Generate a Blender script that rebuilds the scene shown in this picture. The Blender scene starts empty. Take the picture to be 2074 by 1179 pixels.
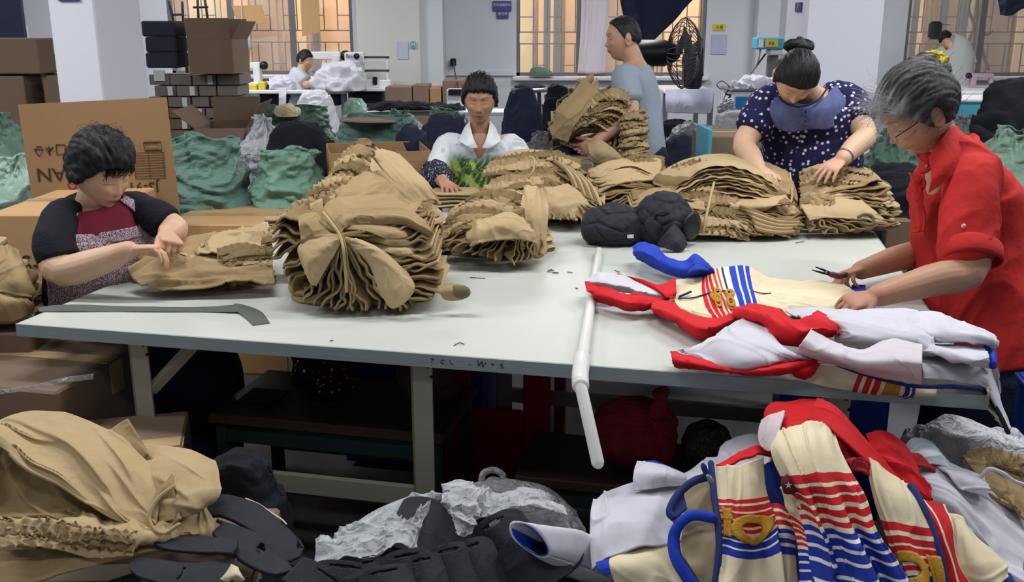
import bpy,math,random
import numpy as np
from mathutils import Vector,Matrix
R = math.radians
rng = np.random.default_rng(7)
random.seed(7)
scene = bpy.context.scene
COL = scene.collection

# ---------------------------------------------------------------- camera
F = 1942.0
TH = math.atan(529.5/F)
CT,ST = math.cos(TH),math.sin(TH)
CAM = np.array([0.0,0.0,1.5])
FW = np.array([0.0,CT,-ST]); DN = np.array([0.0,-ST,-CT]); RT = np.array([1.0,0.0,0.0])
cd = bpy.data.cameras.new('camera'); cam = bpy.data.objects.new('camera',cd); COL.objects.link(cam)
cd.sensor_width = 36.0; cd.lens = F/2074.0*36.0; cd.clip_start = 0.05; cd.clip_end = 100
cam.location = CAM; cam.rotation_euler = (math.pi/2 - TH,0,0)
scene.camera = cam

# ---------------------------------------------------------------- look, world, lights
scene.view_settings.view_transform = 'Standard'; scene.view_settings.look = 'None'
scene.view_settings.gamma = 1.0; scene.view_settings.use_curve_mapping = False
scene.view_settings.exposure = 0.0
w = bpy.data.worlds.new('world'); scene.world = w; w.use_nodes = True
w.node_tree.nodes['Background'].inputs[0].default_value = (0.85,0.9,1.0,1)
w.node_tree.nodes['Background'].inputs[1].default_value = 0.5

def area(name,loc,sx,sy,power,col,rot=(0,0,0)):
    l = bpy.data.lights.new(name,'AREA'); l.shape = 'RECTANGLE'; l.size = sx; l.size_y = sy
    l.energy = power; l.color = col
    o = bpy.data.objects.new(name,l); o.location = loc; o.rotation_euler = rot; COL.objects.link(o); return o
COOL = (0.98,0.985,1.0)
LIGHTS = [(-3.8,2.2,50),(-1.0,2.8,34),(1.2,2.8,36),(3.6,2.6,54),(-0.2,0.3,14),(-3.4,3.6,34),(2.5,4.1,34),(-4.6,7.4,50),(0.4,8.2,50),(4.6,6.6,52),  # the pair close before the columns is added to brighten their front faces
          (-3.6,10.0,85),(0.8,9.4,54),(4.0,9.4,60)]
for i,(x,y,p) in enumerate(LIGHTS):
    area('tube_lamp_light',(x,y,3.02),1.2,0.18,p,COOL)
# unseen warm lamps added to light the alley wall behind the windows
area('alley_fill_light',(-2.5,13.15,4.6),4.0,0.5,430,(1.0,0.80,0.58))
area('alley_fill_light',(3.5,13.15,4.6),4.0,0.5,430,(1.0,0.80,0.58))

# ---------------------------------------------------------------- geometry helpers
def pd(px,py,t):
    return CAM + t*(FW + RT*((px - 1037.0)/F) + DN*((py - 589.5)/F))
def pY(px,py,Y):
    v = (py - 589.5)/F
    return pd(px,py,Y/(CT - v*ST))
def gz(px,py,z):
    v = (py - 589.5)/F
    return pd(px,py,(1.5 - z)/(ST + v*CT))
def lin(c):
    if isinstance(c,str):
        c = tuple(int(c[i:i + 2],16) for i in (0,2,4))
    return tuple(((x/255.0)/12.92 if x/255.0 <= 0.04045 else ((x/255.0 + 0.055)/1.055)**2.4) for x in c)
def sm(a,b,x):
    t = np.clip((x - a)/(b - a),0,1); return t*t*(3 - 2*t)

def _h(i,j,k,s):
    n = (i*374761393 + j*668265263 + k*2147483647*7 + s*974711) & 0x7fffffff
    n = ((n ^ (n >> 13))*1274126177) & 0x7fffffff
    n = (n ^ (n >> 16)) & 0x7fffffff
    return (n & 0xffffff)/float(0xffffff)*2 - 1
def noise(p,seed=0):
    p = np.asarray(p,float); i = np.floor(p).astype(np.int64); f = p - i
    f = f*f*f*(f*(f*6 - 15) + 10)
    r = 0
    for a in (0,1):
        wx = f[...,0] if a else 1 - f[...,0]
        for b in (0,1):
            wy = f[...,1] if b else 1 - f[...,1]
            for c in (0,1):
                wz = f[...,2] if c else 1 - f[...,2]
                r = r + wx*wy*wz*_h(i[...,0] + a,i[...,1] + b,i[...,2] + c,seed)
    return r
def fbm(p,seed=0,o=3):
    p = np.asarray(p,float); r = 0; a = 1
    for k in range(o):
        r = r + a*noise(p*(2**k),seed + k*17); a *= 0.5
    return r
def ridge(p,seed=0,o=2):
    p = np.asarray(p,float); r = 0; a = 1
    for k in range(o):
        r = r + a*(1 - 2*np.abs(noise(p*(2**k),seed + k*31))); a *= 0.5
    return r

def link(name,me,mat=None,parent=None,label=None):
    o = bpy.data.objects.new(name,me); COL.objects.link(o)
    if mat is not None and len(me.materials) == 0:
        me.materials.append(mat)
    if parent is not None:
        o.parent = parent
        o.matrix_parent_inverse = Matrix.Translation(-Vector(parent.location))
    if label: o['label'] = label
    return o
def raw(name,v,f,mat=None,parent=None,smooth=True,label=None,uv=None,col=None):
    me = bpy.data.meshes.new(name)
    v = np.asarray(v,float)
    me.from_pydata(v.tolist(),[],f if isinstance(f,list) else f.tolist())
    if smooth: me.polygons.foreach_set('use_smooth',np.ones(len(me.polygons),bool))
    if uv is not None:
        l = me.uv_layers.new(name='UVMap')
        li = np.empty(len(me.loops),np.int32); me.loops.foreach_get('vertex_index',li)
        l.data.foreach_set('uv',np.asarray(uv,float)[li].ravel())
    if col is not None: setcol(me,col)
    me.update()
    return link(name,me,mat,parent,label)
def setcol(me,col):
    a = me.color_attributes.new('Col','FLOAT_COLOR','POINT')
    c = np.ones((len(me.vertices),4)); c[:,:3] = col
    a.data.foreach_set('color',c.ravel())
def tag(o,label,cat,group=None,kind=None):
    o['label'] = label; o['category'] = cat
    if group: o['group'] = group
    if kind: o['kind'] = kind
    return o
def thing(name,label,cat,loc=(0,0,0),group=None):
    o = bpy.data.objects.new(name,None); COL.objects.link(o); o.location = loc; o.empty_display_size = 0.05
    return tag(o,label,cat,group)

def gridfaces(a,b,wrap=False,off=0):
    f = []
    idx = np.arange(a*b).reshape(a,b) + off
    q = np.stack([idx[:-1,:-1],idx[:-1,1:],idx[1:,1:],idx[1:,:-1]],-1).reshape(-1,4)
    if wrap:
        q2 = np.stack([idx[:-1,-1],idx[:-1,0],idx[1:,0],idx[1:,-1]],-1)
        q = np.concatenate([q,q2])
    return q.tolist()

class MB:
    """collects simple shapes, links them as one mesh object"""
    def __init__(s): s.v = []; s.f = []
    def add(s,v,f):
        n = len(s.v); s.v += [tuple(map(float,p)) for p in v]; s.f += [tuple(int(i) + n for i in q) for q in f]; return s
    def box(s,c,d,M=None,bev=0.0):
        x,y,z = d[0]/2,d[1]/2,d[2]/2
        if bev > 0:
            b = min(bev,x*.9,y*.9,z*.9)
            vs = []; 
            for sx in (-1,1):
                for sy in (-1,1):
                    for sz in (-1,1):
                        vs += [(sx*x,sy*(y - b),sz*(z - b)),(sx*(x - b),sy*y,sz*(z - b)),(sx*(x - b),sy*(y - b),sz*z)]
            I = lambda a,b_,c_,k: ((a*2 + b_)*2 + c_)*3 + k
            fs = []
            for a in (0,1):
                q = [I(a,0,0,0),I(a,1,0,0),I(a,1,1,0),I(a,0,1,0)]; fs.append(q if a else q[::-1])
                q = [I(0,a,0,1),I(1,a,0,1),I(1,a,1,1),I(0,a,1,1)]; fs.append(q[::-1] if a else q)
                q = [I(0,0,a,2),I(1,0,a,2),I(1,1,a,2),I(0,1,a,2)]; fs.append(q if a else q[::-1])
            for a in (0,1):
                for b_ in (0,1):
                    q = [I(a,b_,0,0),I(a,b_,1,0),I(a,b_,1,1),I(a,b_,0,1)]; fs.append(q if (a == b_) else q[::-1])
                    q = [I(a,0,b_,0),I(a,1,b_,0),I(a,1,b_,2),I(a,0,b_,2)]; fs.append(q[::-1] if (a == b_) else q)
                    q = [I(0,a,b_,1),I(1,a,b_,1),I(1,a,b_,2),I(0,a,b_,2)]; fs.append(q if (a == b_) else q[::-1])
                    for c_ in (0,1):
                        q = [I(a,b_,c_,0),I(a,b_,c_,1),I(a,b_,c_,2)]; fs.append(q if ((a + b_ + c_) % 2 == 1) else q[::-1])
        else:
            vs = [(sx*x,sy*y,sz*z) for sx in (-1,1) for sy in (-1,1) for sz in (-1,1)]
            fs = [(0,1,3,2),(4,6,7,5),(0,4,5,1),(2,3,7,6),(0,2,6,4),(1,5,7,3)]
        vs = np.array(vs)
        if M is not None: vs = vs @ np.array(M).T
        return s.add(vs + np.array(c),fs)
    def tube(s,pts,r,n=8,closed=False,cap=True):
        v,f = tube(pts,r,n,closed=closed,cap=cap); return s.add(v,f)
    def build(s,name,mat,parent=None,smooth=False,label=None):
        o = raw(name,np.array(s.v),[list(q) for q in s.f],mat,parent,smooth,label); return o

def rotz(a):
    c,s_ = math.cos(a),math.sin(a); return np.array([[c,-s_,0],[s_,c,0],[0,0,1.0]])
def rotx(a):
    c,s_ = math.cos(a),math.sin(a); return np.array([[1,0,0],[0,c,-s_],[0,s_,c]])
def roty(a):
    c,s_ = math.cos(a),math.sin(a); return np.array([[c,0,s_],[0,1,0],[-s_,0,c]])

def tube(pts,r,n=10,up=None,closed=False,cap=True,rb=None):
    """tube through pts; r radius (scalar/list) along side axis, rb along up axis; domed caps"""
    P = np.array([np.array(p,float) for p in pts]); m = len(P)
    ra = np.full(m,float(r)) if np.isscalar(r) else np.array(r,float)
    rB = ra if rb is None else (np.full(m,float(rb)) if np.isscalar(rb) else np.array(rb,float))
    if closed:
        T = np.roll(P,-1,0) - np.roll(P,1,0)
    else:
        T = np.gradient(P,axis=0)
    T /= np.linalg.norm(T,axis=1)[:,None] + 1e-12
    u = np.array(up,float) if up is not None else (np.array([0,0,1.0]) if abs(T[0,2]) < .9 else np.array([1.0,0,0]))
    V = []
    a = np.linspace(0,2*math.pi,n,endpoint=False)
    rings = []
    for i in range(m):
        u = u - T[i]*np.dot(u,T[i])
        nu = np.linalg.norm(u)
        if nu < 1e-6: u = np.array([1.0,0,0]) - T[i]*T[i][0]; nu = np.linalg.norm(u)
        u = u/nu; s_ = np.cross(T[i],u)
        rings.append((P[i],ra[i],rB[i],s_,u,T[i]))
    if cap and not closed:
        p,x,y,s_,u_,t_ = rings[0]; q = rings[-1]; k = min(x,y,np.linalg.norm(P[1] - P[0]))
        rings = [(p - t_*k*.85,x*.4,y*.4,s_,u_,t_),(p - t_*k*.5,x*.8,y*.8,s_,u_,t_)] + rings
        p,x,y,s_,u_,t_ = q; k = min(x,y,np.linalg.norm(P[-1] - P[-2]))
        rings += [(p + t_*k*.5,x*.8,y*.8,s_,u_,t_),(p + t_*k*.85,x*.4,y*.4,s_,u_,t_)]
    for p,x,y,s_,u_,t_ in rings:
        V.append(p + np.outer(np.cos(a)*x,s_) + np.outer(np.sin(a)*y,u_))
    M = len(V); V = np.concatenate(V)
    f = gridfaces(M,n,True)
    if closed:
        l = (M - 1)*n
        f += [[l + j,l + (j + 1) % n,(j + 1) % n,j] for j in range(n)]
    elif cap:
        f.append(list(range(n))[::-1]); f.append([(M - 1)*n + j for j in range(n)])
    return V,[q[::-1] for q in f]

def crom(P,n):
    """Catmull-Rom along axis 0 of P[m,...] to n samples"""
    P = np.asarray(P,float); m = len(P)
    if m == 2:
        t = np.linspace(0,1,n).reshape((-1,) + (1,)*(P.ndim - 1)); return P[0]*(1 - t) + P[1]*t
    E = np.concatenate([[2*P[0] - P[1]],P,[2*P[-1] - P[-2]]])
    x = np.linspace(0,m - 1,n); i = np.minimum(x.astype(int),m - 2); t = (x - i).reshape((-1,) + (1,)*(P.ndim - 1))
    a,b,c,d = E[i],E[i + 1],E[i + 2],E[i + 3]
    return 0.5*(2*b + (c - a)*t + (2*a - 5*b + 4*c - d)*t**2 + (3*b - a - 3*c + d)*t**3)
def normals(G):
    a = np.gradient(G,axis=0); b = np.gradient(G,axis=1)
    n = np.cross(a,b); n /= np.linalg.norm(n,axis=2)[...,None] + 1e-12
    return n
def surf(rows,nu=40,nv=40,wr=0.004,ws=12.0,seed=0,aniso=(1,1),rid=0.5,zmin=None,fn=None):
    """spline surface through a grid of (px,py,t) rows with wrinkle displacement"""
    G = np.array(rows,float)
    if np.abs(G).max() > 30: G = np.array([[pd(*p) for p in r] for r in rows])
    G = crom(G,nu); G = np.swapaxes(crom(np.swapaxes(G,0,1),nv),0,1)
    n = normals(G)
    U,V = np.meshgrid(np.linspace(0,1,nu),np.linspace(0,1,nv),indexing='ij')
    su = np.linalg.norm(np.diff(G,axis=0),axis=2).sum(0).mean(); sv = np.linalg.norm(np.diff(G,axis=1),axis=2).sum(1).mean()
    q = np.stack([U*su*ws*aniso[0],V*sv*ws*aniso[1],np.full_like(U,seed*3.7)],-1)
    wq = q + .9*np.stack([noise(q*.6,seed + 11),noise(q*.6,seed + 12),q[...,2]*0],-1)
    d = (1 - rid)*fbm(wq,seed,3) + rid*(ridge(wq*.8,seed + 5) - .4) + .9*(ridge(wq*[.45,.45,1],seed + 7,1) - .3)*rid
    cr_ = np.clip(ridge(wq*1.7,seed + 21,1) - .72,0,1)*2.2
    G = G + n*((d + .55*cr_)*wr*1.25)[...,None]
    if fn is not None: G = fn(G,U,V)
    if zmin is not None: G[...,2] = np.maximum(G[...,2],zmin)
    return G
def cre(L):
    """fold lines: each (u0, v0, u1, v1, width, height) raises a soft ridge towards the viewer side"""
    def fn(G,U,V):
        for (u0,v0,u1,v1,wd,am) in L:
            dx,dy = u1 - u0,v1 - v0; t = np.clip(((U - u0)*dx + (V - v0)*dy)/(dx*dx + dy*dy),0,1)
            d = np.hypot(U - u0 - t*dx,V - v0 - t*dy); G = G - FW*(am*np.exp(-(d/wd)**1.6)*(.35 + .65*np.sin(np.clip(t,.02,.98)*math.pi)))[...,None]
        return G
    return fn
def pleat(k,am,u0=.2,u1=.8,ph=0.0,seed=1):
    def fn(G,U,V):
        w_ = np.sin(V*2*math.pi*k + ph + 3.2*noise(np.stack([V*3,U*1.5,U*0 + seed],-1),seed)); w_ = np.sign(w_)*np.abs(w_)**.75
        return G - FW*(am*sm(u0,u1,U)*w_)[...,None]
    return fn
def sheet(name,G,mat,parent=None,th=0.003,label=None,flip=False,closed_v=False,col=None,mat2=None):
    """closed thin shell from surface grid G (front side faces the camera)"""
    n = normals(G); c = G.mean((0,1)); 
    if np.dot(n.mean((0,1)),CAM - c) < 0: n = -n
    if flip: n = -n
    a,b = G.shape[:2]
    U,V = np.meshgrid(np.linspace(0,1,a),np.linspace(0,1,b),indexing='ij')
    top = G.reshape(-1,3); bot = (G - n*th).reshape(-1,3)
    f = gridfaces(a,b); N = a*b
    f2 = [[q[0] + N,q[3] + N,q[2] + N,q[1] + N] for q in f]
    idx = np.arange(N).reshape(a,b)
    rim = list(idx[0,:]) + list(idx[1:,-1]) + list(idx[-1,-2::-1]) + list(idx[-2:0:-1,0])
    m = len(rim); side = [[int(rim[i]),int(rim[i]) + N,int(rim[(i + 1) % m]) + N,int(rim[(i + 1) % m])] for i in range(m)]
    # orient so that the top faces along n
    g = np.cross(G[1,0] - G[0,0],G[0,1] - G[0,0])
    tn = np.cross(top[f[0][1]] - top[f[0][0]],top[f[0][3]] - top[f[0][0]])
    if np.dot(tn,n[0,0]) < 0:
        f = [q[::-1] for q in f]; f2 = [q[::-1] for q in f2]; side = [q[::-1] for q in side]
    uv = np.stack([U.ravel(),V.ravel()],1); uv = np.concatenate([uv,uv])
    o = raw(name,np.concatenate([top,bot]),f + f2 + side,mat,parent,True,label,uv=uv)
    if mat2 is not None:
        o.data.materials.append(mat2)
        mi = np.zeros(len(o.data.polygons),np.int32); mi[len(f):len(f) + len(f2)] = 1
        o.data.polygons.foreach_set('material_index',mi)
    return o

# ---------------------------------------------------------------- materials
def nt(name):
    m = bpy.data.materials.new(name); m.use_nodes = True
    n = m.node_tree.nodes; b = n['Principled BSDF']; return m,m.node_tree,n,b
def mat(name,c,rough=.7,var=.12,vs=6.0,bump=0.0,bs=60.0,metal=0.0,spec=.3,alpha=1.0,trans=0.0,sheen=0.0,stretch=(1,1,1),emit=0,coords='Object'):
    m,t,n,b = nt(name); L = t.links.new
    c = lin(c)
    tc = n.new('ShaderNodeTexCoord'); mp = n.new('ShaderNodeMapping'); mp.inputs['Scale'].default_value = stretch
    L(tc.outputs[coords],mp.inputs[0])
    nz = n.new('ShaderNodeTexNoise'); nz.inputs['Scale'].default_value = vs; nz.inputs['Detail'].default_value = 4
    L(mp.outputs[0],nz.inputs[0])
    mx = n.new('ShaderNodeMix'); mx.data_type = 'RGBA'
    mx.inputs[6].default_value = tuple(x*(1 - var) for x in c) + (1,); mx.inputs[7].default_value = tuple(min(1,x*(1 + var)) for x in c) + (1,)
    L(nz.outputs[0],mx.inputs[0]); L(mx.outputs[2],b.inputs['Base Color'])
    b.inputs['Roughness'].default_value = rough; b.inputs['Metallic'].default_value = metal
    b.inputs['Specular IOR Level'].default_value = spec
    b.inputs['Alpha'].default_value = alpha; b.inputs['Transmission Weight'].default_value = trans
    if sheen: b.inputs['Sheen Weight'].default_value = sheen
    if emit:
        b.inputs['Emission Color'].default_value = c + (1,); b.inputs['Emission Strength'].default_value = emit
    if bump:
        n2 = n.new('ShaderNodeTexNoise'); n2.inputs['Scale'].default_value = bs; n2.inputs['Detail'].default_value = 3
        L(mp.outputs[0],n2.inputs[0])
        bp = n.new('ShaderNodeBump'); bp.inputs['Strength'].default_value = bump; bp.inputs['Distance'].default_value = .01
        L(n2.outputs[0],bp.inputs['Height']); L(bp.outputs[0],b.inputs['Normal'])
    return m
def ramp_mat(name,stops,axis=0,rough=.8,coords='UV',wob=0.0,wobs=3.0,bump=.15):
    """constant colour bands along one UV axis: stops = [(pos, colour)...]"""
    m,t,n,b = nt(name); L = t.links.new
    tc = n.new('ShaderNodeTexCoord'); sp = n.new('ShaderNodeSeparateXYZ'); L(tc.outputs[coords],sp.inputs[0])
    src = sp.outputs[axis]
    if wob:
        nz = n.new('ShaderNodeTexNoise'); nz.inputs['Scale'].default_value = wobs; L(tc.outputs[coords],nz.inputs[0])
        ma = n.new('ShaderNodeMath'); ma.operation = 'MULTIPLY_ADD'; L(nz.outputs[0],ma.inputs[0]); ma.inputs[1].default_value = wob
        L(src,ma.inputs[2]); src = ma.outputs[0]
    cr = n.new('ShaderNodeValToRGB'); cr.color_ramp.interpolation = 'CONSTANT'
    e = cr.color_ramp.elements
    e[0].position = 0; e[0].color = lin(stops[0][1]) + (1,)
    e[1].position = stops[1][0]; e[1].color = lin(stops[1][1]) + (1,)
    for p,c in stops[2:]:
        k = e.new(p); k.color = lin(c) + (1,)
    L(src,cr.inputs[0]); L(cr.outputs[0],b.inputs['Base Color'])
    b.inputs['Roughness'].default_value = rough; b.inputs['Specular IOR Level'].default_value = .2
    if bump:
        n2 = n.new('ShaderNodeTexNoise'); n2.inputs['Scale'].default_value = 26; n2.inputs['Detail'].default_value = 3; L(tc.outputs['Object'],n2.inputs[0])
        bp = n.new('ShaderNodeBump'); bp.inputs['Strength'].default_value = bump*2; bp.inputs['Distance'].default_value = .01
        L(n2.outputs[0],bp.inputs['Height']); L(bp.outputs[0],b.inputs['Normal'])
    return m
def col_mat(name,rough=.55,spec=.35,sss=0.0,bump=0.0,bs=200,stretch=(1,1,1),dots=None):
    m,t,n,b = nt(name); L = t.links.new
    a = n.new('ShaderNodeAttribute'); a.attribute_name = 'Col'; L(a.outputs['Color'],b.inputs['Base Color'])
    b.inputs['Roughness'].default_value = rough; b.inputs['Specular IOR Level'].default_value = spec
    if sss:
        b.inputs['Subsurface Weight'].default_value = sss; b.inputs['Subsurface Radius'].default_value = (.01,.004,.002); b.inputs['Subsurface Scale'].default_value = 1
    if bump:
        tc = n.new('ShaderNodeTexCoord'); mp = n.new('ShaderNodeMapping'); mp.inputs['Scale'].default_value = stretch; L(tc.outputs['Object'],mp.inputs[0])
        n2 = n.new('ShaderNodeTexNoise'); n2.inputs['Scale'].default_value = bs; L(mp.outputs[0],n2.inputs[0])
        bp = n.new('ShaderNodeBump'); bp.inputs['Strength'].default_value = bump; bp.inputs['Distance'].default_value = .004
        L(n2.outputs[0],bp.inputs['Height']); L(bp.outputs[0],b.inputs['Normal'])
    return m
def spot_mat(name,base,spots,scale=60,size=.3,rough=.8,vor=True):
    """cloth printed with small round or speckled spots (world-size print)"""
    m,t,n,b = nt(name); L = t.links.new
    tc = n.new('ShaderNodeTexCoord'); vo = n.new('ShaderNodeTexVoronoi'); vo.inputs['Scale'].default_value = scale; vo.inputs['Randomness'].default_value = .75
    L(tc.outputs['Object'],vo.inputs[0])
    cr = n.new('ShaderNodeValToRGB'); e = cr.color_ramp.elements
    e[0].position = size; e[0].color = (1,1,1,1); e[1].position = size + .06; e[1].color = (0,0,0,1)
    L(vo.outputs['Distance'],cr.inputs[0])
    mx = n.new('ShaderNodeMix'); mx.data_type = 'RGBA'; L(cr.outputs[0],mx.inputs[0])
    mx.inputs[6].default_value = lin(base) + (1,)
    if isinstance(spots,list):
        c2 = n.new('ShaderNodeValToRGB'); c2.color_ramp.interpolation = 'CONSTANT'
        c2.color_ramp.elements[0].color = lin(spots[0]) + (1,); c2.color_ramp.elements[1].color = lin(spots[-1]) + (1,)
        c2.color_ramp.elements[1].position = (len(spots) - 1)/len(spots)
        for i in range(1,len(spots) - 1):
            k = c2.color_ramp.elements.new(i/len(spots)); k.color = lin(spots[i]) + (1,)
        sp = n.new('ShaderNodeSeparateColor'); L(vo.outputs['Color'],sp.inputs[0]); L(sp.outputs[0],c2.inputs[0]); L(c2.outputs[0],mx.inputs[7])
    else:
        mx.inputs[7].default_value = lin(spots) + (1,)
    L(mx.outputs[2],b.inputs['Base Color']); b.inputs['Roughness'].default_value = rough; b.inputs['Specular IOR Level'].default_value = .2
    return m
def plastic_film(name,tint='DDE2E6',alpha=.35,rough=.25):
    m,t,n,b = nt(name); L = t.links.new
    b.inputs['Base Color'].default_value = lin(tint) + (1,); b.inputs['Roughness'].default_value = rough
    b.inputs['Specular IOR Level'].default_value = .8
    lw = n.new('ShaderNodeLayerWeight'); lw.inputs[0].default_value = .45
    mr = n.new('ShaderNodeMapRange'); mr.inputs[3].default_value = alpha; mr.inputs[4].default_value = min(1,alpha + .5)
    L(lw.outputs['Facing'],mr.inputs[0]); L(mr.outputs[0],b.inputs['Alpha'])
    tc = n.new('ShaderNodeTexCoord'); n2 = n.new('ShaderNodeTexNoise'); n2.inputs['Scale'].default_value = 22; n2.inputs['Detail'].default_value = 5; n2.inputs['Distortion'].default_value = 1.5; L(tc.outputs['Object'],n2.inputs[0])
    bp = n.new('ShaderNodeBump'); bp.inputs['Strength'].default_value = 1; bp.inputs['Distance'].default_value = .03; L(n2.outputs[0],bp.inputs['Height']); L(bp.outputs[0],b.inputs['Normal'])
    return m

M = {}
M['wall'] = mat('white_plaster','C3C5CC',.85,.04,1.2,.05,30)
M['wall_warm'] = mat('cream_plaster','C3C4C0',.85,.04,1.2,.05,30)
M['column'] = mat('painted_column','E6E7F2',.7,.02,1.0,.03,20)
M['ceiling'] = mat('ceiling_paint','C8CACC',.9,.03)
M['floor'] = mat('grey_floor','5A5D5F',.6,.2,3,.08,20)
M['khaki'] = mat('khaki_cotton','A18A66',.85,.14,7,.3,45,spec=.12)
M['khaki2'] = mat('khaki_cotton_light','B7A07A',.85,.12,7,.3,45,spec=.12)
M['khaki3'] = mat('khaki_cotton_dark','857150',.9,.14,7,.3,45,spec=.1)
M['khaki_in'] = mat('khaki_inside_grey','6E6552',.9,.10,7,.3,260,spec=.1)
M['tabletop'] = mat('grey_green_laminate','BDC1B8',.5,.035,4,.03,90,spec=.4)
M['tableedge'] = mat('painted_plywood_edge','8E9C9E',.7,.12,10,.2,40,stretch=(1,1,12))
M['legpaint'] = mat('cream_painted_steel','9A9788',.5,.08,8,.05,30)
M['pvc'] = mat('white_pvc_pipe','DCDCD8',.35,.05,10)
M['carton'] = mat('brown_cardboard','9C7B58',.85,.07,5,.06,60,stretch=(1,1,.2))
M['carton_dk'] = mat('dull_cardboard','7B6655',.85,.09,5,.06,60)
M['carton_lt'] = mat('pale_cardboard','C09A6C',.85,.07,5,.06,60)  # lighter brown than the other cardboard
M['carton_tape'] = mat('packing_tape','B79C74',.25,.1,30,spec=.6)
M['ink'] = mat('printing_ink','3A3028',.8,.02)
M['black'] = mat('black_cloth','1B1D24',.85,.25,10,.3,120,spec=.2)
M['black2'] = mat('charcoal_neoprene','2A2C34',.7,.12,10,.15,200,spec=.25)
M['navy'] = mat('navy_cloth','252A3E',.85,.2,8,.3,100,spec=.2)
M['sack'] = mat('green_woven_sack','62857A',.5,.14,5,.7,40,spec=.4,stretch=(1,1,2.5))
M['sack2'] = mat('dull_green_sack','55705F',.5,.16,5,.6,30,spec=.4,stretch=(1,1,2.5))
M['white_cloth'] = mat('white_fleece','C9C8D1',.9,.03,12,.25,26,spec=.12)
M['pink_cloth'] = mat('pale_lining','D2C3C8',.9,.05,6,.25,300,spec=.15)
M['cream'] = mat('cream_knit','DCCFAE',.9,.04,9,.3,26,spec=.15)
M['red'] = mat('red_knit','C81E26',.8,.06,8,.35,26,spec=.2)
M['blue'] = mat('blue_knit','2140B0',.8,.08,8,.35,26,spec=.2)
M['navyknit'] = mat('navy_zip_tape','232F66',.8,.1,20)
M['gold'] = mat('mustard_felt','B98A2A',.85,.06,20,.3,200)
M['film'] = plastic_film('clear_film','E2E6EA',.20,.28)
M['film2'] = plastic_film('milky_film','D5D8DE',.6,.35)
M['greyfilm'] = plastic_film('grey_film','7B7D80',.55,.3)
M['metal'] = mat('steel','8C8E92',.3,.05,20,metal=.9)
M['grille'] = mat('dark_window_bar','453E3E',.5,.1,10)
M['frame'] = mat('grey_window_frame','6C7075',.4,.08,10,metal=.3)
M['blackplastic'] = mat('black_plastic','17181C',.4,.1,20)
M['whiteplastic'] = mat('white_enamel','D6D8DA',.35,.04,10)
M['paper'] = mat('paper','D6D8DC',.8,.03,10)
M['sign'] = mat('blue_sign','44457E',.5,.05,10)
M['signtext'] = mat('sign_lettering','C9CBE6',.6,.02)
M['yellow'] = mat('yellow_label','CDB93A',.6,.1,30)
M['cyanbox'] = mat('teal_enamel','4C9DB6',.4,.08,10)
M['bluecrate'] = mat('blue_plastic_crate','24409A',.45,.06,6)
M['redplastic'] = mat('red_plastic','A01C34',.45,.06,6)
M['wood'] = mat('dark_bench_wood','4A3A30',.6,.2,4,.1,20,stretch=(1,12,12))
M['darkmetal'] = mat('dark_green_frame','2B3A3C',.5,.1,10)
M['alley'] = None
# ================================================================= ROOM SHELL
def struct(name,mb,m,smooth=False,parent=None):
    o = mb.build(name,m,parent,smooth)
    if parent is None: o['kind'] = 'structure'
    return o
WY = 12.1
struct('floor',MB().box((0,5.6,-.05),(14,13.4,.1)),M['floor'])
struct('ceiling',MB().box((0,5.6,3.25),(14,13.4,.1)),M['ceiling'])
struct('wall_left',MB().box((-6.0,5.5,1.6),(.12,13.0,3.3)),M['wall'])
struct('wall_right',MB().box((7.0,5.5,1.6),(.12,13.0,3.3)),M['wall'])
struct('wall_front',MB().box((.5,-1.0,1.6),(13,.12,3.3)),M['wall'])
# back wall with three window openings
wins = []
def xa(px,Y=WY): return pY(px,100,Y)[0]
openings = [(xa(345),xa(716),.97,2.5),(xa(1046),xa(1428),.95,2.5),(xa(1832),xa(2300),.95,2.5)]
mb = MB()
edges = [-6.0] + [v for o in openings for v in o[:2]] + [7.0]
for i in range(0,len(edges),2):
    a,b = edges[i],edges[i + 1]
    mb.box(((a + b)/2,WY + .1,1.6),(b - a,.2,3.3))
for a,b,z0,z1 in openings:
    mb.box(((a + b)/2,WY + .1,z0/2 - .02),(b - a,.2,z0 + .04 - .04))
    mb.box(((a + b)/2,WY + .1,(z1 + 3.25)/2),(b - a,.2,3.25 - z1))
struct('wall_back',mb,M['wall'])
# columns
def column(n,x0,x1,y0,y1,m=None):
    return struct(n,MB().box(((x0 + x1)/2,(y0 + y1)/2,1.6),(x1 - x0,y1 - y0,3.28),bev=.008),m or M['column'])
p0 = pY(97,10,5.0)[0]; p1 = pY(190,10,5.0)[0]
column('wall_column_left',p0,p1,5.0,5.62)
column('wall_column_right',pY(1637,10,6.0)[0],pY(1792,10,6.0)[0],6.0,6.46)
column('wall_pier_back',pY(722,10,11.6)[0],pY(850,10,11.6)[0],11.55,WY - .001,M['wall_warm'])
struct('wall_pier_corner',MB().box((pY(872,10,11.8)[0],11.85,1.6),(.3,.48,3.28)),M['wall'])
struct('wall_pier_panel',MB().box((pY(1560,10,11.9)[0],12.0,1.6),(.26,.18,3.28)),M['wall'])
struct('trim_1',MB().box(((xa(885) + xa(1046))/2,WY - .02,.98),(xa(1046) - xa(885),.04,.05)),M['wall'])
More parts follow.
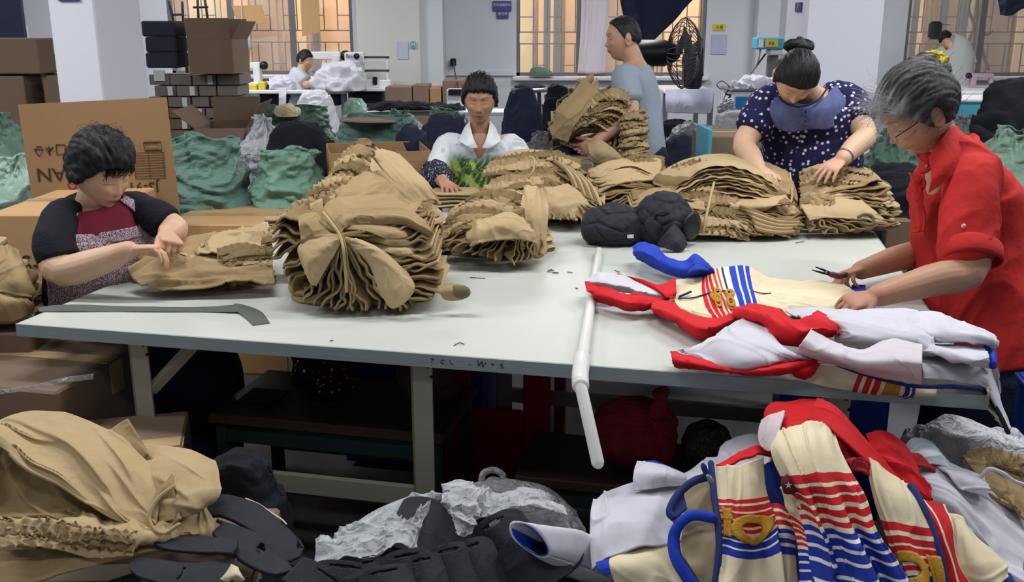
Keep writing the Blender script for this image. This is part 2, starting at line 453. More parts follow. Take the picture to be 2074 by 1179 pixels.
# sloping right wall end: shelf under windows
# windows
brick = None
def window(i,a,b,z0,z1,vbars,npanel,seedn):
    root = thing('window_%d' % i,'','window',((a + b)/2,WY,z0)); del root['label']; del root['category']; root['kind'] = 'structure'
    fr = MB(); d = .05
    fr.box(((a + b)/2,WY + .06,z0 + .02),(b - a,.09,.04)); fr.box(((a + b)/2,WY + .06,z1 - .02),(b - a,.09,.04))
    fr.box((a + .02,WY + .06,(z0 + z1)/2),(.04,.09,z1 - z0)); fr.box((b - .02,WY + .06,(z0 + z1)/2),(.04,.09,z1 - z0))
    fr.build('window_frame',M['frame'],root)
    MB().box(((a + b)/2,WY - .04,z0 - .03),(b - a + .1,.14,.05),bev=.01).build('window_sill',M['wall'],root)
    for k in range(1,npanel):
        x = a + (b - a)*k/npanel
        MB().box((x,WY + .08,(z0 + z1)/2),(.07,.05,z1 - z0 - .06)).build('mullion',M['frame'],root)
    for k in range(npanel):
        xx0 = a + (b - a)*k/npanel; xx1 = a + (b - a)*(k + 1)/npanel
        MB().box(((xx0 + xx1)/2,WY + .10,(z0 + z1)/2),(xx1 - xx0 - .07,.006,z1 - z0 - .08)).build('pane',M['glass'],root)
    # security grille outside the glass
    gy = WY + .165; n = vbars
    hz = [z0 + .03,z0 + .38,z0 + .52,z1 - .5,z1 - .05]
    for z in hz:
        MB().box(((a + b)/2,gy,z),(b - a - .02,.014,.014)).build('grille_rail',M['grille'],root)
    for k in range(n + 1):
        x = a + .04 + (b - a - .08)*k/n
        for (u,v) in ((z0 + .03,z0 + .38),(z0 + .52,z1 - .05)):
            MB().box((x,gy,(u + v)/2),(.013,.013,v - u)).build('grille_bar',M['grille'],root)
    for k in range(n):
        x = a + .04 + (b - a - .08)*(k + .5)/n
        z = (z0 + .12) if k % 2 else (z0 + .7)
        MB().box((x,gy,z),((b - a - .08)/n,.011,.011)).build('grille_link',M['grille'],root)
        z = z0 + .98 if k % 2 else z0 + .7
        if k % 2: MB().box((x,gy,z),((b - a - .08)/n,.011,.011)).build('grille_link',M['grille'],root)
    return root
m,t,n,b_ = nt('window_glass'); b_.inputs['Base Color'].default_value = (.9,.95,.95,1); b_.inputs['Roughness'].default_value = .05
b_.inputs['Alpha'].default_value = .12; M['glass'] = m
for i,(a,b,z0,z1) in enumerate(openings):
    window(i + 1,a,b,z0,z1,[13,13,13][i],[3,3,3][i],i)
# alley wall beyond: rough weathered render with boards, warm
def alley_mat():
    m,t,n,b = nt('weathered_wall'); L = t.links.new
    tc = n.new('ShaderNodeTexCoord'); mp = n.new('ShaderNodeMapping'); mp.inputs['Scale'].default_value = (3.5,1,.7); L(tc.outputs['Object'],mp.inputs[0])
    nz = n.new('ShaderNodeTexNoise'); nz.inputs['Scale'].default_value = 1.3; nz.inputs['Detail'].default_value = 8; nz.inputs['Roughness'].default_value = .65; L(mp.outputs[0],nz.inputs[0])
    cr = n.new('ShaderNodeValToRGB'); e = cr.color_ramp.elements
    e[0].position = .3; e[0].color = lin('8A7A6A') + (1,); e[1].position = .72; e[1].color = lin('F0DCBE') + (1,)
    for p,c in ((.42,'C0A084'),(.5,'E2C4A2'),(.58,'CDB092'),(.64,'C8BC9E')):
        k = e.new(p); k.color = lin(c) + (1,)
    L(nz.outputs[0],cr.inputs[0]); L(cr.outputs[0],b.inputs['Base Color']); b.inputs['Roughness'].default_value = .9
    return m
M['alley'] = alley_mat()
struct('wall_alley',MB().box((0,14.0,2.0),(20,.2,6.0)),M['alley'])
struct('floor_alley',MB().box((0,13.1,-.05),(20,1.6,.1)),M['floor'])
# boards and posts standing in the alley (uneven pieces)
al = thing('alley_boards','row of weathered orange brown boards and posts outside behind the barred windows','fence',(0,13.8,0))
rr = random.Random(3)
cols = ['DDB892','CFA27C','E8CCA6','A88F7C','E2D4B4','C4B498']
bm_ = [mat('alley_board_%s' % 'abcdef'[i],c,.85,.2,3,.2,10) for i,c in enumerate(cols)]
x = -8.2
while x < 9.0:
    wd = rr.uniform(.16,.5); h = rr.uniform(2.2,4.2)
    MB().box((x + wd/2,13.72 + rr.uniform(-.05,.1),h/2),(wd*.94,rr.uniform(.03,.1),h)).build('board',rr.choice(bm_),al)
    x += wd + rr.choice([0,0,.06,.2])
for px in (640,1108,1128,1850,1908,1950):
    X = pY(px,50,13.4)[0]
    MB().box((X,13.4,2),(.09,.09,4)).build('post',M['frame'],al)
for k,(px0,px1,py) in enumerate(((1050,1100,12),(1135,1180,20),(560,600,14))):
    a = pY(px0,py,13.3); b = pY(px1,py,13.3)
# ceiling tube lights
for i,(x,y,p) in enumerate(LIGHTS):
    t_ = thing('tube_lamp','long white ceiling tube lamp in its batten, outside the picture','lamp',(x,y,3.2),'ceiling tube lamps')
    MB().box((x,y,3.15),(1.3,.16,.1),bev=.02).build('batten',M['whiteplastic'],t_)
    MB().tube([(x - .6,y,3.075),(x + .6,y,3.075)],.016,10).build('tube',M.setdefault('tube',mat('lit_tube','F4F8FF',emit=4.0)),t_,True)

# ================================================================= WORK TABLE
ZT = .75
FL = gz(35,655,ZT); FR = gz(2001,799,ZT); BR = gz(1790,467,ZT)
ux = (FR - FL); Lx = np.linalg.norm(ux); ux /= Lx
uy = np.array([-ux[1],ux[0],0.0]); Ly = np.dot(BR - FR,uy)
TM = np.array([ux,uy,[0,0,1]]).T
TANG = math.atan2(ux[1],ux[0])
def tp(a,b,z=ZT): return FL*[1,1,0] + ux*a + uy*b + np.array([0,0,z])
tb = thing('cutting_table','long pale grey green work table covered with khaki trousers and jackets','table',tuple(tp(Lx/2,Ly/2,0)))
def tbox(mb,a0,a1,b0,b1,z0,z1,bev=0.0):
    return mb.box(tp((a0 + a1)/2,(b0 + b1)/2,(z0 + z1)/2),(a1 - a0,b1 - b0,z1 - z0),TM,bev)
g = .0012; xs = 1.22 if Lx > 2 else 1.0
# tops: two rows split at 1.22 m, joint recessed
tbox(MB(),0,Lx,0,1.22 - g,ZT - .026,ZT,.0015).build('tabletop',M['tabletop'],tb)
tbox(MB(),0,Lx,1.22 + g,Ly,ZT - .026,ZT,.0015).build('tabletop',M['tabletop'],tb)
for a0,a1,b0,b1 in ((-.003,Lx + .003,-.004,0),(-.004,0,0,Ly),(Lx,Lx + .004,0,Ly),(-.003,Lx + .003,Ly,Ly + .004)):
    tbox(MB(),a0,a1,b0,b1,ZT - .034,ZT - .001).build('edge_strip',M['tableedge'],tb)
tbox(MB(),.0,Lx,.0,Ly,ZT - .034,ZT - .0265).build('underside',M['darkmetal'],tb)
for a in (.32,1.10,2.08):
    for b in (.04,.95,Ly - .05):
        mb = MB(); tbox(mb,a - .025,a + .03,b,b + .006,0,ZT - .034); tbox(mb,a - .025,a - .019,b,b + .05,0,ZT - .034)
        l = mb.build('leg',M['legpaint'],tb)
        if b < .1:
            mb = MB()
            for dz in (.05,.075): mb.tube([tp(a + .005 + dz*.3,b - .001,ZT - dz),tp(a + .005 + dz*.3,b + .004,ZT - dz)],.004,8)
            mb.build('bolt',M['blackplastic'],l)
a = .32
for b in (.06,Ly - .07):
    mb = MB(); p = tp(a + .02,b,.57); q = tp(a + .17,b,ZT - .03)
    mb.tube([p,q],.017,4,cap=True); mb.build('brace',M['legpaint'],tb)
tbox(MB(),.32,1.10,.055,.075,.31,.36).build('rail',M['legpaint'],tb)
tbox(MB(),1.10,2.08,.955,.975,.25,.30).build('rail',M['legpaint'],tb)
for a in (.32,1.10,2.08):
    tbox(MB(),a,a + .03,.05,Ly - .05,ZT - .07,ZT - .036).build('rail',M['darkmetal'],tb)
# marks written on the front edge
def text(s,loc,M3,size,mt,name='lettering',parent=None,ext=.0008,align='CENTER'):
    c = bpy.data.curves.new(name,'FONT'); c.body = s; c.size = size; c.extrude = ext; c.align_x = align; c.align_y = 'CENTER'; c.resolution_u = 2
    o = bpy.data.objects.new(name,c); COL.objects.link(o)
    mm = Matrix([list(map(float,r)) for r in np.array(M3)]).to_4x4(); mm.translation = Vector(tuple(map(float,loc)))
    dg = bpy.context.evaluated_depsgraph_get(); me = bpy.data.meshes.new_from_object(o.evaluated_get(dg))
    bpy.data.objects.remove(o)
    me.transform(mm); me.materials.clear(); me.materials.append(mt)
    return link(name,me,mt,parent)
# text frame: x=ux, y=up, z=toward camera
TF = np.array([ux,[0,0,1],-uy]).T
for s,px in (('T',870),('C',893),('L',912),('-',952),('W',976),('*',1000),('E',1020)):
    q = gz(px,735,.735); A = np.dot(q - FL,ux)
    text(s,tp(A,-.0045,ZT - .017),TF @ rotz(R(rr.uniform(-25,25))),.016 if s != 'W' else .022,M['ink'],'edge_mark',tb)
for s,px in (('~o~',1835),):
    q = gz(px,803,.735); A = np.dot(q - FL,ux); text(s,tp(A,-.0045,ZT - .017),TF,.02,M['ink'],'edge_mark',tb)
# ================================================================= KHAKI TROUSERS
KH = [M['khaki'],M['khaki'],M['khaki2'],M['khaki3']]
def leaf(name,s0,H,i,n,org,Rz,L,W,th,seed,amp=.010,freq=9,ruffle=None,pinch=None,droop=.0,skew=0.0,
         ns=72,nt_=12,parent=None,mat_=None,prof=1.0,jit=.03,roll=0.0,lean=0.0,zoff=0.0,tip=0.0,sides=0.0):
    """one folded garment: a slab with a rounded, wavy rim, lying as layer i of n"""
    r = np.random.default_rng(seed*131 + i)
    k = (i + .5)/n
    shrink = prof**k if prof < 1 else 1.0
    shrink = 1 - (1 - prof)*k**1.6
    S,T = np.meshgrid(np.linspace(-1,1,ns),np.linspace(-1,1,nt_*2),indexing='ij')
    l = L*.5*shrink*(1 + r.uniform(-jit,jit)); w = W*.5*(shrink*.5 + .5)*(1 + r.uniform(-jit,jit)*.8)
    q = np.stack([S*1.7,T*0 + np.sign(T)*2 + i*.18,S*0 + seed],-1)
    edge_d = 1 + noise(q,seed)*.09
    q = np.stack([T*1.7,S*0 + np.sign(S)*2 + i*.22,S*0 + seed + 9],-1)
    edge_l = 1 + noise(q,seed + 3)*.10
    # rounded corners
    cr = 1 - .22*np.abs(T)**4; cr2 = 1 - .2*np.abs(S)**5
    X = S*l*edge_l*cr; Y = T*w*edge_d*cr2
    X = X + skew*Y + r.uniform(-jit,jit)*L*.4; Y = Y + r.uniform(-jit,jit)*W*.35
    sp = np.ones_like(S)
    if pinch is not None:
        pc,pw,pk,pz = pinch
        g_ = np.exp(-((S - pc)/pw)**2); sp = 1 - pk*g_
        z = pz*H*(g_*pk) + sp*(k*H)
    else:
        z = k*H*(1 - sides*np.abs(S)**3)
        g_ = S*0
    wave = amp*(noise(np.stack([X*freq + i*.03,Y*freq*.45,S*0 + i*.22],-1),seed + 1)
                  + .5*noise(np.stack([X*freq*2.2,Y*freq*.8,S*0 + i*.5],-1),seed + 2))
    z = z + wave*(1 - .8*g_)*(.25 + .9*max(np.abs(S).max()*0,0) + .75*np.maximum(np.abs(S),np.abs(T))**2)
    z = z - droop*k*(np.abs(S)**2.2) - lean*X
    if ruffle is not None:
        for (side,a_,f_,wd) in ruffle:
            d = {'L': (S + 1),'R': (1 - S),'F': (T + 1),'B': (1 - T)}[side]
            env = np.exp(-(d/wd)**2)
            ph = (Y if side in 'LR' else X)*f_*2*math.pi
            nn = noise(np.stack([X*f_*.5,Y*f_*.5,S*0 + i*.6],-1),seed + 8)
            z = z + env*a_*.8*np.sin(ph + nn*9 + i*1.1)*(.6 + .8*np.abs(nn))
            if side in 'LR': X = X + env*a_*.8*np.cos(ph*.9 + i)
            else: Y = Y + env*a_*.8*np.cos(ph*.9 + i)
    if tip: z = z + tip*np.clip(S,0,1)**2*k
    rim = np.maximum(np.abs(S),np.abs(T)); t2 = th*.5*np.clip((1 - rim)/.06,0,1)**.5
    z = np.maximum(z,th*.5*(1 + i)*.35)
    base = np.array(org) + [0,0,zoff]
    P = np.stack([X,Y,z],-1)
    up = P + np.stack([S*0,S*0,t2],-1); dn = P - np.stack([S*0,S*0,t2],-1)
    a,b = S.shape
    v = np.concatenate([up.reshape(-1,3),dn.reshape(-1,3)]) @ Rz.T + base
    f = gridfaces(a,b); N = a*b; f += [[q[0] + N,q[3] + N,q[2] + N,q[1] + N] for q in f]
    f = [q[::-1] for q in f] if False else f
    return raw(name,v,f,mat_,parent,True)
def stack(label,base,ang,L,W,H,n,seed,th=None,group=None,cat='bundle',name='trouser_bundle',tie=None,**kw):
    root = thing(name,label,cat,tuple(map(float,base)),group)
    Rz = rotz(ang); th = th or min(.011,H/n*.85)
    for i in range(n):
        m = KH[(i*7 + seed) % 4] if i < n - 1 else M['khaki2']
        leaf('trousers',0,H,i,n,base,Rz,L,W,th,seed,parent=root,mat_=m,**kw)
    return root
def panel(name,rows,m,parent,th=.004,nu=40,nv=40,m2=None,**kw):
    return sheet(name,surf(rows,nu,nv,**kw),m,parent,th,mat2=m2)
def ruff(name,pts,width,amp,n,m,parent,up=(0,0,1),th=.0025,seed=0,second=True):
    """gathered elastic band along a polyline of world points: a ribbon with tight waves"""
    if second:
        sh = np.array([0,0,-.30*width]) - FW*.006
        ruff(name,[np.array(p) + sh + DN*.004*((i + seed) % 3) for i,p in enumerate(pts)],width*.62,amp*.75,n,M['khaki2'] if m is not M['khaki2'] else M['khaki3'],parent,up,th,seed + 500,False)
    P = crom(np.array(pts),n); T = np.gradient(P,axis=0); T /= np.linalg.norm(T,axis=1)[:,None]
    u = np.array(up,float); s = np.cross(T,u); s /= np.linalg.norm(s,axis=1)[:,None] + 1e-9; u2 = np.cross(s,T)
    L = np.concatenate([[0],np.cumsum(np.linalg.norm(np.diff(P,axis=0),axis=1))])
    k = np.linspace(-1,1,7)
    z0 = L[:,None]*0 + k[None,:]*0
    ph = L[:,None]*2*math.pi/.024 + 7*noise(np.stack([L[:,None]*9 + z0,k[None,:]*.5 + z0,z0 + seed],-1),seed) + 2*noise(np.stack([L[:,None]*50 + z0,k[None,:]*1.5 + z0,z0 + seed],-1),seed + 1)
    env = (.3 + .7*np.abs(k)[None,:])*(.55 + .55*noise(np.stack([L[:,None]*30 + z0,z0,z0 + seed],-1),seed + 2))
    P = P + u2*(noise(np.stack([L*12,L*0,L*0 + seed],-1),seed + 3)*.012)[:,None]
    width = width*(1 + .35*noise(np.stack([L*16,L*0 + 3,L*0 + seed],-1),seed + 4))[:,None,None]
    G = P[:,None,:] + s[:,None,:]*(k[None,:,None]*width*.5) + u2[:,None,:]*(np.sin(ph)*amp*env)[...,None] + T[:,None,:]*(np.cos(ph)*amp*.5*env)[...,None]
    return sheet(name,G,m,parent,th)
def cord(name,pts,r,m,parent):
    return MB().tube(crom(np.array(pts),max(12,len(pts)*5)),r,6).build(name,m,parent,True)

# --- A: low pile in front of the left woman
c = gz(420,580,ZT); c = tp(.42,.52)
A_ = stack('low loose pile of khaki trousers in front of the woman in the patterned apron',gz(410,562,ZT),TANG - .06,.46,.26,.10,8,11,
           amp=.014,freq=8,droop=.03,ruffle=[('R',.009,34,.35),('L',.004,12,.3)],prof=.80,jit=.05,th=.008,cat='trousers',name='trouser_pile')
panel('trousers',[[(262,548,2.83),(330,500,2.92),(420,476,3.02),(530,470,3.08)],
                   [(268,562,2.80),(345,520,2.86),(430,506,2.93),(548,500,2.97)],
                   [(290,578,2.77),(365,552,2.80),(450,540,2.83),(552,532,2.86)],
                   [(330,590,2.745),(395,582,2.75),(470,573,2.755),(556,566,2.77)]],M['khaki'],A_,wr=.012,ws=11,seed=4,rid=.7,nu=60,nv=70,aniso=(1.6,.6),th=.005)
panel('trousers',[[(405,500,2.92),(450,470,3.02),(500,462,3.08),(540,455,3.12)],
                   [(395,512,2.90),(445,492,2.94),(505,488,2.98),(548,480,3.02)],
                   [(400,520,2.87),(450,512,2.88),(505,506,2.90),(552,500,2.93)]],M['khaki2'],A_,wr=.008,ws=16,seed=5,rid=.7,nu=40,nv=50,aniso=(.5,1.6),th=.005)
for k,(y0,y1) in enumerate(((512,500),(528,512),(545,528))):
    ruff('elastic_waist',[pd(440 + 12*k,y0,2.86 - .01*k),pd(490,(y0 + y1)/2 - 4,2.87 - .01*k),pd(552,y1,2.89 - .01*k)],.026,.007,60,M['khaki3'],A_,up=FW*-1 + np.array([0,0,.6]),seed=k)
# --- B1: tall heap behind
Bb = gz(735,545,ZT)
B1 = stack('tallest heap of khaki trousers with gathered waists, behind the tied front bundle',gz(760,500,ZT),TANG - .05,.60,.42,.31,15,21,
           amp=.014,freq=8,droop=.09,prof=.36,jit=.05,ruffle=[('L',.009,30,.28),('F',.006,26,.2)],th=.015,name='trouser_heap')
panel('trousers',[[(738,292,3.16),(775,300,3.18),(808,312,3.2)],
                   [(770,335,3.10),(815,338,3.13),(842,345,3.16)],
                   [(805,375,3.08),(850,372,3.10),(872,378,3.13)],
                   [(840,412,3.08),(878,405,3.11),(893,415,3.16)]],M['khaki2'],B1,wr=.006,ws=14,seed=9,aniso=(.5,2),nu=50,nv=40,th=.008)
panel('trousers',[[(722,335,3.10),(760,345,3.10),(800,360,3.1)],
                   [(745,380,3.02),(795,385,3.02),(838,400,3.04)],
                   [(780,420,2.98),(830,420,2.98),(868,428,3.02)]],M['khaki'],B1,wr=.008,ws=14,seed=10,aniso=(.5,2),nu=46,nv=40,th=.008)
panel('trousers',[[(676,352,3.12),(720,352,3.08),(770,350,3.08),(812,392,3.05)],
                   [(650,402,3.02),(700,385,2.96),(760,378,2.94),(822,420,2.97)],
                   [(600,440,2.96),(665,425,2.88),(745,410,2.86),(850,430,2.90)]],M['khaki'],B1,wr=.012,ws=11,seed=12,aniso=(1,1),nu=60,nv=60,th=.008)
for k in range(9):
    y = 292 + k*15; x = 735 - k*10; w_ = 24 + k*5
    ruff('elastic_waist',[pd(x - w_,y + 16,3.14 - .012*k),pd(x - w_*.3,y + 2,3.10 - .016*k),pd(x + w_*.4,y + 1,3.10 - .016*k),pd(x + w_*.9,y + 14,3.10 - .012*k)],
         .034,.008,80,[M['khaki3'],M['khaki'],M['khaki2']][k % 3],B1,up=-FW + np.array([0,0,.5]),seed=20 + k)
for k in range(6):
    y = 408 + k*12; x = 640 - k*12
    ruff('elastic_waist',[pd(x - 46,y + 16,2.98 - .01*k),pd(x - 10,y + 2,2.95 - .01*k),pd(x + 40,y - 12,2.94 - .01*k)],
         .04,.008,60,[M['khaki'],M['khaki3'],M['khaki2']][k % 3],B1,up=-FW + np.array([0,0,.5]),seed=40 + k)
for k in range(3):
    panel('trouser_leg',[[(534 + 8*k,438 + 9*k,2.98),(600,434 + 8*k,2.98),(640,428 + 8*k,2.97)],[(536 + 8*k,446 + 9*k,2.95),(600,444 + 8*k,2.95),(640,440 + 8*k,2.95)]],M['khaki'],B1,wr=.002,nu=8,nv=24,th=.006)
# --- B2: tied bundle in front: leaves fan out from the tie
def fan(label,tie,tips,seed,root=None,wdepth=.16,name='trouser_bundle',mats=None,th=.010,wave=.012,nv=46,back=.22):
    """bundle tied at one point; each garment is a folded leaf running from the tie to a tip arc"""
    root = root or thing(name,label,'bundle',tuple(map(float,[tie[0],tie[1],ZT])))
    r = np.random.default_rng(seed)
    T0 = np.array(tie)
    for i,(tip,wd,bul) in enumerate(tips):
        tip = np.array(tip); d = tip - T0; Ld = np.linalg.norm(d); d /= Ld
        n_ = np.cross(d,-FW); n_ /= np.linalg.norm(n_)      # in-picture normal to the spoke
        back_v = FW*1.0*[1,1,0]; back_v /= np.linalg.norm(back_v)
        U,V = np.meshgrid(np.linspace(0,1,nv),np.linspace(-1,1,22),indexing='ij')
        # V: -1 front upper lip .. fold .. +1 : a folded sheet, U along the spoke
        open_ = wd*(.12 + .88*U**1.3)
        c = T0 + (U*Ld)[...,None]*d + (np.sin(U*math.pi)*bul)[...,None]*n_
        wv = wave*U**1.2*(noise(np.stack([U*4.5 + i*.13,U*0 + i*.45,np.abs(V)*1.2 + seed],-1),seed)*1.6 + .7*noise(np.stack([U*11,U*0 + i*.7,V*.8 + seed],-1),seed + 4))
        fold = np.sin(V*math.pi/2)
        G = c + n_*(fold*open_*.5 + wv)[...,None] + back_v*(np.abs(V)**1.0*back*(.25 + .75*U) - .02*np.cos(V*math.pi/2)*U + .01*U*noise(np.stack([U*6,U*0 + i,V*0],-1),seed + 2))[...,None]
        G[...,2] = np.maximum(G[...,2],ZT + .004 + .002*(i % 3))
        sheet('trousers',G,(mats or KH)[(i*5 + seed) % 4],root,th*.4,mat2=M['khaki3'])
    return root
tie = pd(692,478,2.60)
tips = []
rr = random.Random(5)
# tips round the outline, clockwise from upper left
outl = [(560,452,2.66),(548,480,2.66),(552,510,2.65),(570,535,2.64),(583,560,2.63),(595,585,2.625),(606,604,2.62),
        (625,615,2.61),(650,620,2.60),(672,622,2.595),(694,624,2.59),(716,625,2.59),(738,626,2.59),(762,626,2.59),
        (788,625,2.60),(812,622,2.61),(838,618,2.62),(862,610,2.63),(884,596,2.64),(893,576,2.65),(893,556,2.66),
        (890,538,2.67),(884,520,2.68),(880,504,2.69),(872,488,2.70),(868,470,2.71),(862,452,2.72),(850,438,2.74)]
O2 = crom(np.array(outl),46)
for i,(x,y,t) in enumerate(O2):
    tips.append((pd(x + rr.uniform(-6,6),y,t + rr.uniform(-.01,.01)),rr.uniform(.014,.032),rr.uniform(-.02,.025) + (.03 if 27 < i < 43 else 0)))
B2 = fan('khaki trouser bundle tied with a cord, front edges fanning out towards the camera',tie,tips,3)
# solid core garments behind the fan
for i in range(9):
    leaf('trousers',0,.235,i,9,gz(735,598,ZT),rotz(TANG),.40,.26,.02,77,parent=B2,mat_=KH[i % 4],amp=.012,freq=8,droop=.03,prof=.72,jit=.04)
# draped panels that show large
panel('trousers',[[(640,440,2.74),(672,405,2.76),(730,398,2.78),(800,402,2.80),(838,432,2.79)],
                   [(640,468,2.68),(690,428,2.68),(745,420,2.70),(812,424,2.72),(858,452,2.72)],
                   [(676,470,2.63),(702,440,2.64),(755,436,2.66),(820,440,2.68),(876,470,2.69)],
                   [(688,476,2.61),(706,458,2.64),(760,455,2.67),(820,455,2.70),(874,482,2.71)]],M['khaki'],B2,wr=.007,ws=12,seed=31,nu=60,nv=70,th=.006,m2=M['khaki3'])
panel('trousers',[[(694,484,2.59),(700,482,2.585),(716,486,2.585)],
                   [(716,500,2.575),(748,500,2.56),(770,505,2.57)],
                   [(742,530,2.565),(782,535,2.54),(830,560,2.57)],
                   [(770,590,2.565),(800,595,2.54),(838,590,2.56)],
                   [(786,614,2.58),(796,622,2.565),(812,614,2.57)]],M['khaki2'],B2,wr=.006,ws=12,seed=33,nu=56,nv=44,th=.006,m2=M['khaki3'])
panel('trousers',[[(690,474,2.60),(694,480,2.58),(692,486,2.59)],
                   [(640,478,2.60),(664,500,2.57),(680,510,2.585)],
                   [(606,500,2.60),(626,530,2.56),(652,560,2.58)],
                   [(612,530,2.61),(628,572,2.57),(640,580,2.59)]],M['khaki2'],B2,wr=.005,ws=12,seed=35,nu=50,nv=40,th=.006,m2=M['khaki3'])
panel('trousers',[[(604,436,2.64),(630,430,2.64),(652,436,2.66)],
                   [(606,462,2.60),(636,455,2.60),(668,458,2.63)],
                   [(612,500,2.595),(640,488,2.59),(688,474,2.60)]],M['khaki'],B2,wr=.006,ws=12,seed=36,nu=40,nv=36,th=.006,m2=M['khaki3'])
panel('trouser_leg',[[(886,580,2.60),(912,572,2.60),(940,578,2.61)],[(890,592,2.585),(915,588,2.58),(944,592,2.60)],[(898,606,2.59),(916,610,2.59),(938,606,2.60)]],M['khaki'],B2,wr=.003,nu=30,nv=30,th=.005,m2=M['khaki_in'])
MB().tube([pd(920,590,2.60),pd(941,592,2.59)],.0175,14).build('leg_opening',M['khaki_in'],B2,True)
cord('tie_cord',[pd(655,430,2.66),pd(672,452,2.60),pd(688,476,2.575),pd(696,505,2.55),pd(700,545,2.56),pd(702,590,2.575)],.0045,M['khaki2'],B2)
cord('tie_cord',[pd(658,428,2.66),pd(678,452,2.60),pd(693,476,2.575),pd(701,505,2.55),pd(704,545,2.56)],.003,M['khaki3'],B2)

# --- C front bundle
C1 = stack('khaki bundle with gathered waists in the middle of the table, nearest of the centre pair',gz(1000,505,ZT),TANG - .1,.40,.28,.20,15,51,
           amp=.013,freq=9,droop=.07,prof=.66,jit=.05,ruffle=[('L',.006,30,.3)],th=.012)
panel('trousers',[[(905,470,3.20),(955,445,3.24),(1010,440,3.26),(1075,425,3.28)],
                   [(900,492,3.14),(950,466,3.12),(1015,458,3.12),(1092,455,3.16)],
                   [(915,512,3.10),(960,495,3.08),(1020,488,3.08),(1100,490,3.12)]],M['khaki'],C1,wr=.012,ws=10,seed=52,nu=50,nv=60,th=.006,m2=M['khaki3'])
panel('trousers',[[(1060,380,3.24),(1085,378,3.25),(1108,400,3.28)],
                   [(1064,420,3.14),(1090,422,3.12),(1112,430,3.16)],
                   [(1066,470,3.12),(1092,475,3.10),(1110,475,3.14)],
                   [(1070,520,3.13),(1090,524,3.12),(1108,512,3.15)]],M['khaki2'],C1,wr=.007,ws=14,seed=53,nu=50,nv=30,th=.006,aniso=(.5,2))
for k in range(6):
    y = 395 + k*12; x = 985 - k*8
    ruff('elastic_waist',[pd(x - 50,y + 26,3.24 - .02*k),pd(x - 15,y + 4,3.22 - .022*k),pd(x + 30,y,3.22 - .022*k),pd(x + 70,y + 10,3.22 - .02*k)],
         .034,.008,76,[M['khaki3'],M['khaki'],M['khaki2']][k % 3],C1,up=-FW + np.array([0,0,.5]),seed=60 + k)
def arc(root,tie,pts,n,seed,bul=.01,w0=.012,w1=.026,**kw):
    Q = crom(np.array(pts,float),n); r = random.Random(seed)
    fan('',pd(*tie),[(pd(x + r.uniform(-5,5),y,t),r.uniform(w0,w1),bul*r.uniform(-.5,1)) for x,y,t in Q],seed,root=root,**kw)
arc(C1,(1075,425,3.14),[(905,462,3.13),(896,480,3.11),(905,500,3.08),(940,515,3.07),(985,524,3.06),(1030,528,3.06),(1075,526,3.08),(1105,515,3.10)],20,5,wave=.014,back=.12,th=.009)
panel('trousers',[[(950,455,3.12),(985,440,3.08),(1030,430,3.08),(1062,440,3.10)],[(940,480,3.08),(985,462,3.03),(1035,455,3.03),(1078,468,3.07)],[(950,500,3.07),(990,488,3.03),(1040,484,3.03),(1090,492,3.07)]],M['khaki2'],C1,wr=.010,ws=14,seed=57,nu=40,nv=50,th=.007,m2=M['khaki3'])
# folded garment being straightened by the back woman
C3 = stack('two folded khaki trousers under the seated back woman\'s hand',gz(925,415,ZT),TANG + .2,.26,.20,.07,4,54,amp=.008,freq=8,prof=.8,jit=.06,th=.014,cat='trousers',name='folded_trousers')
# --- C back bundle
C2 = stack('khaki bundle tied round its gathered waists, in front of the seated white shirted woman',gz(1090,432,ZT),TANG - .05,.50,.36,.24,18,61,
           amp=.012,freq=9,droop=.08,prof=.52,jit=.04,ruffle=[('F',.009,28,.35),('L',.006,24,.3)],th=.012)
panel('trousers',[[(985,335,4.02),(1040,306,4.08),(1100,303,4.12)],
                   [(990,355,3.92),(1040,328,3.94),(1110,318,3.98)],
                   [(1015,372,3.84),(1060,345,3.86),(1140,335,3.90)]],M['khaki2'],C2,wr=.008,ws=10,seed=62,nu=40,nv=44,th=.008)
panel('trousers',[[(1085,385,3.74),(1110,380,3.72),(1150,372,3.76)],
                   [(1095,408,3.68),(1130,410,3.66),(1180,395,3.72)],
                   [(1105,440,3.68),(1150,442,3.66),(1205,432,3.70)]],M['khaki2'],C2,wr=.008,ws=12,seed=63,nu=40,nv=44,th=.008)
for k in range(9):
    y = 316 + k*11; x = 1085 - (k % 3)*14
    ruff('elastic_waist',[pd(x - 80,y + 12,3.95 - .02*k),pd(x - 30,y + 2,3.90 - .022*k),pd(x + 30,y - 2,3.90 - .022*k),pd(x + 90,y + 16,3.94 - .02*k)],
         .04,.010,96,[M['khaki3'],M['khaki'],M['khaki2']][k % 3],C2,up=-FW + np.array([0,0,.5]),seed=80 + k)
for k in range(8):
    x0 = 1130 + k*7
    cord('folded_edge',[pd(x0 - 20,318 + k*3,3.92),pd(x0 + 20,350 + k*4,3.82 - .01*k),pd(x0 + 38,395 + k*3,3.76 - .01*k)],.007,M['khaki2'] if k % 2 else M['khaki3'],C2)
cord('tie_cord',[pd(1072,318,3.86),pd(1082,322,3.84),pd(1080,345,3.80),pd(1070,360,3.80)],.004,M['khaki2'],C2)

arc(C2,(1105,360,3.80),[(1225,405,3.72),(1222,425,3.69),(1205,440,3.66),(1175,447,3.65),(1140,446,3.64),(1110,442,3.66)],14,6,wave=.014,back=.12,th=.009)
arc(C2,(1120,345,3.84),[(1140,312,3.96),(1165,330,3.92),(1190,355,3.86),(1210,385,3.80),(1222,405,3.74)],9,7,wave=.010,back=.10,th=.009)
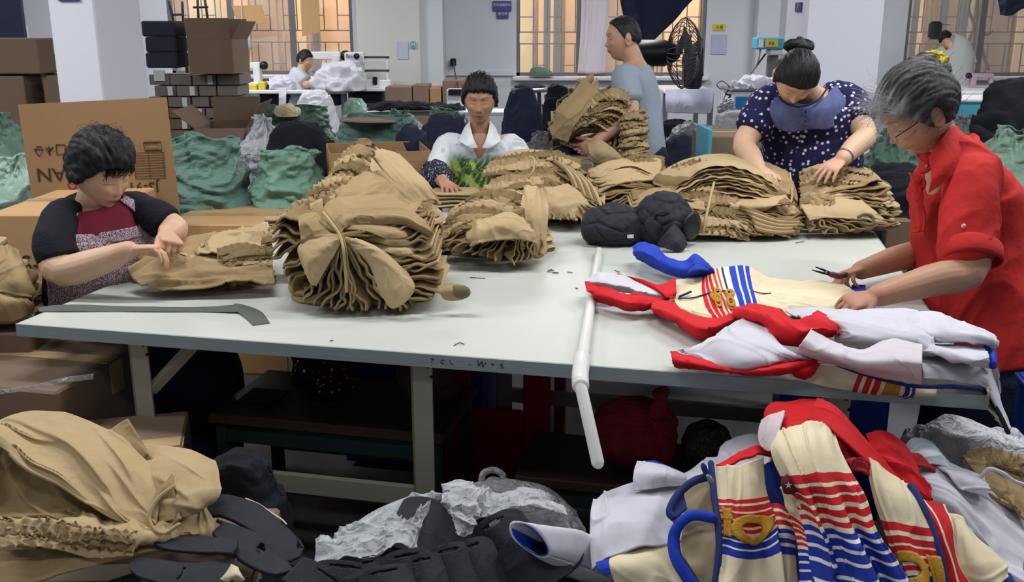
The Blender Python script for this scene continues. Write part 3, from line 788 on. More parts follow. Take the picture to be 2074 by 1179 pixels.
# --- D bundles
D0 = stack('flat folded khaki bundle behind the black padded hoods',gz(1275,432,ZT),TANG + .1,.46,.36,.22,15,70,
           amp=.010,freq=7,droop=.07,prof=.7,jit=.05,ruffle=[('R',.005,26,.3)],th=.013)
panel('trousers',[[(1190,345,3.98),(1250,322,4.0),(1330,318,4.0)],
                   [(1195,365,3.88),(1255,345,3.88),(1340,335,3.9)],
                   [(1205,392,3.82),(1260,372,3.82),(1330,362,3.84)]],M['khaki2'],D0,wr=.008,ws=9,seed=71,nu=40,nv=50,th=.008)
for k in range(3):
    ruff('elastic_waist',[pd(1255 + 10*k,330 + 4*k,4.0 - .02*k),pd(1300,316 + 6*k,3.98 - .02*k),pd(1345,326 + 6*k,3.96 - .02*k)],.03,.009,50,M['khaki3'],D0,up=-FW + np.array([0,0,.6]),seed=72 + k)
D1 = stack('widest khaki trouser bundle, bound with two cords, right of the black padded hoods',gz(1455,455,ZT),TANG + .12,.62,.38,.27,20,73,
           amp=.015,freq=7,droop=.09,prof=.74,jit=.035,ruffle=[('F',.004,17,.3)],th=.012)
panel('trousers',[[(1370,345,3.84),(1430,320,3.86),(1500,318,3.86),(1560,330,3.86),(1605,352,3.84)],
                   [(1375,368,3.74),(1435,345,3.74),(1500,345,3.74),(1565,355,3.74),(1612,378,3.74)],
                   [(1385,395,3.66),(1440,378,3.66),(1505,380,3.65),(1570,392,3.66),(1614,410,3.68)]],M['khaki'],D1,wr=.016,ws=8,seed=74,nu=60,nv=80,th=.008)
panel('trousers',[[(1470,402,3.62),(1530,400,3.6),(1590,395,3.62)],
                   [(1475,415,3.58),(1540,416,3.55),(1605,412,3.58)],
                   [(1480,428,3.58),(1540,430,3.56),(1590,402,3.60)]],M['khaki2'],D1,wr=.005,ws=9,seed=75,nu=30,nv=50,th=.006,m2=M['khaki3'])
panel('trousers',[[(1290,395,3.68),(1330,380,3.66),(1385,390,3.66)],
                   [(1285,415,3.62),(1330,408,3.6),(1380,410,3.62)],
                   [(1295,432,3.62),(1330,432,3.6),(1365,425,3.62)]],M['khaki'],D1,wr=.005,ws=9,seed=76,nu=30,nv=50,th=.006,m2=M['khaki3'])
for k in range(13):
    y = 330 + k*11; x = 1440 + (k % 4)*9 - 14
    ww = 70 if k < 6 else 100
    ruff('elastic_waist',[pd(x - ww,y + 10,3.80 - .022*k),pd(x - ww*.4,y + 0,3.72 - .018*k),pd(x + ww*.4,y + 4,3.72 - .018*k),pd(x + ww*.9,y + 14,3.78 - .021*k)],
         .036,.010,96,[M['khaki3'],M['khaki'],M['khaki2']][k % 3],D1,up=-FW + np.array([0,0,.5]),seed=100 + k)
for k in range(9):
    cord('folded_edge',[pd(1500 + 4*k,418 + 3.5*k,3.56),pd(1535,430 + 4.5*k,3.52 - .003*k),pd(1575,444 + 3.6*k,3.52 - .002*k),pd(1617,446 + 3*k,3.55)],.006,M['khaki2'] if k % 2 else M['khaki3'],D1)
cord('tie_cord',[pd(1452,322,3.80),pd(1450,352,3.66),pd(1440,395,3.55),pd(1430,440,3.47),pd(1424,470,3.47)],.005,M['khaki2'],D1)
cord('tie_cord',[pd(1600,350,3.80),pd(1604,395,3.64),pd(1598,425,3.58)],.004,M['khaki2'],D1)
# --- E : right end, two stacks
E1 = stack('upper khaki stack under the hand of the woman in the spotted blouse',gz(1705,425,ZT),TANG + .12,.46,.34,.20,13,81,
           amp=.012,freq=8,droop=.06,prof=.62,jit=.05,ruffle=[('F',.006,20,.3),('L',.008,22,.35)],th=.013)
for k in range(7):
    ruff('elastic_waist',[pd(1622,352 + 8*k,3.86 - .02*k),pd(1665,334 + 9*k,3.84 - .02*k),pd(1720,345 + 8*k,3.82 - .02*k),pd(1765,352 + 7*k,3.86 - .02*k)],.034,.010,90,[M['khaki2'],M['khaki3'],M['khaki']][k % 3],E1,up=-FW + np.array([0,0,.6]),seed=120 + k)
panel('trousers',[[(1640,392,3.70),(1700,385,3.70),(1790,382,3.74)],[(1645,402,3.66),(1705,400,3.65),(1798,395,3.70)]],M['khaki2'],E1,wr=.004,nu=14,nv=40,th=.006)
E2 = stack('lower khaki stack at the back right corner of the table',gz(1705,458,ZT),TANG + .05,.40,.18,.085,6,83,
           amp=.014,freq=9,droop=.02,prof=.8,jit=.06,th=.010)
panel('trousers',[[(1622,420,3.60),(1680,402,3.64),(1745,405,3.64)],
                   [(1630,432,3.56),(1690,425,3.56),(1770,425,3.58)],
                   [(1640,445,3.54),(1700,440,3.54),(1800,452,3.56)]],M['khaki2'],E2,wr=.006,ws=9,seed=84,nu=36,nv=50,th=.006)
for k in range(4):
    ruff('elastic_waist',[pd(1620,405 + 6*k,3.64 - .01*k),pd(1660,398 + 7*k,3.62 - .01*k),pd(1690,402 + 7*k,3.61 - .01*k)],.026,.008,50,M['khaki3'] if k % 2 else M['khaki'],E2,up=-FW + np.array([0,0,.6]),seed=130 + k)
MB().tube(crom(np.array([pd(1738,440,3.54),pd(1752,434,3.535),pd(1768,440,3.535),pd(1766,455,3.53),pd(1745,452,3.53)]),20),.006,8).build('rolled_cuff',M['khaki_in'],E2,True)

arc(E1,(1640,400,3.66),[(1790,372,3.72),(1800,384,3.70),(1806,396,3.68),(1804,410,3.67),(1796,424,3.66)],9,8,wave=.012,back=.12,th=.009)
arc(E2,(1640,430,3.56),[(1806,440,3.58),(1810,452,3.56),(1800,462,3.55),(1750,467,3.54),(1700,468,3.53),(1650,466,3.54)],11,9,wave=.012,back=.10,th=.009)
arc(D1,(1440,420,3.56),[(1622,425,3.60),(1622,445,3.57),(1618,462,3.55),(1600,474,3.53),(1560,480,3.51),(1520,480,3.50),(1480,476,3.49)],15,10,wave=.012,back=.12,th=.009)
arc(D1,(1450,415,3.56),[(1282,400,3.66),(1280,420,3.62),(1290,440,3.60),(1330,458,3.56),(1380,468,3.53)],9,11,wave=.014,back=.12,th=.009)
arc(D0,(1330,380,3.80),[(1196,350,3.90),(1192,370,3.86),(1196,392,3.82),(1210,412,3.79),(1235,428,3.76)],10,12,wave=.012,back=.14,th=.010)
# --- grey green strip of cloth on the table
st = surf([[gz(75,622,ZT + .002),gz(130,617,ZT + .004),gz(215,619,ZT + .002),gz(330,622,ZT + .003),gz(420,621,ZT + .002),gz(480,617,ZT + .012)],
           [gz(80,631,ZT + .002),gz(130,630,ZT + .004),gz(215,631,ZT + .002),gz(330,631,ZT + .003),gz(420,632,ZT + .002),gz(488,632,ZT + .006)]],8,60,wr=.0008,seed=2)
fs = thing('fabric_strip','long thin grey green strip of cloth along the left front edge of the table','cloth strip',tuple(gz(300,626,ZT)))
M['strip'] = mat('grey_green_strip','565E56',.8,.05,10,.1,200)
sheet('strip',st,M['strip'],fs,.0015)
sheet('folded_end',surf([[gz(470,618,ZT + .006),gz(482,615,ZT + .014),gz(526,629,ZT + .003),gz(547,654,ZT + .002)],
                         [gz(474,630,ZT + .004),gz(482,632,ZT + .006),gz(497,644,ZT + .003),gz(512,659,ZT + .002)]],10,24,wr=.0006),M['strip'],fs,.0015)

# --- white plastic pipe over the joint, elbow hanging over the front edge
pp = thing('plastic_pipe','white plastic pipe lying across the table and bending down over its front edge','pipe',tuple(gz(1190,620,ZT)))
a0 = gz(1213,508,ZT + .012); a1 = gz(1177,742,ZT + .016)
dn = a1 - a0; dn /= np.linalg.norm(dn)
e1 = a1 + dn*.04 + np.array([0,0,-.012]); e2 = np.array(pd(1176,782,2.085)); e3 = pd(1211,938,2.00)
MB().tube([a0,a0 + (a1 - a0)*.5,a1 - dn*.02],[.013,.013,.014],16).build('pipe',M['pvc'],pp,True)
MB().tube(crom(np.array([a1 - dn*.06,a1,e1 + np.array([0,0,.004]),e2]),16),.019,16).build('elbow',M['pvc'],pp,True)
MB().tube([e2 + (e2 - e3)*.08,e2,e3],[.0135,.0135,.0135],16).build('hanging_pipe',M['pvc'],pp,True)
MB().tube([e3 + (e3 - e2)*.0,e3 + (e3 - e2)*.004],.0115,14).build('bore',M['blackplastic'],pp,True)
# ================================================================= PEOPLE
def remesh(parts,voxel,smooth=2,fac=.5):
    v = []; f = []
    for a,b in parts:
        n = len(v) and sum(len(x) for x in v); v.append(np.asarray(a)); f += [[int(i) + n for i in q] for q in b]
    v = np.concatenate(v)
    me = bpy.data.meshes.new('tmp'); me.from_pydata(v.tolist(),[],f); me.update()
    o = bpy.data.objects.new('tmp',me); COL.objects.link(o)
    md = o.modifiers.new('r','REMESH'); md.mode = 'VOXEL'; md.voxel_size = voxel; md.adaptivity = 0
    if smooth:
        s = o.modifiers.new('s','SMOOTH'); s.iterations = smooth; s.factor = fac
    dg = bpy.context.evaluated_depsgraph_get(); dg.update()
    m2 = bpy.data.meshes.new_from_object(o.evaluated_get(dg))
    bpy.data.objects.remove(o)
    m2.polygons.foreach_set('use_smooth',np.ones(len(m2.polygons),bool))
    return m2
def getv(me):
    a = np.empty(len(me.vertices)*3); me.vertices.foreach_get('co',a); return a.reshape(-1,3)
def setv(me,v): me.vertices.foreach_set('co',v.ravel()); me.update()
def getn(me):
    a = np.empty(len(me.vertices)*3); me.vertices.foreach_get('normal',a); return a.reshape(-1,3)
def nrm(v): v = np.array(v,float); return v/(np.linalg.norm(v) + 1e-12)
def frame(fwd,up):
    f = nrm(fwd); u = np.array(up,float); u = nrm(u - f*np.dot(u,f)); r = np.cross(f,u)
    return np.array([r,f,u]).T      # columns: right(x), forward(y), up(z)
def sphere_dirs(a=56,b=72):
    th = np.linspace(0.001,math.pi - .001,a); ph = np.linspace(0,2*math.pi,b,endpoint=False)
    TT,PP = np.meshgrid(th,ph,indexing='ij')
    D = np.stack([np.sin(TT)*np.cos(PP),np.sin(TT)*np.sin(PP),np.cos(TT)],-1).reshape(-1,3)
    return D,gridfaces(a,b,True)
G2 = lambda x,z,cx,cz,sx,sz: np.exp(-((x - cx)/sx)**2 - ((z - cz)/sz)**2)
def skull(D):
    """head surface (metres, local: x right, y forward, z up; origin between the ears)"""
    x,y,z = D[:,0],D[:,1],D[:,2]
    P = np.stack([x*.074,y*.092,z*.112],-1)
    low = sm(.0,-1.0,z)
    P[:,0] *= 1 - .30*low**1.3
    P[:,1] = np.where(y > 0,P[:,1]*(1 - .10*low)*(1 + .0*low),P[:,1]*(1 - .45*low)) + .012*low
    P[:,1] = np.where(y > 0,np.minimum(P[:,1],.082 + .010*np.sign(P[:,1])*(y - .8)),P[:,1])
    P[:,2] *= np.where(z < 0,1.04,1.0)
    return P
def face_detail(P):
    """displace the front of the head into brow, sockets, nose, lips and chin"""
    x,z = P[:,0].copy(),P[:,2].copy(); fr = sm(.02,.055,P[:,1]); d = np.zeros(len(P)); ax = np.abs(x)
    d += .0055*G2(ax,z,.026,.032,.022,.008)                     # brow
    d -= .0100*G2(ax,z,.031,.012,.016,.013)                     # socket
    d += .0066*G2(ax,z,.031,.010,.0125,.0085)                   # closed lid over eyeball
    d -= .0016*G2(ax,z,.031,.0035,.013,.0016)                   # lid line
    d += .0060*G2(ax,z,.041,-.018,.016,.014)                    # cheekbone
    d += .012*np.exp(-(ax/.0075)**2)*sm(.030,-.020,z)*sm(-.040,-.026,z)
    d += .0115*G2(ax,z,0,-.026,.0095,.0085) + .0060*G2(ax,z,.0125,-.030,.0060,.0060)
    d += .0050*G2(ax,z,0,-.055,.030,.018)                       # muzzle
    d += .0042*G2(ax,z,0,-.0515,.019,.0038) + .0050*G2(ax,z,0,-.0625,.016,.0045)
    d -= .0034*G2(ax,z,0,-.0568,.023,.0017)
    d -= .0040*G2(ax,z,0,-.073,.018,.0055)
    d += .0075*G2(ax,z,0,-.090,.018,.013)                       # chin
    d -= .0020*np.exp(-((ax - (.022 + (-.03 - z)*.25))/.004)**2)*sm(-.065,-.05,z)*sm(-.022,-.032,z)   # fold beside mouth
    P[:,1] += d*fr
    return P
def face_color(P,skin,lips,brow=(.03,.025,.022),age=.0):
    x,z = P[:,0],P[:,2]; ax = np.abs(x); fr = sm(.045,.06,P[:,1])[:,None]
    c = np.tile(np.array(skin),(len(P),1))
    def mixc(c,k,t): k = np.clip(k,0,1)[:,None]*fr; return c*(1 - k) + np.array(t)*k
    red = np.array(skin)*[1.08,.80,.76]
    c = mixc(c,.35*G2(ax,z,.040,-.020,.020,.018),red); c = mixc(c,.3*G2(ax,z,0,-.026,.013,.010),red)
    c = mixc(c,.18*G2(ax,z,.031,.012,.018,.014),np.array(skin)*[.75,.66,.62])  # eye sockets darkened, shade put into the skin colour
    c = mixc(c,1.2*G2(ax,z,0,-.057,.021,.0085),lips)
    c = mixc(c,1.1*G2(ax,z,0,-.0568,.021,.0016),np.array(lips)*.35)
    c = mixc(c,.8*np.exp(-((z - .0035 + 8*(ax - .031)**2)/.0013)**2)*sm(.016,.013 + .03,ax + .017)*sm(.050,.044,ax),(.04,.025,.02))
    c = mixc(c,.6*np.exp(-((z - (.030 + .006*(1 - ((ax - .030)/.02)**2)))/.0035)**2)*sm(.010,.016,ax)*sm(.052,.042,ax),brow)
    c = mixc(c,1.0*G2(ax,z,.0075,-.0355,.0038,.0022),(.08,.03,.025))
    return c
def ear(side,scale=1):
    """outer ear: a flattened shell with a rim"""
    a = np.linspace(0,2*math.pi,14,endpoint=False)
    c = np.array([side*.073,-.004,-.004])
    pts = [c + np.array([side*(.006 + .006*math.sin(t)*0),-.016*math.cos(t)*.9 - .006,.030*math.sin(t)])*scale for t in a]
    r = [.0052 if math.sin(t) > -.6 else .0065 for t in a]
    V,f = tube(pts,r,8,closed=True)
    V2,f2 = tube([c + np.array([side*-.006,.008,0]),c + np.array([side*.004,-.008,.002])],[.010,.016],10,rb=[.022,.024],up=(0,0,1))
    return [(V,f),(V2,f2)]
def hand(wr,dirv,palmn,side,s=1.0,curl=(.5,.55,.6,.65),spread=.12,thumb=(.55,.35),length=1.0):
    """five fingered hand; dirv: wrist->knuckles, palmn: palm facing direction, side: +1 thumb toward cross(palmn, dir)"""
    d = nrm(dirv); n = np.array(palmn,float); n = nrm(n - d*np.dot(n,d)); l = np.cross(n,d)*side
    W = np.array(wr,float); out = []
    # palm: slab made of a flattened tube
    out.append(tube([W - d*.02*s,W + d*.012*s,W + d*.045*s,W + d*.078*s,W + d*.086*s],[.024*s,.027*s,.037*s,.040*s,.036*s],16,up=n,rb=[.018*s,.017*s,.015*s,.012*s,.009*s]))
    L = [.070,.080,.075,.060]; r0 = [.0092,.0094,.0090,.0080]
    for k in range(4):
        off = (1.5 - k)*.0205*s
        kn = W + d*(.078 - .005*abs(k - 1))*s + l*off
        a = (1.5 - k)*spread
        fd = nrm(d*math.cos(a) + l*math.sin(a)); ln = L[k]*s*length; c = curl[k]
        p = [kn - fd*.014*s,kn]; cur = fd; ang = 0
        for j,fr in enumerate((.44,.32,.24)):
            ang += c*(1.0,.95,.6)[j]
            cur = nrm(fd*math.cos(ang) + n*math.sin(ang)); p.append(p[-1] + cur*ln*fr)
        q = []; rad = [r0[k]*1.05,r0[k],r0[k]*.92,r0[k]*.84,r0[k]*.66]
        out.append(tube(p,[x*s for x in rad],10,up=l))
    b = W + d*.022*s + l*.020*s
    t1 = nrm(d*math.cos(thumb[0] + .25) + l*math.sin(thumb[0] + .25) + n*.35)
    t2 = nrm(t1*math.cos(thumb[1]) + d*math.sin(thumb[1])*.8 + n*.3*math.sin(thumb[1]))
    p = [b - t1*.01*s,b + t1*.030*s,b + t1*.030*s + t2*.030*s,b + t1*.030*s + t2*.052*s]
    out.append(tube(p,[.0145*s,.0120*s,.0102*s,.0075*s],10,up=n))
    return out
def loftsec(secs,right,n=40,e=2.3):
    """torso: sections (centre, half width, half depth, forward vector) as superellipses"""
    V = []
    a = np.linspace(0,2*math.pi,n,endpoint=False)
    S = [(np.array(c),hw,hd) for c,hw,hd in secs]
    C = crom(np.array([np.concatenate([c,[hw,hd]]) for c,hw,hd in S]),6*len(S))
    r = nrm(right)
    for row in C:
        c,hw,hd = row[:3],row[3],row[4]
        V.append((c,hw,hd))
    cs = np.array([v[0] for v in V]); T = np.gradient(cs,axis=0); T /= np.linalg.norm(T,axis=1)[:,None]
    out = []
    for (c,hw,hd),t in zip(V,T):
        rr_ = nrm(r - t*np.dot(r,t)); fd = np.cross(t,rr_)
        ca,sa = np.cos(a),np.sin(a)
        out.append(c + np.outer(np.sign(ca)*np.abs(ca)**(2/e)*hw,rr_) + np.outer(np.sign(sa)*np.abs(sa)**(2/e)*hd,fd))
    m = len(out); f = [q for q in gridfaces(m,n,True)]
    f.append(list(range(n))[::-1]); f.append([(m - 1)*n + j for j in range(n)])
    return np.concatenate(out),[q[::-1] for q in f]

SKIN = lin('C79E84'); SKIN2 = lin('B98D72'); SKIN3 = lin('D0AB8E'); LIPS = lin('A8675C')
M['skin'] = col_mat('skin',.52,.35,bump=.08,bs=350)
M['hair'] = col_mat('hair',.55,.28,bump=.7,bs=90,stretch=(1,1,.15))
def body(name,label,P,voxel=.003,group=None):
    """P: dict with secs(list of centre,hw,hd), right, neck(list pts, r), head(centre, fwd, up, scale), arms, hands"""
    root = thing('person',label,'person',tuple(map(float,P['loc'])),group)
    parts = [loftsec(P['secs'],P['right'])]
    nb = P['neck']; parts.append(tube(nb[0],nb[1],18))
    hc,hf,hu,hs = P['head']; HF = frame(hf,hu)
    D,f = sphere_dirs(); S = face_detail(skull(D)) 
    W = lambda X: X*hs @ HF.T + np.array(hc)
    parts.append((W(S),f))
    for sd in (-1,1):
        for (a,b) in ear(sd): parts.append((W(a),b))
    for a in P['arms']:
        pts = [np.array(x) for x in a[0]]; rad = a[1]; m = 14
        parts.append(tube(crom(np.array(pts),m),crom(np.array(rad,float),m),18))
    for h in P['hands']: parts += h
    for l in P.get('legs',[]):
        parts.append(tube(crom(np.array(l[0]),12),crom(np.array(l[1],float),12),16))
    me = remesh(parts,voxel,3,.45)
    v = getv(me); q = (v - np.array(hc)) @ HF/hs
    near = (np.linalg.norm(q,axis=1) < .16)
    skin = np.array(P.get('skin',SKIN))
    c = np.tile(skin,(len(v),1))
    nn = fbm(v*22,5,2)[:,None]; c = c*(1 + .05*nn) 
    red = np.zeros(len(v))
    for h in P.get('handpos',[]):
        d = np.linalg.norm(v - np.array(h),axis=1); red = np.maximum(red,sm(.13,.05,d))
    c = c*(1 - red[:,None]*np.array([.0,.10,.10]))
    fc = face_color(q,skin,P.get('lips',LIPS)); c[near] = fc[near]*(1 + .05*nn[near])
    # re-sharpen the face on the remeshed surface
    setcol(me,c)
    me.name = 'body'; o = link('body',me,M['skin'],root)
    return root,HF,W
def fold_disp(me,amp,scale,seed,aniso=(1,1,1),extra=None):
    v = getv(me); n = getn(me)
    q = v*np.array(aniso)*scale
    wq = q + 1.2*np.stack([noise(q*.5,seed + 1),noise(q*.5,seed + 2),noise(q*.5,seed + 3)],-1)
    d = .55*(ridge(wq,seed,2) - .5) + .6*fbm(q*.8,seed + 9,2)
    if extra is not None: d = d + extra(v)
    v = v + n*(d*amp)[:,None]; setv(me,v); return me
def shirt(name,root,parts,mt,voxel=.005,amp=.006,scale=9,seed=1,aniso=(1,1,.5),mod=None,smooth=3,label=None,colfn=None):
    me = remesh(parts,voxel,smooth,.5)
    fold_disp(me,amp,scale,seed,aniso)
    if mod is not None:
        v = getv(me); n = getn(me); v = mod(v,n); setv(me,v)
    if colfn is not None: setcol(me,colfn(getv(me)))
    me.name = name
    return link(name,me,mt,root,label)
def hair(name,root,W,mask,thick,color,seed=1,freq=(30,30,4),res=(90,110),extra=None,mt=None,amp=.003,colfn=None):
    D,f = sphere_dirs(*res); S = skull(D)
    m = mask(D); th = thick(D) if callable(thick) else thick
    n = D/np.linalg.norm(D*[1,1,1],axis=1)[:,None]
    st = noise(np.stack([np.arctan2(D[:,0],D[:,2] + 1.2)*26,np.arctan2(D[:,1],1.3 + D[:,2])*5,D[:,0]*0 + seed],-1),seed) + .5*noise(np.stack([np.arctan2(D[:,0],D[:,2] + 1.2)*55,D[:,1]*6,D[:,0]*0 + seed],-1),seed + 1)
    off = m*(th + amp*st) - (1 - m)*.016
    S = S + n*off[:,None]
    if extra is not None: S = extra(S,D)
    c = np.tile(np.array(color),(len(S),1))*(1 + .35*st[:,None])
    if colfn is not None: c = colfn(D,c,st)
    return raw(name,W(S),f,mt or M['hair'],root,True,col=np.clip(c,0,1))
def strands(name,root,W,starts,color,seed=1,n=90,length=.05,r=.0005,lift=.012,dirf=None,mt=None):
    rg = np.random.default_rng(seed); mb_v = []; mb_f = []; cnt = 0
    for i in range(n):
        d = starts(rg); S = skull(d[None])[0]; nn = nrm(d)
        dr = nrm(dirf(d,rg)) if dirf else nrm(np.cross(nn,rg.normal(size=3)))
        L = length*rg.uniform(.5,1.2); b = rg.uniform(.2,1)*lift
        pts = [S + nn*.006,S + nn*(.014 + b*.5) + dr*L*.4,S + nn*(.016 + b) + dr*L*.8,S + nn*(.010 + b*1.2) + dr*L*1.15 + rg.normal(size=3)*.004]
        V,f = tube([W(p[None])[0] for p in crom(np.array(pts),6)],r,3,cap=False)
        mb_v.append(V); mb_f += [[int(j) + cnt for j in q] for q in f]; cnt += len(V)
    v = np.concatenate(mb_v)
    return raw(name,v,mb_f,mt or M['hair'],root,True,col=np.tile(np.array(color),(len(v),1)))
HB = lin('17161A')

# ---------------- 1. seated woman at the left edge, patterned apron
def person_left():
    hc = pd(202,345,2.89); hf = nrm(np.array([.80,-.42,-.46])); hu = np.array([.36,-.25,1.0])
    nbase = pd(186,408,2.93); ch = pd(190,474,2.98); be = np.array([-1.30,2.92,.80]); pe = np.array([-1.36,2.98,.50])
    right = nrm(np.array([-.66,-.75,0.02]))
    rs = pd(122,444,2.86); ls = pd(280,424,3.03)
    re_ = pd(122,548,2.78); rw = pd(262,507,2.72); le = pd(352,462,2.98); lw = pd(338,478,2.86)
    rdir = nrm(pd(322,500,2.72) - rw); 
    rh = hand(rw,pd(318,502,2.735) - rw,(.1,-.2,-1),-1,.88,curl=(.75,.7,.65,.6),spread=.06,thumb=(.25,.5))
    lh = hand(lw + np.array([.0,0,.01]),pd(352,500,2.80) - lw,(-.5,.1,-1),1,.88,curl=(1.0,1.05,1.1,1.1),spread=.05,thumb=(.3,.7))
    P = dict(loc=(-1.45,3.0,0),right=right,skin=SKIN3,
             secs=[(pe,.145,.11),((pe + be)/2,.14,.11),(be,.14,.11),(ch,.150,.105),(pd(190,438,2.96),.12,.075),(nbase,.055,.05)],
             neck=([pd(183,430,2.96),nbase,pd(196,375,2.90),pd(202,340,2.87)],[.052,.047,.045,.045]),
             head=(hc,hf,hu,1.0),
             arms=[([rs,(rs + re_)/2 + np.array([-.01,-.01,0]),re_,(re_ + rw)/2 + np.array([0,0,-.008]),rw],[.052,.050,.047,.042,.028]),
                   ([ls,(ls + le)/2,le,(le + lw)/2,lw],[.050,.046,.042,.037,.027])],
             hands=[rh,lh],handpos=[pd(300,503,2.73),pd(345,492,2.82)],
             legs=[([pe,pe + np.array([.18,-.10,-.02]),pe + np.array([.38,-.20,-.03]),pe + np.array([.40,-.20,-.28]),pe + np.array([.38,-.2,-.48])],[.10,.09,.075,.06,.045]),
                   ([pe,pe + np.array([.12,.10,-.02]),pe + np.array([.33,.02,-.03]),pe + np.array([.36,.02,-.28]),pe + np.array([.34,.02,-.48])],[.10,.09,.075,.06,.045])])
    root,HF,W = body('body','seated woman in a black shirt and speckled apron at the left edge of the table',P)
    fwd = np.cross([0,0,1.0],right)*1.0
    fwd = nrm(np.array([.75,-.66,0]))
    SL = [(pe,.158,.125),((pe + be)/2,.155,.125),(be,.155,.122),(ch,.165,.118),(pd(186,432,2.96),.150,.090),(pd(180,398,2.935),.080,.064)]
    sl = [loftsec(SL,right),
          tube(crom(np.array([rs + (rs - ls)*-.12,rs + np.array([0,0,.004]),(rs + re_)/2 + np.array([-.01,-.01,.006]),rs*.22 + re_*.78]),12),crom(np.array([.056,.058,.059,.058]),12),20),
          tube(crom(np.array([ls + (rs - ls)*.12,ls,(ls + le)/2 + np.array([0,0,.005]),ls*.18 + le*.82]),12),crom(np.array([.054,.056,.057,.056]),12),20)]
    nk = np.array(pd(199,436,2.86))
    def neckline(v,n):
        k = sm(1.15,.9,np.linalg.norm(v - pd(207,402,2.875),axis=1)/.066)
        return v - n*(k*.035)[:,None]
    shirt('black_shirt',root,sl,M['black'],.005,.007,8,3,(1,1,.6),neckline)
    # maroon under-panel and apron: front shells following the torso
    def front(zl,a0,a1,off,nu=40,nv=30,top=None):
        """strip of the torso front: angle range a0..a1, height list zl (section param 0..1)"""
        C = crom(np.array([np.concatenate([c,[hw,hd]]) for c,hw,hd in SL]),61)
        G = np.zeros((nu,nv,3))
        T = np.gradient(C[:,:3],axis=0)
        for i,u in enumerate(np.linspace(zl[0],zl[1],nu)):
            j = u*60; j0 = min(int(j),59); w_ = j - j0; row = C[j0]*(1 - w_) + C[j0 + 1]*w_; t = nrm(T[j0])
            r_ = nrm(right - t*np.dot(right,t)); fd = np.cross(t,r_); fd = fd if np.dot(fd,fwd) > 0 else -fd
            b0 = a0(u) if callable(a0) else a0; b1 = a1(u) if callable(a1) else a1
            an = np.linspace(b0,b1,nv); ca,sa = np.cos(an),np.sin(an)
            G[i] = row[:3] + np.outer(np.sign(ca)*np.abs(ca)**.87*(row[3] + off),r_) + np.outer(np.sign(sa)*np.abs(sa)**.87*(row[4] + off),fd)
        return G
    def crinkle(G,s,amp=.004):
        n = normals(G); return G + n*(fbm(G*16,s,3)*amp)[...,None]
    sheet('maroon_yoke',crinkle(front((.60,.96),R(35),R(148),.012),3),mat('maroon_cloth','7B2138',.8,.12,12,.2,150),root,.003)
    sheet('maroon_strap',crinkle(front((.55,.99),R(139),R(154),.014,nv=8),4,.002),bpy.data.materials['maroon_cloth'],root,.003)
    apm = spot_mat('speckled_apron','CBBAC2',['5E3A52','6A4560','3E2A40'],300,.46,.85)
    sheet('apron',crinkle(front((.12,.70),R(12),R(168),.018,60,50),5,.007),apm,root,.003,flip=False)
    sheet('apron_strap',crinkle(front((.68,.97),lambda u: R(34) + (u - .68)*.3,lambda u: R(50) + (u - .68)*.3,.022,30,8),6,.002),apm,root,.003)
    sheet('apron_strap',crinkle(front((.66,.99),R(120),R(142),.024,30,8),7,.002),apm,root,.003)
    sheet('apron_side',crinkle(front((.60,.84),lambda u: R(168) + (u - .6)*.4,lambda u: R(180) + (u - .6)*.4,.017,30,8),8,.002),apm,root,.003)
    shirt('trousers',root,[tube(crom(np.array([pe,pe + np.array(a),pe + np.array(b),pe + np.array(c)]),12),crom(np.array([.15,.135,.125,.10]),12),14) for a,b,c in (([.18,-.1,-.02],[.38,-.2,-.05],[.38,-.2,-.48]),([.12,.1,-.02],[.33,.02,-.05],[.34,.02,-.48]))],M['navy'],.012,.004,7,3)
    # hair: short, thick cap with fringe
    def mask(D):
        x,y,z = D[:,0],D[:,1],D[:,2]
        line = .46*sm(.2,.9,y) - .32*sm(.55,-.1,y) - .15*sm(-.2,-1,y) + .08*noise(D*7,3)
        return sm(line - .05,line + .09,z)
    hair('hair',root,W,mask,lambda D: .017 + .012*sm(.0,.9,D[:,2]) + .004*noise(D*5,2),HB,4,amp=.0045)
    strands('loose_hair',root,W,lambda r: nrm(np.array([r.normal()*.3,r.normal()*.5,1.0])),HB,2,110,.04,.0005,.022)
    strands('fringe',root,W,lambda r: nrm(np.array([r.uniform(-.8,.8),1.0,.62 + r.uniform(-.05,.2)])),HB,3,160,.026,.0008,.004,dirf=lambda d,r: np.array([d[0]*.2 + r.normal()*.1,.15,-1.0]))
    return root
PL = person_left()

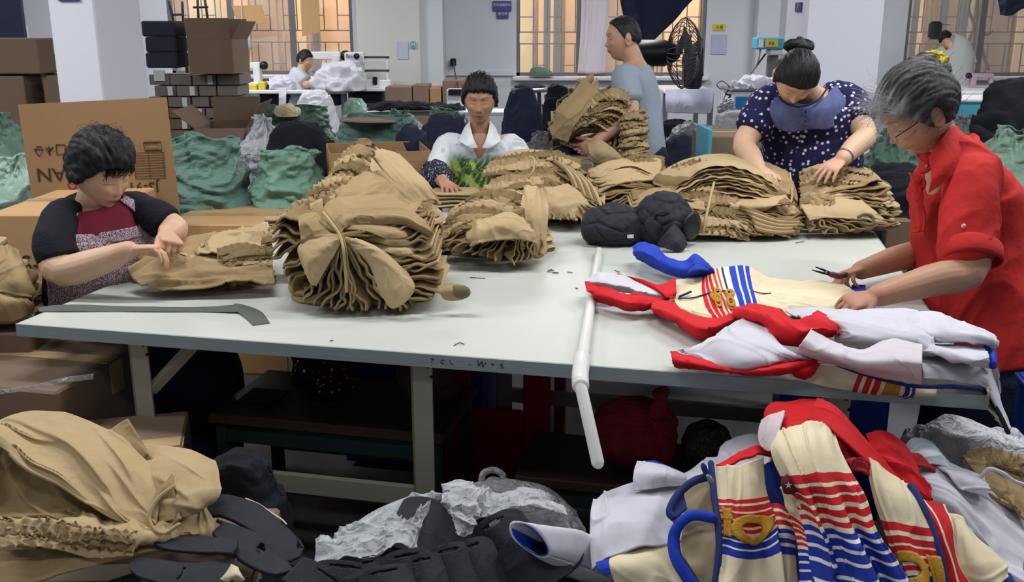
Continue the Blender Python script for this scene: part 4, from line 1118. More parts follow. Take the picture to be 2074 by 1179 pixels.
# ---------------- 2. seated woman behind the table, white shirt
def person_back():
    hc = pd(972,200,4.50); hf = np.array([-.03,-1,-.30]); hu = np.array([0,-.2,1])
    right = np.array([-1.0,0,0]); nb = pd(972,268,4.60)
    ch = pd(975,335,4.66); be = np.array([-.17,4.62,.62]); pe = np.array([-.18,4.68,.42])
    rs = pd(905,297,4.62); ls = pd(1042,297,4.62); re_ = pd(882,352,4.52); rw = pd(898,368,4.24); le = pd(1066,365,4.5); lw = pd(1005,372,4.34)
    P = dict(loc=(-.17,4.65,0),right=right,skin=SKIN2,
             secs=[(pe,.16,.11),(be,.155,.11),(ch,.165,.105),(pd(973,292,4.62),.15,.08),(nb,.065,.055)],
             neck=([pd(973,290,4.62),nb,pd(972,238,4.56),pd(972,210,4.52)],[.058,.050,.047,.045]),
             head=(hc,hf,hu,.98),
             arms=[([rs,(rs + re_)/2,re_,(re_ + rw)/2,rw],[.045,.043,.04,.036,.026]),([ls,(ls + le)/2,le,(le + lw)/2,lw],[.045,.043,.04,.036,.026])],
             hands=[hand(rw,pd(914,382,4.14) - rw,(0,.1,-1),-1,.85,curl=(.35,.4,.45,.5),spread=.1)],handpos=[pd(908,378,4.17)],
             legs=[([pe,pe + np.array([-.08,-.2,.02]),pe + np.array([-.1,-.42,.02]),pe + np.array([-.1,-.42,-.36])],[.09,.085,.07,.05]),
                   ([pe,pe + np.array([.08,-.2,.02]),pe + np.array([.1,-.42,.02]),pe + np.array([.1,-.42,-.36])],[.09,.085,.07,.05])])
    root,HF,W = body('body','seated woman facing the camera in a white collared shirt with green leaf print',P,.0035)
    def neckl(v,n):
        a = v[:,0] - nb[0]; z = nb[2] - v[:,2]; y = nb[1] - v[:,1]
        k = sm(1.1,.8,np.abs(a)/(.060*np.clip(1 - z/.12,.0,1) + .008))*sm(.125,.11,z)*sm(-.03,.02,y) + sm(1.2,.9,np.abs(a)/.055)*sm(.008,-.008,z)
        return v - n*(np.clip(k,0,1)*.035)[:,None]
    cf_w = np.array(lin('DDE0E4')); 
    def colfn(v):
        c = np.tile(cf_w,(len(v),1))
        q = (v - np.array(pd(972,335,4.5)))
        x,z = q[:,0],q[:,2]
        nz = fbm(v*18,4,3); nz2 = fbm(v*30,8,2)
        # pale blue wash then leaves
        k = sm(.12,.0,np.abs(z - .04 + .02*nz))*sm(.165,.11,np.abs(x + .01) + .02*nz2)*(.35 + .4*nz); k = np.clip(k,0,1)[:,None]
        c = c*(1 - k) + np.array(lin('8FB3D8'))*k
        ang = np.mod(np.arctan2(z + .06,x*1.0)*2.6 + nz*.8,1.0)
        g = sm(.045,.0,z + .012*nz - .012)*sm(.150,.12,np.abs(x + .025) + .015*nz2)
        veins = np.abs(np.sin((x*1.2 + np.abs(np.mod(z*9 + nz*.5,1) - .5)*.1)*90 + nz*3))
        lightg = np.array(lin('8FA84A')); darkg = np.array(lin('2E4A2A')); yel = np.array(lin('C3CE7A'))
        kk = sm(-.2,.25,fbm(np.stack([x*26 + z*12,v[:,1]*0,z*14],-1),12,2))[:,None]
        leafc = darkg*(1 - kk) + lightg*kk; leafc = leafc*(1 - .45*sm(.85,1,veins)[:,None]) + yel*.45*sm(.85,1,veins)[:,None]
        g = g[:,None]; c = c*(1 - g) + leafc*g
        sp = sm(.42,.5,noise(v*40,31))[:,None]*(1 - g)*.35; c = c*(1 - sp) + np.array(lin('556072'))*sp
        return c
    parts = [loftsec([(pe,.175,.125),(be,.175,.125),(ch,.182,.122),(pd(973,296,4.62),.168,.095),(pd(973,272,4.60),.085,.07)],right),
             tube(crom(np.array([rs + np.array([.05,0,0]),rs,(rs + re_)/2,re_]),10),[.062]*10,18),tube(crom(np.array([ls - np.array([.05,0,0]),ls,(ls + le)/2,le,(le + lw)/2]),12),[.060]*12,18)]
    shirt('white_shirt',root,parts,col_mat('leaf_print_cotton',.8,.2,bump=.1,bs=120),.005,.005,9,11,(1,1,.6),neckl,colfn=colfn)
    wm = mat('white_shirt_collar','DDE0E4',.8,.02)
    for s in (-1,1):
        x = lambda k: 972 + s*k
        sheet('collar',surf([[(x(14),240,4.60),(x(24),250,4.66),(x(30),262,4.70)],[(x(20),250,4.54),(x(32),262,4.56),(x(38),272,4.62)],[(x(13),280,4.50),(x(26),290,4.49),(x(42),284,4.52)],[(x(4),300,4.505),(x(22),300,4.49),(x(38),290,4.51)]],24,20,wr=.002,seed=s + 3),wm,root,.003)
    fm = spot_mat('floral_sleeve','20222E',['C9CEDA','8C93AC','5A6078'],95,.30)
    me = remesh([tube(crom(np.array([rs*.35 + re_*.65,re_,(re_ + rw)/2,re_*.18 + rw*.82]),12),crom(np.array([.058,.070,.062,.036]),12),20)],.005,2)
    fold_disp(me,.007,22,5); me.name = 'sleeve_cover'; link('sleeve_cover',me,fm,root)
    def mask(D):
        x,y,z = D[:,0],D[:,1],D[:,2]
        line = .55*sm(.1,.9,y) - .30*sm(.5,-.1,y) - .25*sm(0,-1,y) + .10*noise(D*6,9)
        return sm(line - .05,line + .08,z)
    hair('hair',root,W,mask,lambda D: .014 + .008*sm(0,1,D[:,2]),HB,8,amp=.004)
    # light frameless glasses low on the nose
    g = MB()
    for s in (-1,1):
        a = np.linspace(0,2*math.pi,16,endpoint=False)
        pts = [W(np.array([[s*.030 + .021*math.cos(t),.102,-.022 + .013*math.sin(t)]]))[0] for t in a]
        g.tube(pts,.0010,5,closed=True)
        g.tube([W(np.array([[s*.051,.100,-.018]]))[0],W(np.array([[s*.073,.02,.0]]))[0]],.0010,5)
    g.tube([W(np.array([[-.009,.107,-.018]]))[0],W(np.array([[.009,.107,-.018]]))[0]],.001,5)
    g.build('glasses',M['metal'],root,True)
    return root
PB = person_back()

# ---------------- 3. standing woman with bun and spotted blouse
def person_spot():
    hc = pd(1612,155,3.76); hf = np.array([-.10,-.55,-.98]); hu = np.array([.05,-1.0,.62])
    right = nrm(np.array([-1,.12,0])); nb = pd(1640,196,3.90)
    ch = pd(1643,265,4.02); be = pd(1645,340,4.08); pe = np.array([1.22,4.16,.86])
    rs = pd(1556,212,3.95); ls = pd(1716,206,3.95); re_ = pd(1507,292,3.90); rw = pd(1535,340,3.72); le = pd(1752,275,3.86); lw = pd(1706,322,3.74)
    P = dict(loc=(1.22,4.15,0),right=right,skin=SKIN3,
             secs=[(pe,.19,.14),(be,.175,.135),(ch,.185,.125),(pd(1638,215,3.94),.16,.095),(nb,.075,.065)],
             neck=([pd(1638,215,3.95),nb,pd(1630,180,3.86),pd(1620,165,3.80)],[.065,.056,.052,.05]),
             head=(hc,hf,hu,1.0),
             arms=[([rs,(rs + re_)/2,re_,(re_ + rw)/2,rw],[.058,.054,.046,.042,.030]),([ls,(ls + le)/2,le,(le + lw)/2,lw],[.058,.054,.046,.042,.030])],
             hands=[hand(lw,pd(1668,352,3.70) - lw,(-.1,.15,-1),1,.92,curl=(.25,.28,.3,.35),spread=.12),hand(rw,pd(1550,352,3.66) - rw,(0,0,-1),-1,.92)],
             handpos=[pd(1680,342,3.7)],
             legs=[([pe,pe + np.array([-.09,.02,-.42]),pe + np.array([-.09,.05,-.80])],[.11,.08,.05]),([pe,pe + np.array([.09,.02,-.42]),pe + np.array([.09,.05,-.80])],[.11,.08,.05])])
    root,HF,W = body('body','standing woman with black bun in a navy blouse with white spots',P,.0033)
    def neckl(v,n):
        q = v - (nb + np.array([-.01,-.03,-.01])); a = q @ right
        k = sm(1.2,.85,np.sqrt((a/.085)**2 + (q[:,2]/.06)**2 + (np.maximum(q[:,1],0)/.08)**2))
        return v - n*(k*.03)[:,None]
    sm_ = spot_mat('spotted_blouse','24234A',['E2E0EE','C8C4E0'],44,.25)
    parts = [loftsec([(pe,.215,.165),(be,.20,.16),(ch,.205,.148),(pd(1638,220,3.94),.18,.115),(pd(1638,201,3.91),.10,.085)],right),
             tube(crom(np.array([rs + np.array([.08,0,0]),rs,rs*.4 + re_*.6]),8),crom(np.array([.080,.082,.080]),8),18),tube(crom(np.array([ls - np.array([.08,0,0]),ls,ls*.45 + le*.55]),8),crom(np.array([.080,.082,.080]),8),18)]
    shirt('spotted_blouse',root,parts,sm_,.005,.006,8,21,(1,1,.6),neckl)
    # paler brushed yoke
    ym = mat('brushed_yoke','5A628C',.85,.5,40,.3,80,stretch=(1,1,.3))
    G = surf([[(1556,205,3.88),(1575,196,3.86),(1600,205,3.80),(1635,212,3.80),(1668,200,3.82),(1690,175,3.88),(1712,180,3.92)],
              [(1560,230,3.86),(1578,228,3.83),(1602,226,3.80),(1638,228,3.79),(1672,222,3.81),(1700,205,3.84),(1718,205,3.88)],
              [(1572,258,3.875),(1585,264,3.86),(1605,268,3.845),(1640,262,3.84),(1674,262,3.85),(1698,250,3.86),(1712,232,3.88)]],30,60,wr=.003,ws=20,seed=5)
    bl = root.children[-1]
    sheet('yoke',G,ym,root,.003)
    cord('neck_piping',[pd(1572,190,3.83),pd(1590,208,3.78),pd(1620,216,3.76),pd(1655,204,3.78),pd(1676,178,3.84)],.004,M['navy'],root)
    for i in range(4): MB().tube([pd(1632,226 + 9*i,3.775 + .004*i),pd(1632,226 + 9*i,3.770 + .004*i)],.0055,10).build('button',M['navyknit'],root,True)
    def mask(D):
        x,y,z = D[:,0],D[:,1],D[:,2]
        line = .48*sm(.1,.95,y) - .50*sm(.5,-.1,y) - .1*sm(-.2,-1,y)
        return sm(line - .04,line + .08,z)
    hair('hair',root,W,mask,.012,HB,12,amp=.0025)
    c0 = pd(1618,92,3.84)
    a = np.linspace(0,2*math.pi,24,endpoint=False)
    me = remesh([tube([c0 + np.array([.042*math.cos(t),.03*math.sin(t),.006*math.sin(2*t)]) for t in a],.020,12,closed=True),tube([c0 + np.array([0,0,-.03]),c0 + np.array([0,0,.012])],[.045,.025],14)],.004,2)
    fold_disp(me,.003,50,3,(1,1,3)); setcol(me,np.tile(HB,(len(me.vertices),1))); me.name = 'hair_bun'; link('hair_bun',me,M['hair'],root)
    # bracelet
    wv = lw*.9 + le*.1; ax = nrm(lw - le); s1 = nrm(np.cross(ax,[0,1,0])); s2 = np.cross(ax,s1)
    MB().tube([wv + (s1*math.cos(t) + s2*math.sin(t))*.034 for t in np.linspace(0,2*math.pi,20,endpoint=False)],.0032,8,closed=True).build('bracelet',M['metal'],root,True)
    tr = [tube(crom(np.array([pe + np.array([s*.02,0,.02]),pe + np.array([s*.1,.02,-.42]),pe + np.array([s*.1,.05,-.82])]),10),crom(np.array([.14,.10,.08]),10),16) for s in (-1,1)]
    shirt('trousers',root,tr,M['navy'],.012,.004,7,3)
    return root
PS = person_spot()

# ---------------- 4. man walking left behind, carrying trousers
def person_man():
    hc = pd(1262,78,5.35); hf = np.array([-1,-.10,-.12]); hu = np.array([-.1,0,1])
    right = nrm(np.array([.10,1,0])); nb = pd(1284,126,5.38)
    ch = pd(1290,195,5.40); be = pd(1300,270,5.42); pe = pd(1306,325,5.44)
    ls = pd(1266,160,5.20); le = pd(1276,232,5.16); lw = pd(1208,286,5.12)
    rs = pd(1296,160,5.58); re_ = pd(1280,235,5.62); rw = pd(1215,280,5.5)
    P = dict(loc=(pe[0],pe[1],0),right=right,skin=SKIN,
             secs=[(pe,.155,.10),(be,.155,.10),(ch,.175,.105),(pd(1288,152,5.39),.165,.085),(nb,.07,.06)],
             neck=([pd(1288,150,5.39),nb,pd(1276,104,5.36),pd(1268,90,5.35)],[.066,.058,.054,.052]),
             head=(hc,hf,hu,1.04),
             arms=[([ls,(ls + le)/2,le,(le + lw)/2,lw],[.056,.052,.047,.043,.030]),([rs,(rs + re_)/2,re_,(re_ + rw)/2,rw],[.056,.052,.047,.043,.030])],
             hands=[hand(lw,pd(1180,304,5.14) - lw,(.1,.9,.3),1,1.0,curl=(.5,.5,.5,.5))],handpos=[lw],
             legs=[([pe,pe + np.array([-.06,-.09,-.42]),np.array([pe[0] - .1,pe[1] - .09,.05])],[.11,.08,.05]),([pe,pe + np.array([.06,.09,-.42]),np.array([pe[0] + .14,pe[1] + .09,.05])],[.11,.08,.05])])
    root,HF,W = body('body','man in a grey blue T-shirt walking left with an armful of trousers',P,.004)
    def neckl(v,n):
        q = v - (nb + np.array([-.03,0,.0])); k = sm(1.2,.85,np.linalg.norm(q/[.075,.085,.05],axis=1)); return v - n*(k*.03)[:,None]
    parts = [loftsec([(pe + [0,0,-.05],.175,.128),(be,.175,.124),(ch,.192,.125),(pd(1288,158,5.39),.185,.11),(pd(1287,134,5.385),.09,.08)],right),
             tube(crom(np.array([ls + np.array([.03,.08,.0]),ls,ls*.42 + le*.58]),8),crom(np.array([.075,.078,.080]),8),18),tube(crom(np.array([rs - np.array([0,.08,0]),rs,rs*.4 + re_*.6]),8),[.076]*8,18)]
    shirt('tshirt',root,parts,mat('grey_blue_jersey','97A4B2',.85,.03,8,.1,100),.006,.008,7,31,(1,1,.5),neckl)
    def mask(D):
        x,y,z = D[:,0],D[:,1],D[:,2]
        line = .72*sm(.0,.75,y) - .15*sm(.35,-.2,y) - .2*sm(-.2,-1,y) + .05*noise(D*8,3)
        return sm(line - .05,line + .08,z)
    hair('hair',root,W,mask,.009,lin('242226'),15,amp=.002)
    tr = [tube(crom(np.array([pe + np.array([0,s*.04,.04]),pe + np.array([s*.06,s*.09,-.42]),np.array([pe[0] + (.14 if s > 0 else -.1),pe[1] + s*.09,.06])]),10),crom(np.array([.13,.10,.08]),10),16) for s in (-1,1)]
    shirt('trousers',root,tr,M['navy'],.012,.004,7,3)
    return root
PM = person_man()
# his armful of trousers
AR = thing('trouser_bundle','armful of khaki trousers clasped against the walking man\'s chest','bundle',tuple(pd(1215,250,5.1)))
ctr = pd(1205,245,5.16)
ax = nrm(pd(1180,160,5.1) - pd(1240,320,5.1)); 
tipsA = []
rr = random.Random(9)
oa = [(1182,160),(1165,172),(1150,190),(1138,208),(1126,226),(1116,244),(1112,260),(1118,276),(1134,288),(1156,294)]
fan('',pd(1225,262,5.16),[(pd(x,y,5.10 + .01*i),.10,.02*((i % 3) - 1)) for i,(x,y) in enumerate(oa)],13,root=AR,wave=.02,back=.20,nv=40,th=.02)
oa = [(1205,165),(1225,180),(1240,200),(1310,232),(1312,255),(1310,275),(1305,300),(1290,320),(1262,332),(1232,330),(1210,322)]
fan('',pd(1248,262,5.14),[(pd(x,y,5.12 + .005*i),.09,.02*((i % 3) - 1)) for i,(x,y) in enumerate(oa)],14,root=AR,wave=.018,back=.16,nv=40,th=.02)
for k in range(9):
    x = 1160 + k*7; y = 238 - k*5 + (k % 2)*16
    ruff('elastic_waist',[pd(x - 26,y + 18,5.06),pd(x,y,5.02),pd(x + 36,y - 10,5.04),pd(x + 62,y + 2,5.10)],.055,.014,60,KH[k % 4],AR,up=-FW + np.array([0,0,.5]),seed=160 + k)
for k in range(7):
    y = 232 + k*13
    ruff('elastic_waist',[pd(1255,y + 10,5.08),pd(1275,y + 4,5.03),pd(1312,y,5.08)],.055,.014,46,KH[k % 4],AR,up=-FW + np.array([0,0,.5]),seed=170 + k)
panel('trousers',[[(1112,258,5.08),(1128,230,5.04),(1152,196,5.06),(1182,158,5.10)],
                   [(1118,275,5.02),(1146,240,4.98),(1172,205,5.0),(1200,176,5.06)],
                   [(1150,290,5.02),(1164,255,4.98),(1190,222,5.0),(1218,190,5.05)]],M['khaki'],AR,wr=.016,ws=7,seed=90,nu=40,nv=50,th=.012)
panel('trousers',[[(1190,292,5.02),(1215,285,5.0),(1240,300,5.02)],[(1195,312,5.0),(1220,310,4.98),(1262,322,5.02)],[(1204,335,5.04),(1230,336,5.02),(1268,336,5.06)]],M['khaki2'],AR,wr=.006,ws=7,seed=91,nu=30,nv=30,th=.012)

# ---------------- 5. woman in red at the right end
def person_red():
    hc = pd(1858,226,2.68); hf = nrm(np.array([-.80,-.02,-.66])); hu = np.array([-.62,-.12,.80])
    right = nrm(np.array([.0,1.0,0.0])); nb = pd(1914,294,2.76)
    ch = pd(1952,400,2.82); be = pd(1968,560,2.84); hi = pd(1985,680,2.84); pe = pd(1995,790,2.84)
    ls = pd(1962,345,2.66); le = pd(1965,545,2.56); lw = pd(1775,600,2.50)
    rs = pd(1925,345,3.0); re_ = pd(1888,500,3.02); rw = pd(1742,548,2.86)
    P = dict(loc=(pe[0],pe[1],0),right=right,skin=SKIN2,
             secs=[(pe,.17,.125),(hi,.17,.125),(be,.165,.12),(ch,.170,.112),(pd(1938,338,2.78),.14,.080),(nb,.062,.05)],
             neck=([pd(1936,328,2.78),nb,pd(1896,262,2.72),pd(1880,240,2.70)],[.056,.050,.048,.050]),
             head=(hc,hf,hu,1.04),
             arms=[([ls,(ls + le)/2,le,(le*.6 + lw*.4),lw],[.055,.052,.047,.044,.029]),([rs,(rs + re_)/2,re_,(re_ + rw)/2,rw],[.055,.050,.044,.040,.028])],
             hands=[hand(lw,pd(1722,612,2.49) - lw,(-.1,.3,-1),-1,.92,curl=(.45,.5,.5,.55),spread=.08),
                    hand(rw,pd(1690,560,2.80) - rw,(-.2,-.5,-.8),1,.92,curl=(.95,1.0,1.0,1.0),spread=.04,thumb=(.3,.6))],
             handpos=[pd(1740,606,2.5),pd(1705,558,2.82)],
             legs=[([pe,pe + np.array([-.04,-.09,-.35]),pe + np.array([.0,-.09,-.66])],[.11,.08,.05]),([pe,pe + np.array([-.04,.09,-.35]),pe + np.array([.0,.09,-.66])],[.11,.08,.05])])
    root,HF,W = body('body','woman with greying bun and glasses in a red shirt, trimming a jacket',P)
    rm = mat('red_cotton','B92B28',.8,.05,6,.4,22,spec=.2)
    def neckl(v,n):
        q = v - (nb + np.array([-.055,0,.0])); k = sm(1.2,.85,np.linalg.norm(q/[.055,.06,.055],axis=1))
        # open placket at the throat
        q2 = v - np.array(pd(1885,350,2.72)); k2 = sm(.05,.02,np.abs(q2[:,1]))*sm(.055,.02,np.abs(q2[:,2]))*sm(.02,-.02,q2[:,0])
        return v - n*(np.clip(k,0,1)*.03)[:,None]
    parts = [loftsec([(pd(1992,740,2.84),.195,.165),(hi,.190,.155),(be,.182,.140),(ch,.188,.138),(pd(1944,338,2.785),.165,.100),(pd(1928,288,2.765),.085,.075)],right),
             tube(crom(np.array([ls + np.array([.0,.09,.01]),ls,(ls + le)/2 + np.array([0,0,.0]),ls*.10 + le*.90]),12),crom(np.array([.076,.080,.076,.066]),12),22),
             tube(crom(np.array([rs - np.array([0,.08,0]),rs,rs*.1 + re_*.9]),8),crom(np.array([.075,.078,.066]),8),18)]
    shirt('red_shirt',root,parts,rm,.005,.020,6.5,43,(1,1,.5),neckl)
    # collar, cuff roll, tab and button
    sheet('collar',surf([[(1940,254,2.74),(1926,258,2.66),(1905,283,2.62),(1880,318,2.63)],
                         [(1962,280,2.72),(1947,296,2.63),(1920,328,2.59),(1886,358,2.60)],
                         [(1972,300,2.70),(1955,326,2.62),(1924,360,2.59),(1880,392,2.61)]],30,34,wr=.004,ws=8,seed=6),rm,root,.006)
    sheet('collar',surf([[(1938,258,2.78),(1912,300,2.80),(1884,330,2.80)],[(1900,320,2.75),(1880,345,2.74),(1862,350,2.76)]],14,20,wr=.002),rm,root,.004)
    cf = MB()
    t0 = ls*.16 + le*.84; ad = nrm(le - ls); s1 = nrm(np.cross(ad,[0,1,0])); s2 = np.cross(ad,s1)
    G = np.array([[t0 + ad*z_ + (s1*math.cos(t) + s2*math.sin(t))*(r_ + .004*math.sin(3*t + 1)) for t in np.linspace(0,2*math.pi,40)] for z_,r_ in ((-.024,.070),(-.018,.074),(0.0,.075),(.018,.077),(.024,.072))])
    sheet('rolled_cuff',G,rm,root,.004)
    G = surf([[(1946,430,2.555),(1958,430,2.555)],[(1945,460,2.545),(1960,460,2.545)],[(1946,508,2.54),(1962,508,2.54)]],14,6,wr=.001)
    sheet('sleeve_tab',G,rm,root,.004)
    MB().tube([pd(1952,458,2.535),pd(1952,458,2.530)],.0065,12).build('button',mat('pink_button','E89A98',.4),root,True)
    # ruffle down the front
    sheet('front_placket',surf([[(1842,350,2.76),(1862,356,2.70),(1872,362,2.68)],[(1838,385,2.76),(1850,390,2.69),(1870,395,2.67)],[(1840,430,2.78),(1856,430,2.70),(1874,430,2.68)],[(1848,470,2.79),(1858,470,2.71),(1872,470,2.69)]],40,22,wr=.010,ws=22,seed=3),rm,root,.004)
    tr = [tube(crom(np.array([hi + np.array([.02,s*.03,.02]),pe + np.array([0,s*.06,0]),pe + np.array([-.04,s*.1,-.35]),pe + np.array([0,s*.1,-.66])]),12),crom(np.array([.12,.135,.10,.08]),12),18) for s in (-1,1)]
    shirt('trousers',root,tr,M['navy'],.010,.006,6,3)
    # hair: swept back, grey at the temple and front, to a bun
    GR = np.array(lin('8F9092')); DK = np.array(lin('2C2B2F'))
    def mask(D):
        x,y,z = D[:,0],D[:,1],D[:,2]
        line = .50*sm(.15,.85,y) - .38*sm(.45,-.1,y) - .12*sm(-.2,-1,y) + .03*noise(D*8,3)
        e = np.exp(-((y + .10)/.22)**2 - ((z + .10)/.30)**2)*(np.abs(x) > .5)
        return sm(line - .04,line + .07,z)*(1 - sm(.35,.7,e))
    def hc_(D,c,st):
        k = np.clip(sm(.12,.85,D[:,1] + .15*st)*.85 + .10*(st > .35),0,1)[:,None]
        return (DK*(1 - k) + GR*k)*(1 + .35*st[:,None])
    hair('hair',root,W,mask,lambda D: .019 + .012*sm(.6,-.6,D[:,1])*sm(-.4,.2,D[:,2]),DK,22,amp=.0032,colfn=hc_,res=(120,150))
    c0 = pd(1872,138,2.74)
    a = np.linspace(0,2*math.pi,28,endpoint=False)
    tw = [tube([c0 + np.array([(.052 - .012*j)*math.cos(t + j),.046*math.sin(t + j)*(1 - .2*j),.008*j + .008*math.sin(2*t + j)]) for t in a],.022 - .003*j,12,closed=True) for j in range(3)]
    me = remesh(tw + [tube([c0 - np.array([0,0,.035]),c0 + np.array([0,0,.01])],[.07,.04],16)],.004,2)
    v = getv(me); fold_disp(me,.0045,60,4,(1,1,3)); v = getv(me)
    st = noise(v*[40,40,160],3)
    setcol(me,np.clip(DK*(1 + .5*st[:,None]) + GR*.25*(st > .35)[:,None],0,1)); me.name = 'hair_bun'; link('hair_bun',me,M['hair'],root)
    strands('loose_hair',root,W,lambda r: nrm(np.array([r.uniform(-.9,.9),.75 + r.normal()*.2,.6 + r.normal()*.25])),lin('A9AAAE'),5,200,.045,.00045,.016,dirf=lambda d,r: np.array([r.normal()*.5,.6 + r.normal()*.4,.6 + r.normal()*.6]))
    strands('loose_hair',root,W,lambda r: nrm(np.array([-.8 + r.normal()*.2,r.normal()*.6,.4 + r.normal()*.4])),lin('6E6F74'),6,140,.05,.0005,.008,dirf=lambda d,r: np.array([r.normal()*.2,-1,.35]))
    # yellow scrunchie
    c1 = pd(1896,119,2.72)
    me = remesh([tube([c1 + np.array([.022*math.cos(t),.016*math.sin(t),.010*math.sin(t)]) for t in a],.012,10,closed=True)],.0025,1); fold_disp(me,.006,90,4); me.name = 'scrunchie'
    link('scrunchie',me,spot_mat('yellow_scrunchie','B5A12E','3A3420',160,.22),root)
    # glasses and ear stud
    g = MB()
    for s in (-1,1):
        a_ = np.linspace(0,2*math.pi,18,endpoint=False)
        g.tube([W(np.array([[s*.032 + .023*math.cos(t),.104 - .006*abs(math.cos(t)),.000 + .016*math.sin(t)]]))[0] for t in a_],.0012,5,closed=True)
    g.tube([W(np.array([[-.010,.108,.004]]))[0],W(np.array([[.010,.108,.004]]))[0]],.0012,5)
    g.build('glasses',M['metal'],root,True)
    MB().tube([W(np.array([[-.055,.098,.006]]))[0],W(np.array([[-.079,.05,.012]]))[0],W(np.array([[-.082,.0,.018]]))[0]],.0018,6).build('glasses_arm',M['blackplastic'],root,True)
    MB().tube([W(np.array([[-.087,.006,-.038]]))[0],W(np.array([[-.091,.007,-.038]]))[0]],.003,8).build('ear_stud',M['metal'],root,True)
    return root
PR = person_red()
sn = thing('thread_snips','small dark thread snips held in the red shirted woman\'s hand','scissors',tuple(pd(1690,560,2.8)))
for k,(x,y) in enumerate(((1652,541),(1645,547))):
    v,f = tube([pd(x,y,2.80),pd((x + 1680)/2,y + 5,2.80),pd(1684,554 + 3*k,2.80)],[.0015,.0055,.0075],8,up=(0,0,1),rb=[.0015,.0035,.004])
    raw('blade',v,f,M['blackplastic'],sn,True)
MB().tube([pd(1684,556,2.795),pd(1700,560,2.79),pd(1712,556,2.80)],.009,8).build('handle',mat('dark_pink_handle','5E3038',.5),sn,True)
MB().tube([pd(1674,552,2.790),pd(1674,552,2.797)],.004,8).build('pivot',M['metal'],sn,True)

# ---------------- 6/7. far workers
def far_person(label,hc,hf,hu,nb,secs,right,arms,shirt_m,hair_m=.010,sl=.6,voxel=.006,skin=SKIN,legs=None):
    P = dict(loc=(secs[0][0][0],secs[0][0][1],0),right=right,secs=[(np.array(c),a,b) for c,a,b in secs],neck=([nb,hc],[.055,.05]),head=(hc,hf,hu,1.0),skin=skin,
             arms=[([np.array(a[0]),(np.array(a[0]) + np.array(a[1]))/2,np.array(a[1]),(np.array(a[1]) + np.array(a[2]))/2,np.array(a[2])],[.05,.047,.042,.038,.028]) for a in arms],
             hands=[hand(a[2],np.array(a[2]) - np.array(a[1]),(0,0,-1),1,.95) for a in arms],legs=legs or [])
    root,HF,W = body('body',label,P,voxel)
    parts = [loftsec([(np.array(c),a + .018,b + .02) for c,a,b in secs[:-1]] + [(np.array(secs[-1][0]) - np.array([0,0,.015]),.09,.08)],right)]
    for a in arms:
        a0,a1 = np.array(a[0]),np.array(a[1]); parts.append(tube(crom(np.array([a0*.8 + np.array(secs[-2][0])*.2,a0,a0*(1 - sl) + a1*sl]),8),[.07]*8,14))
    shirt('tshirt',root,parts,shirt_m,.008,.007,7,5)
    def mask(D): return sm(-.05,.06,D[:,2] - (.45*sm(.1,.8,D[:,1]) - .35*sm(.4,-.2,D[:,1])))
    hair('hair',root,W,mask,.012,HB,3,res=(50,60))
    return root
lg = mat('pale_grey_tshirt','B9BDC6',.85,.03)
t = 11.0
far_person('seated worker in a pale grey T-shirt at the sewing machines by the left window',pd(618,122,t),np.array([1,-.35,-.25]),np.array([0,0,1]),pd(610,142,t),
           [(pd(608,222,t),.15,.11),(pd(608,190,t),.15,.11),(pd(608,165,t),.16,.105),(pd(609,150,t),.14,.08),(pd(610,143,t),.06,.05)],nrm(np.array([-.35,-1,0])),
           [(pd(605,152,t - .12),pd(622,172,t - .15),pd(662,146,t - .2)),(pd(618,152,t + .15),pd(640,165,t + .2),pd(668,148,t + .1))],lg,
           legs=[([pd(608,222,t),pd(640,225,t),pd(642,262,t)],[.09,.08,.05])])
t = 11.2
far_person('worker seen from behind in a light grey shirt at the right window',pd(1914,82,t - .1 + .3),np.array([.1,1,-.5]),np.array([0,.4,1]),pd(1924,92,t),
           [(pd(1935,190,t),.15,.12),(pd(1935,150,t),.16,.12),(pd(1935,115,t),.185,.115),(pd(1930,95,t),.16,.09),(pd(1924,90,t),.06,.05)],nrm(np.array([1,-.1,0])),
           [(pd(1962,108,t),pd(1968,140,t),pd(1956,172,t + .2)),(pd(1905,108,t),pd(1898,140,t),pd(1910,170,t + .2))],mat('light_grey_shirt','A9ABAB',.85,.03),sl=.62,
           legs=[([pd(1930,190,t),pd(1930,240,t),pd(1930,300,t)],[.1,.08,.05])])
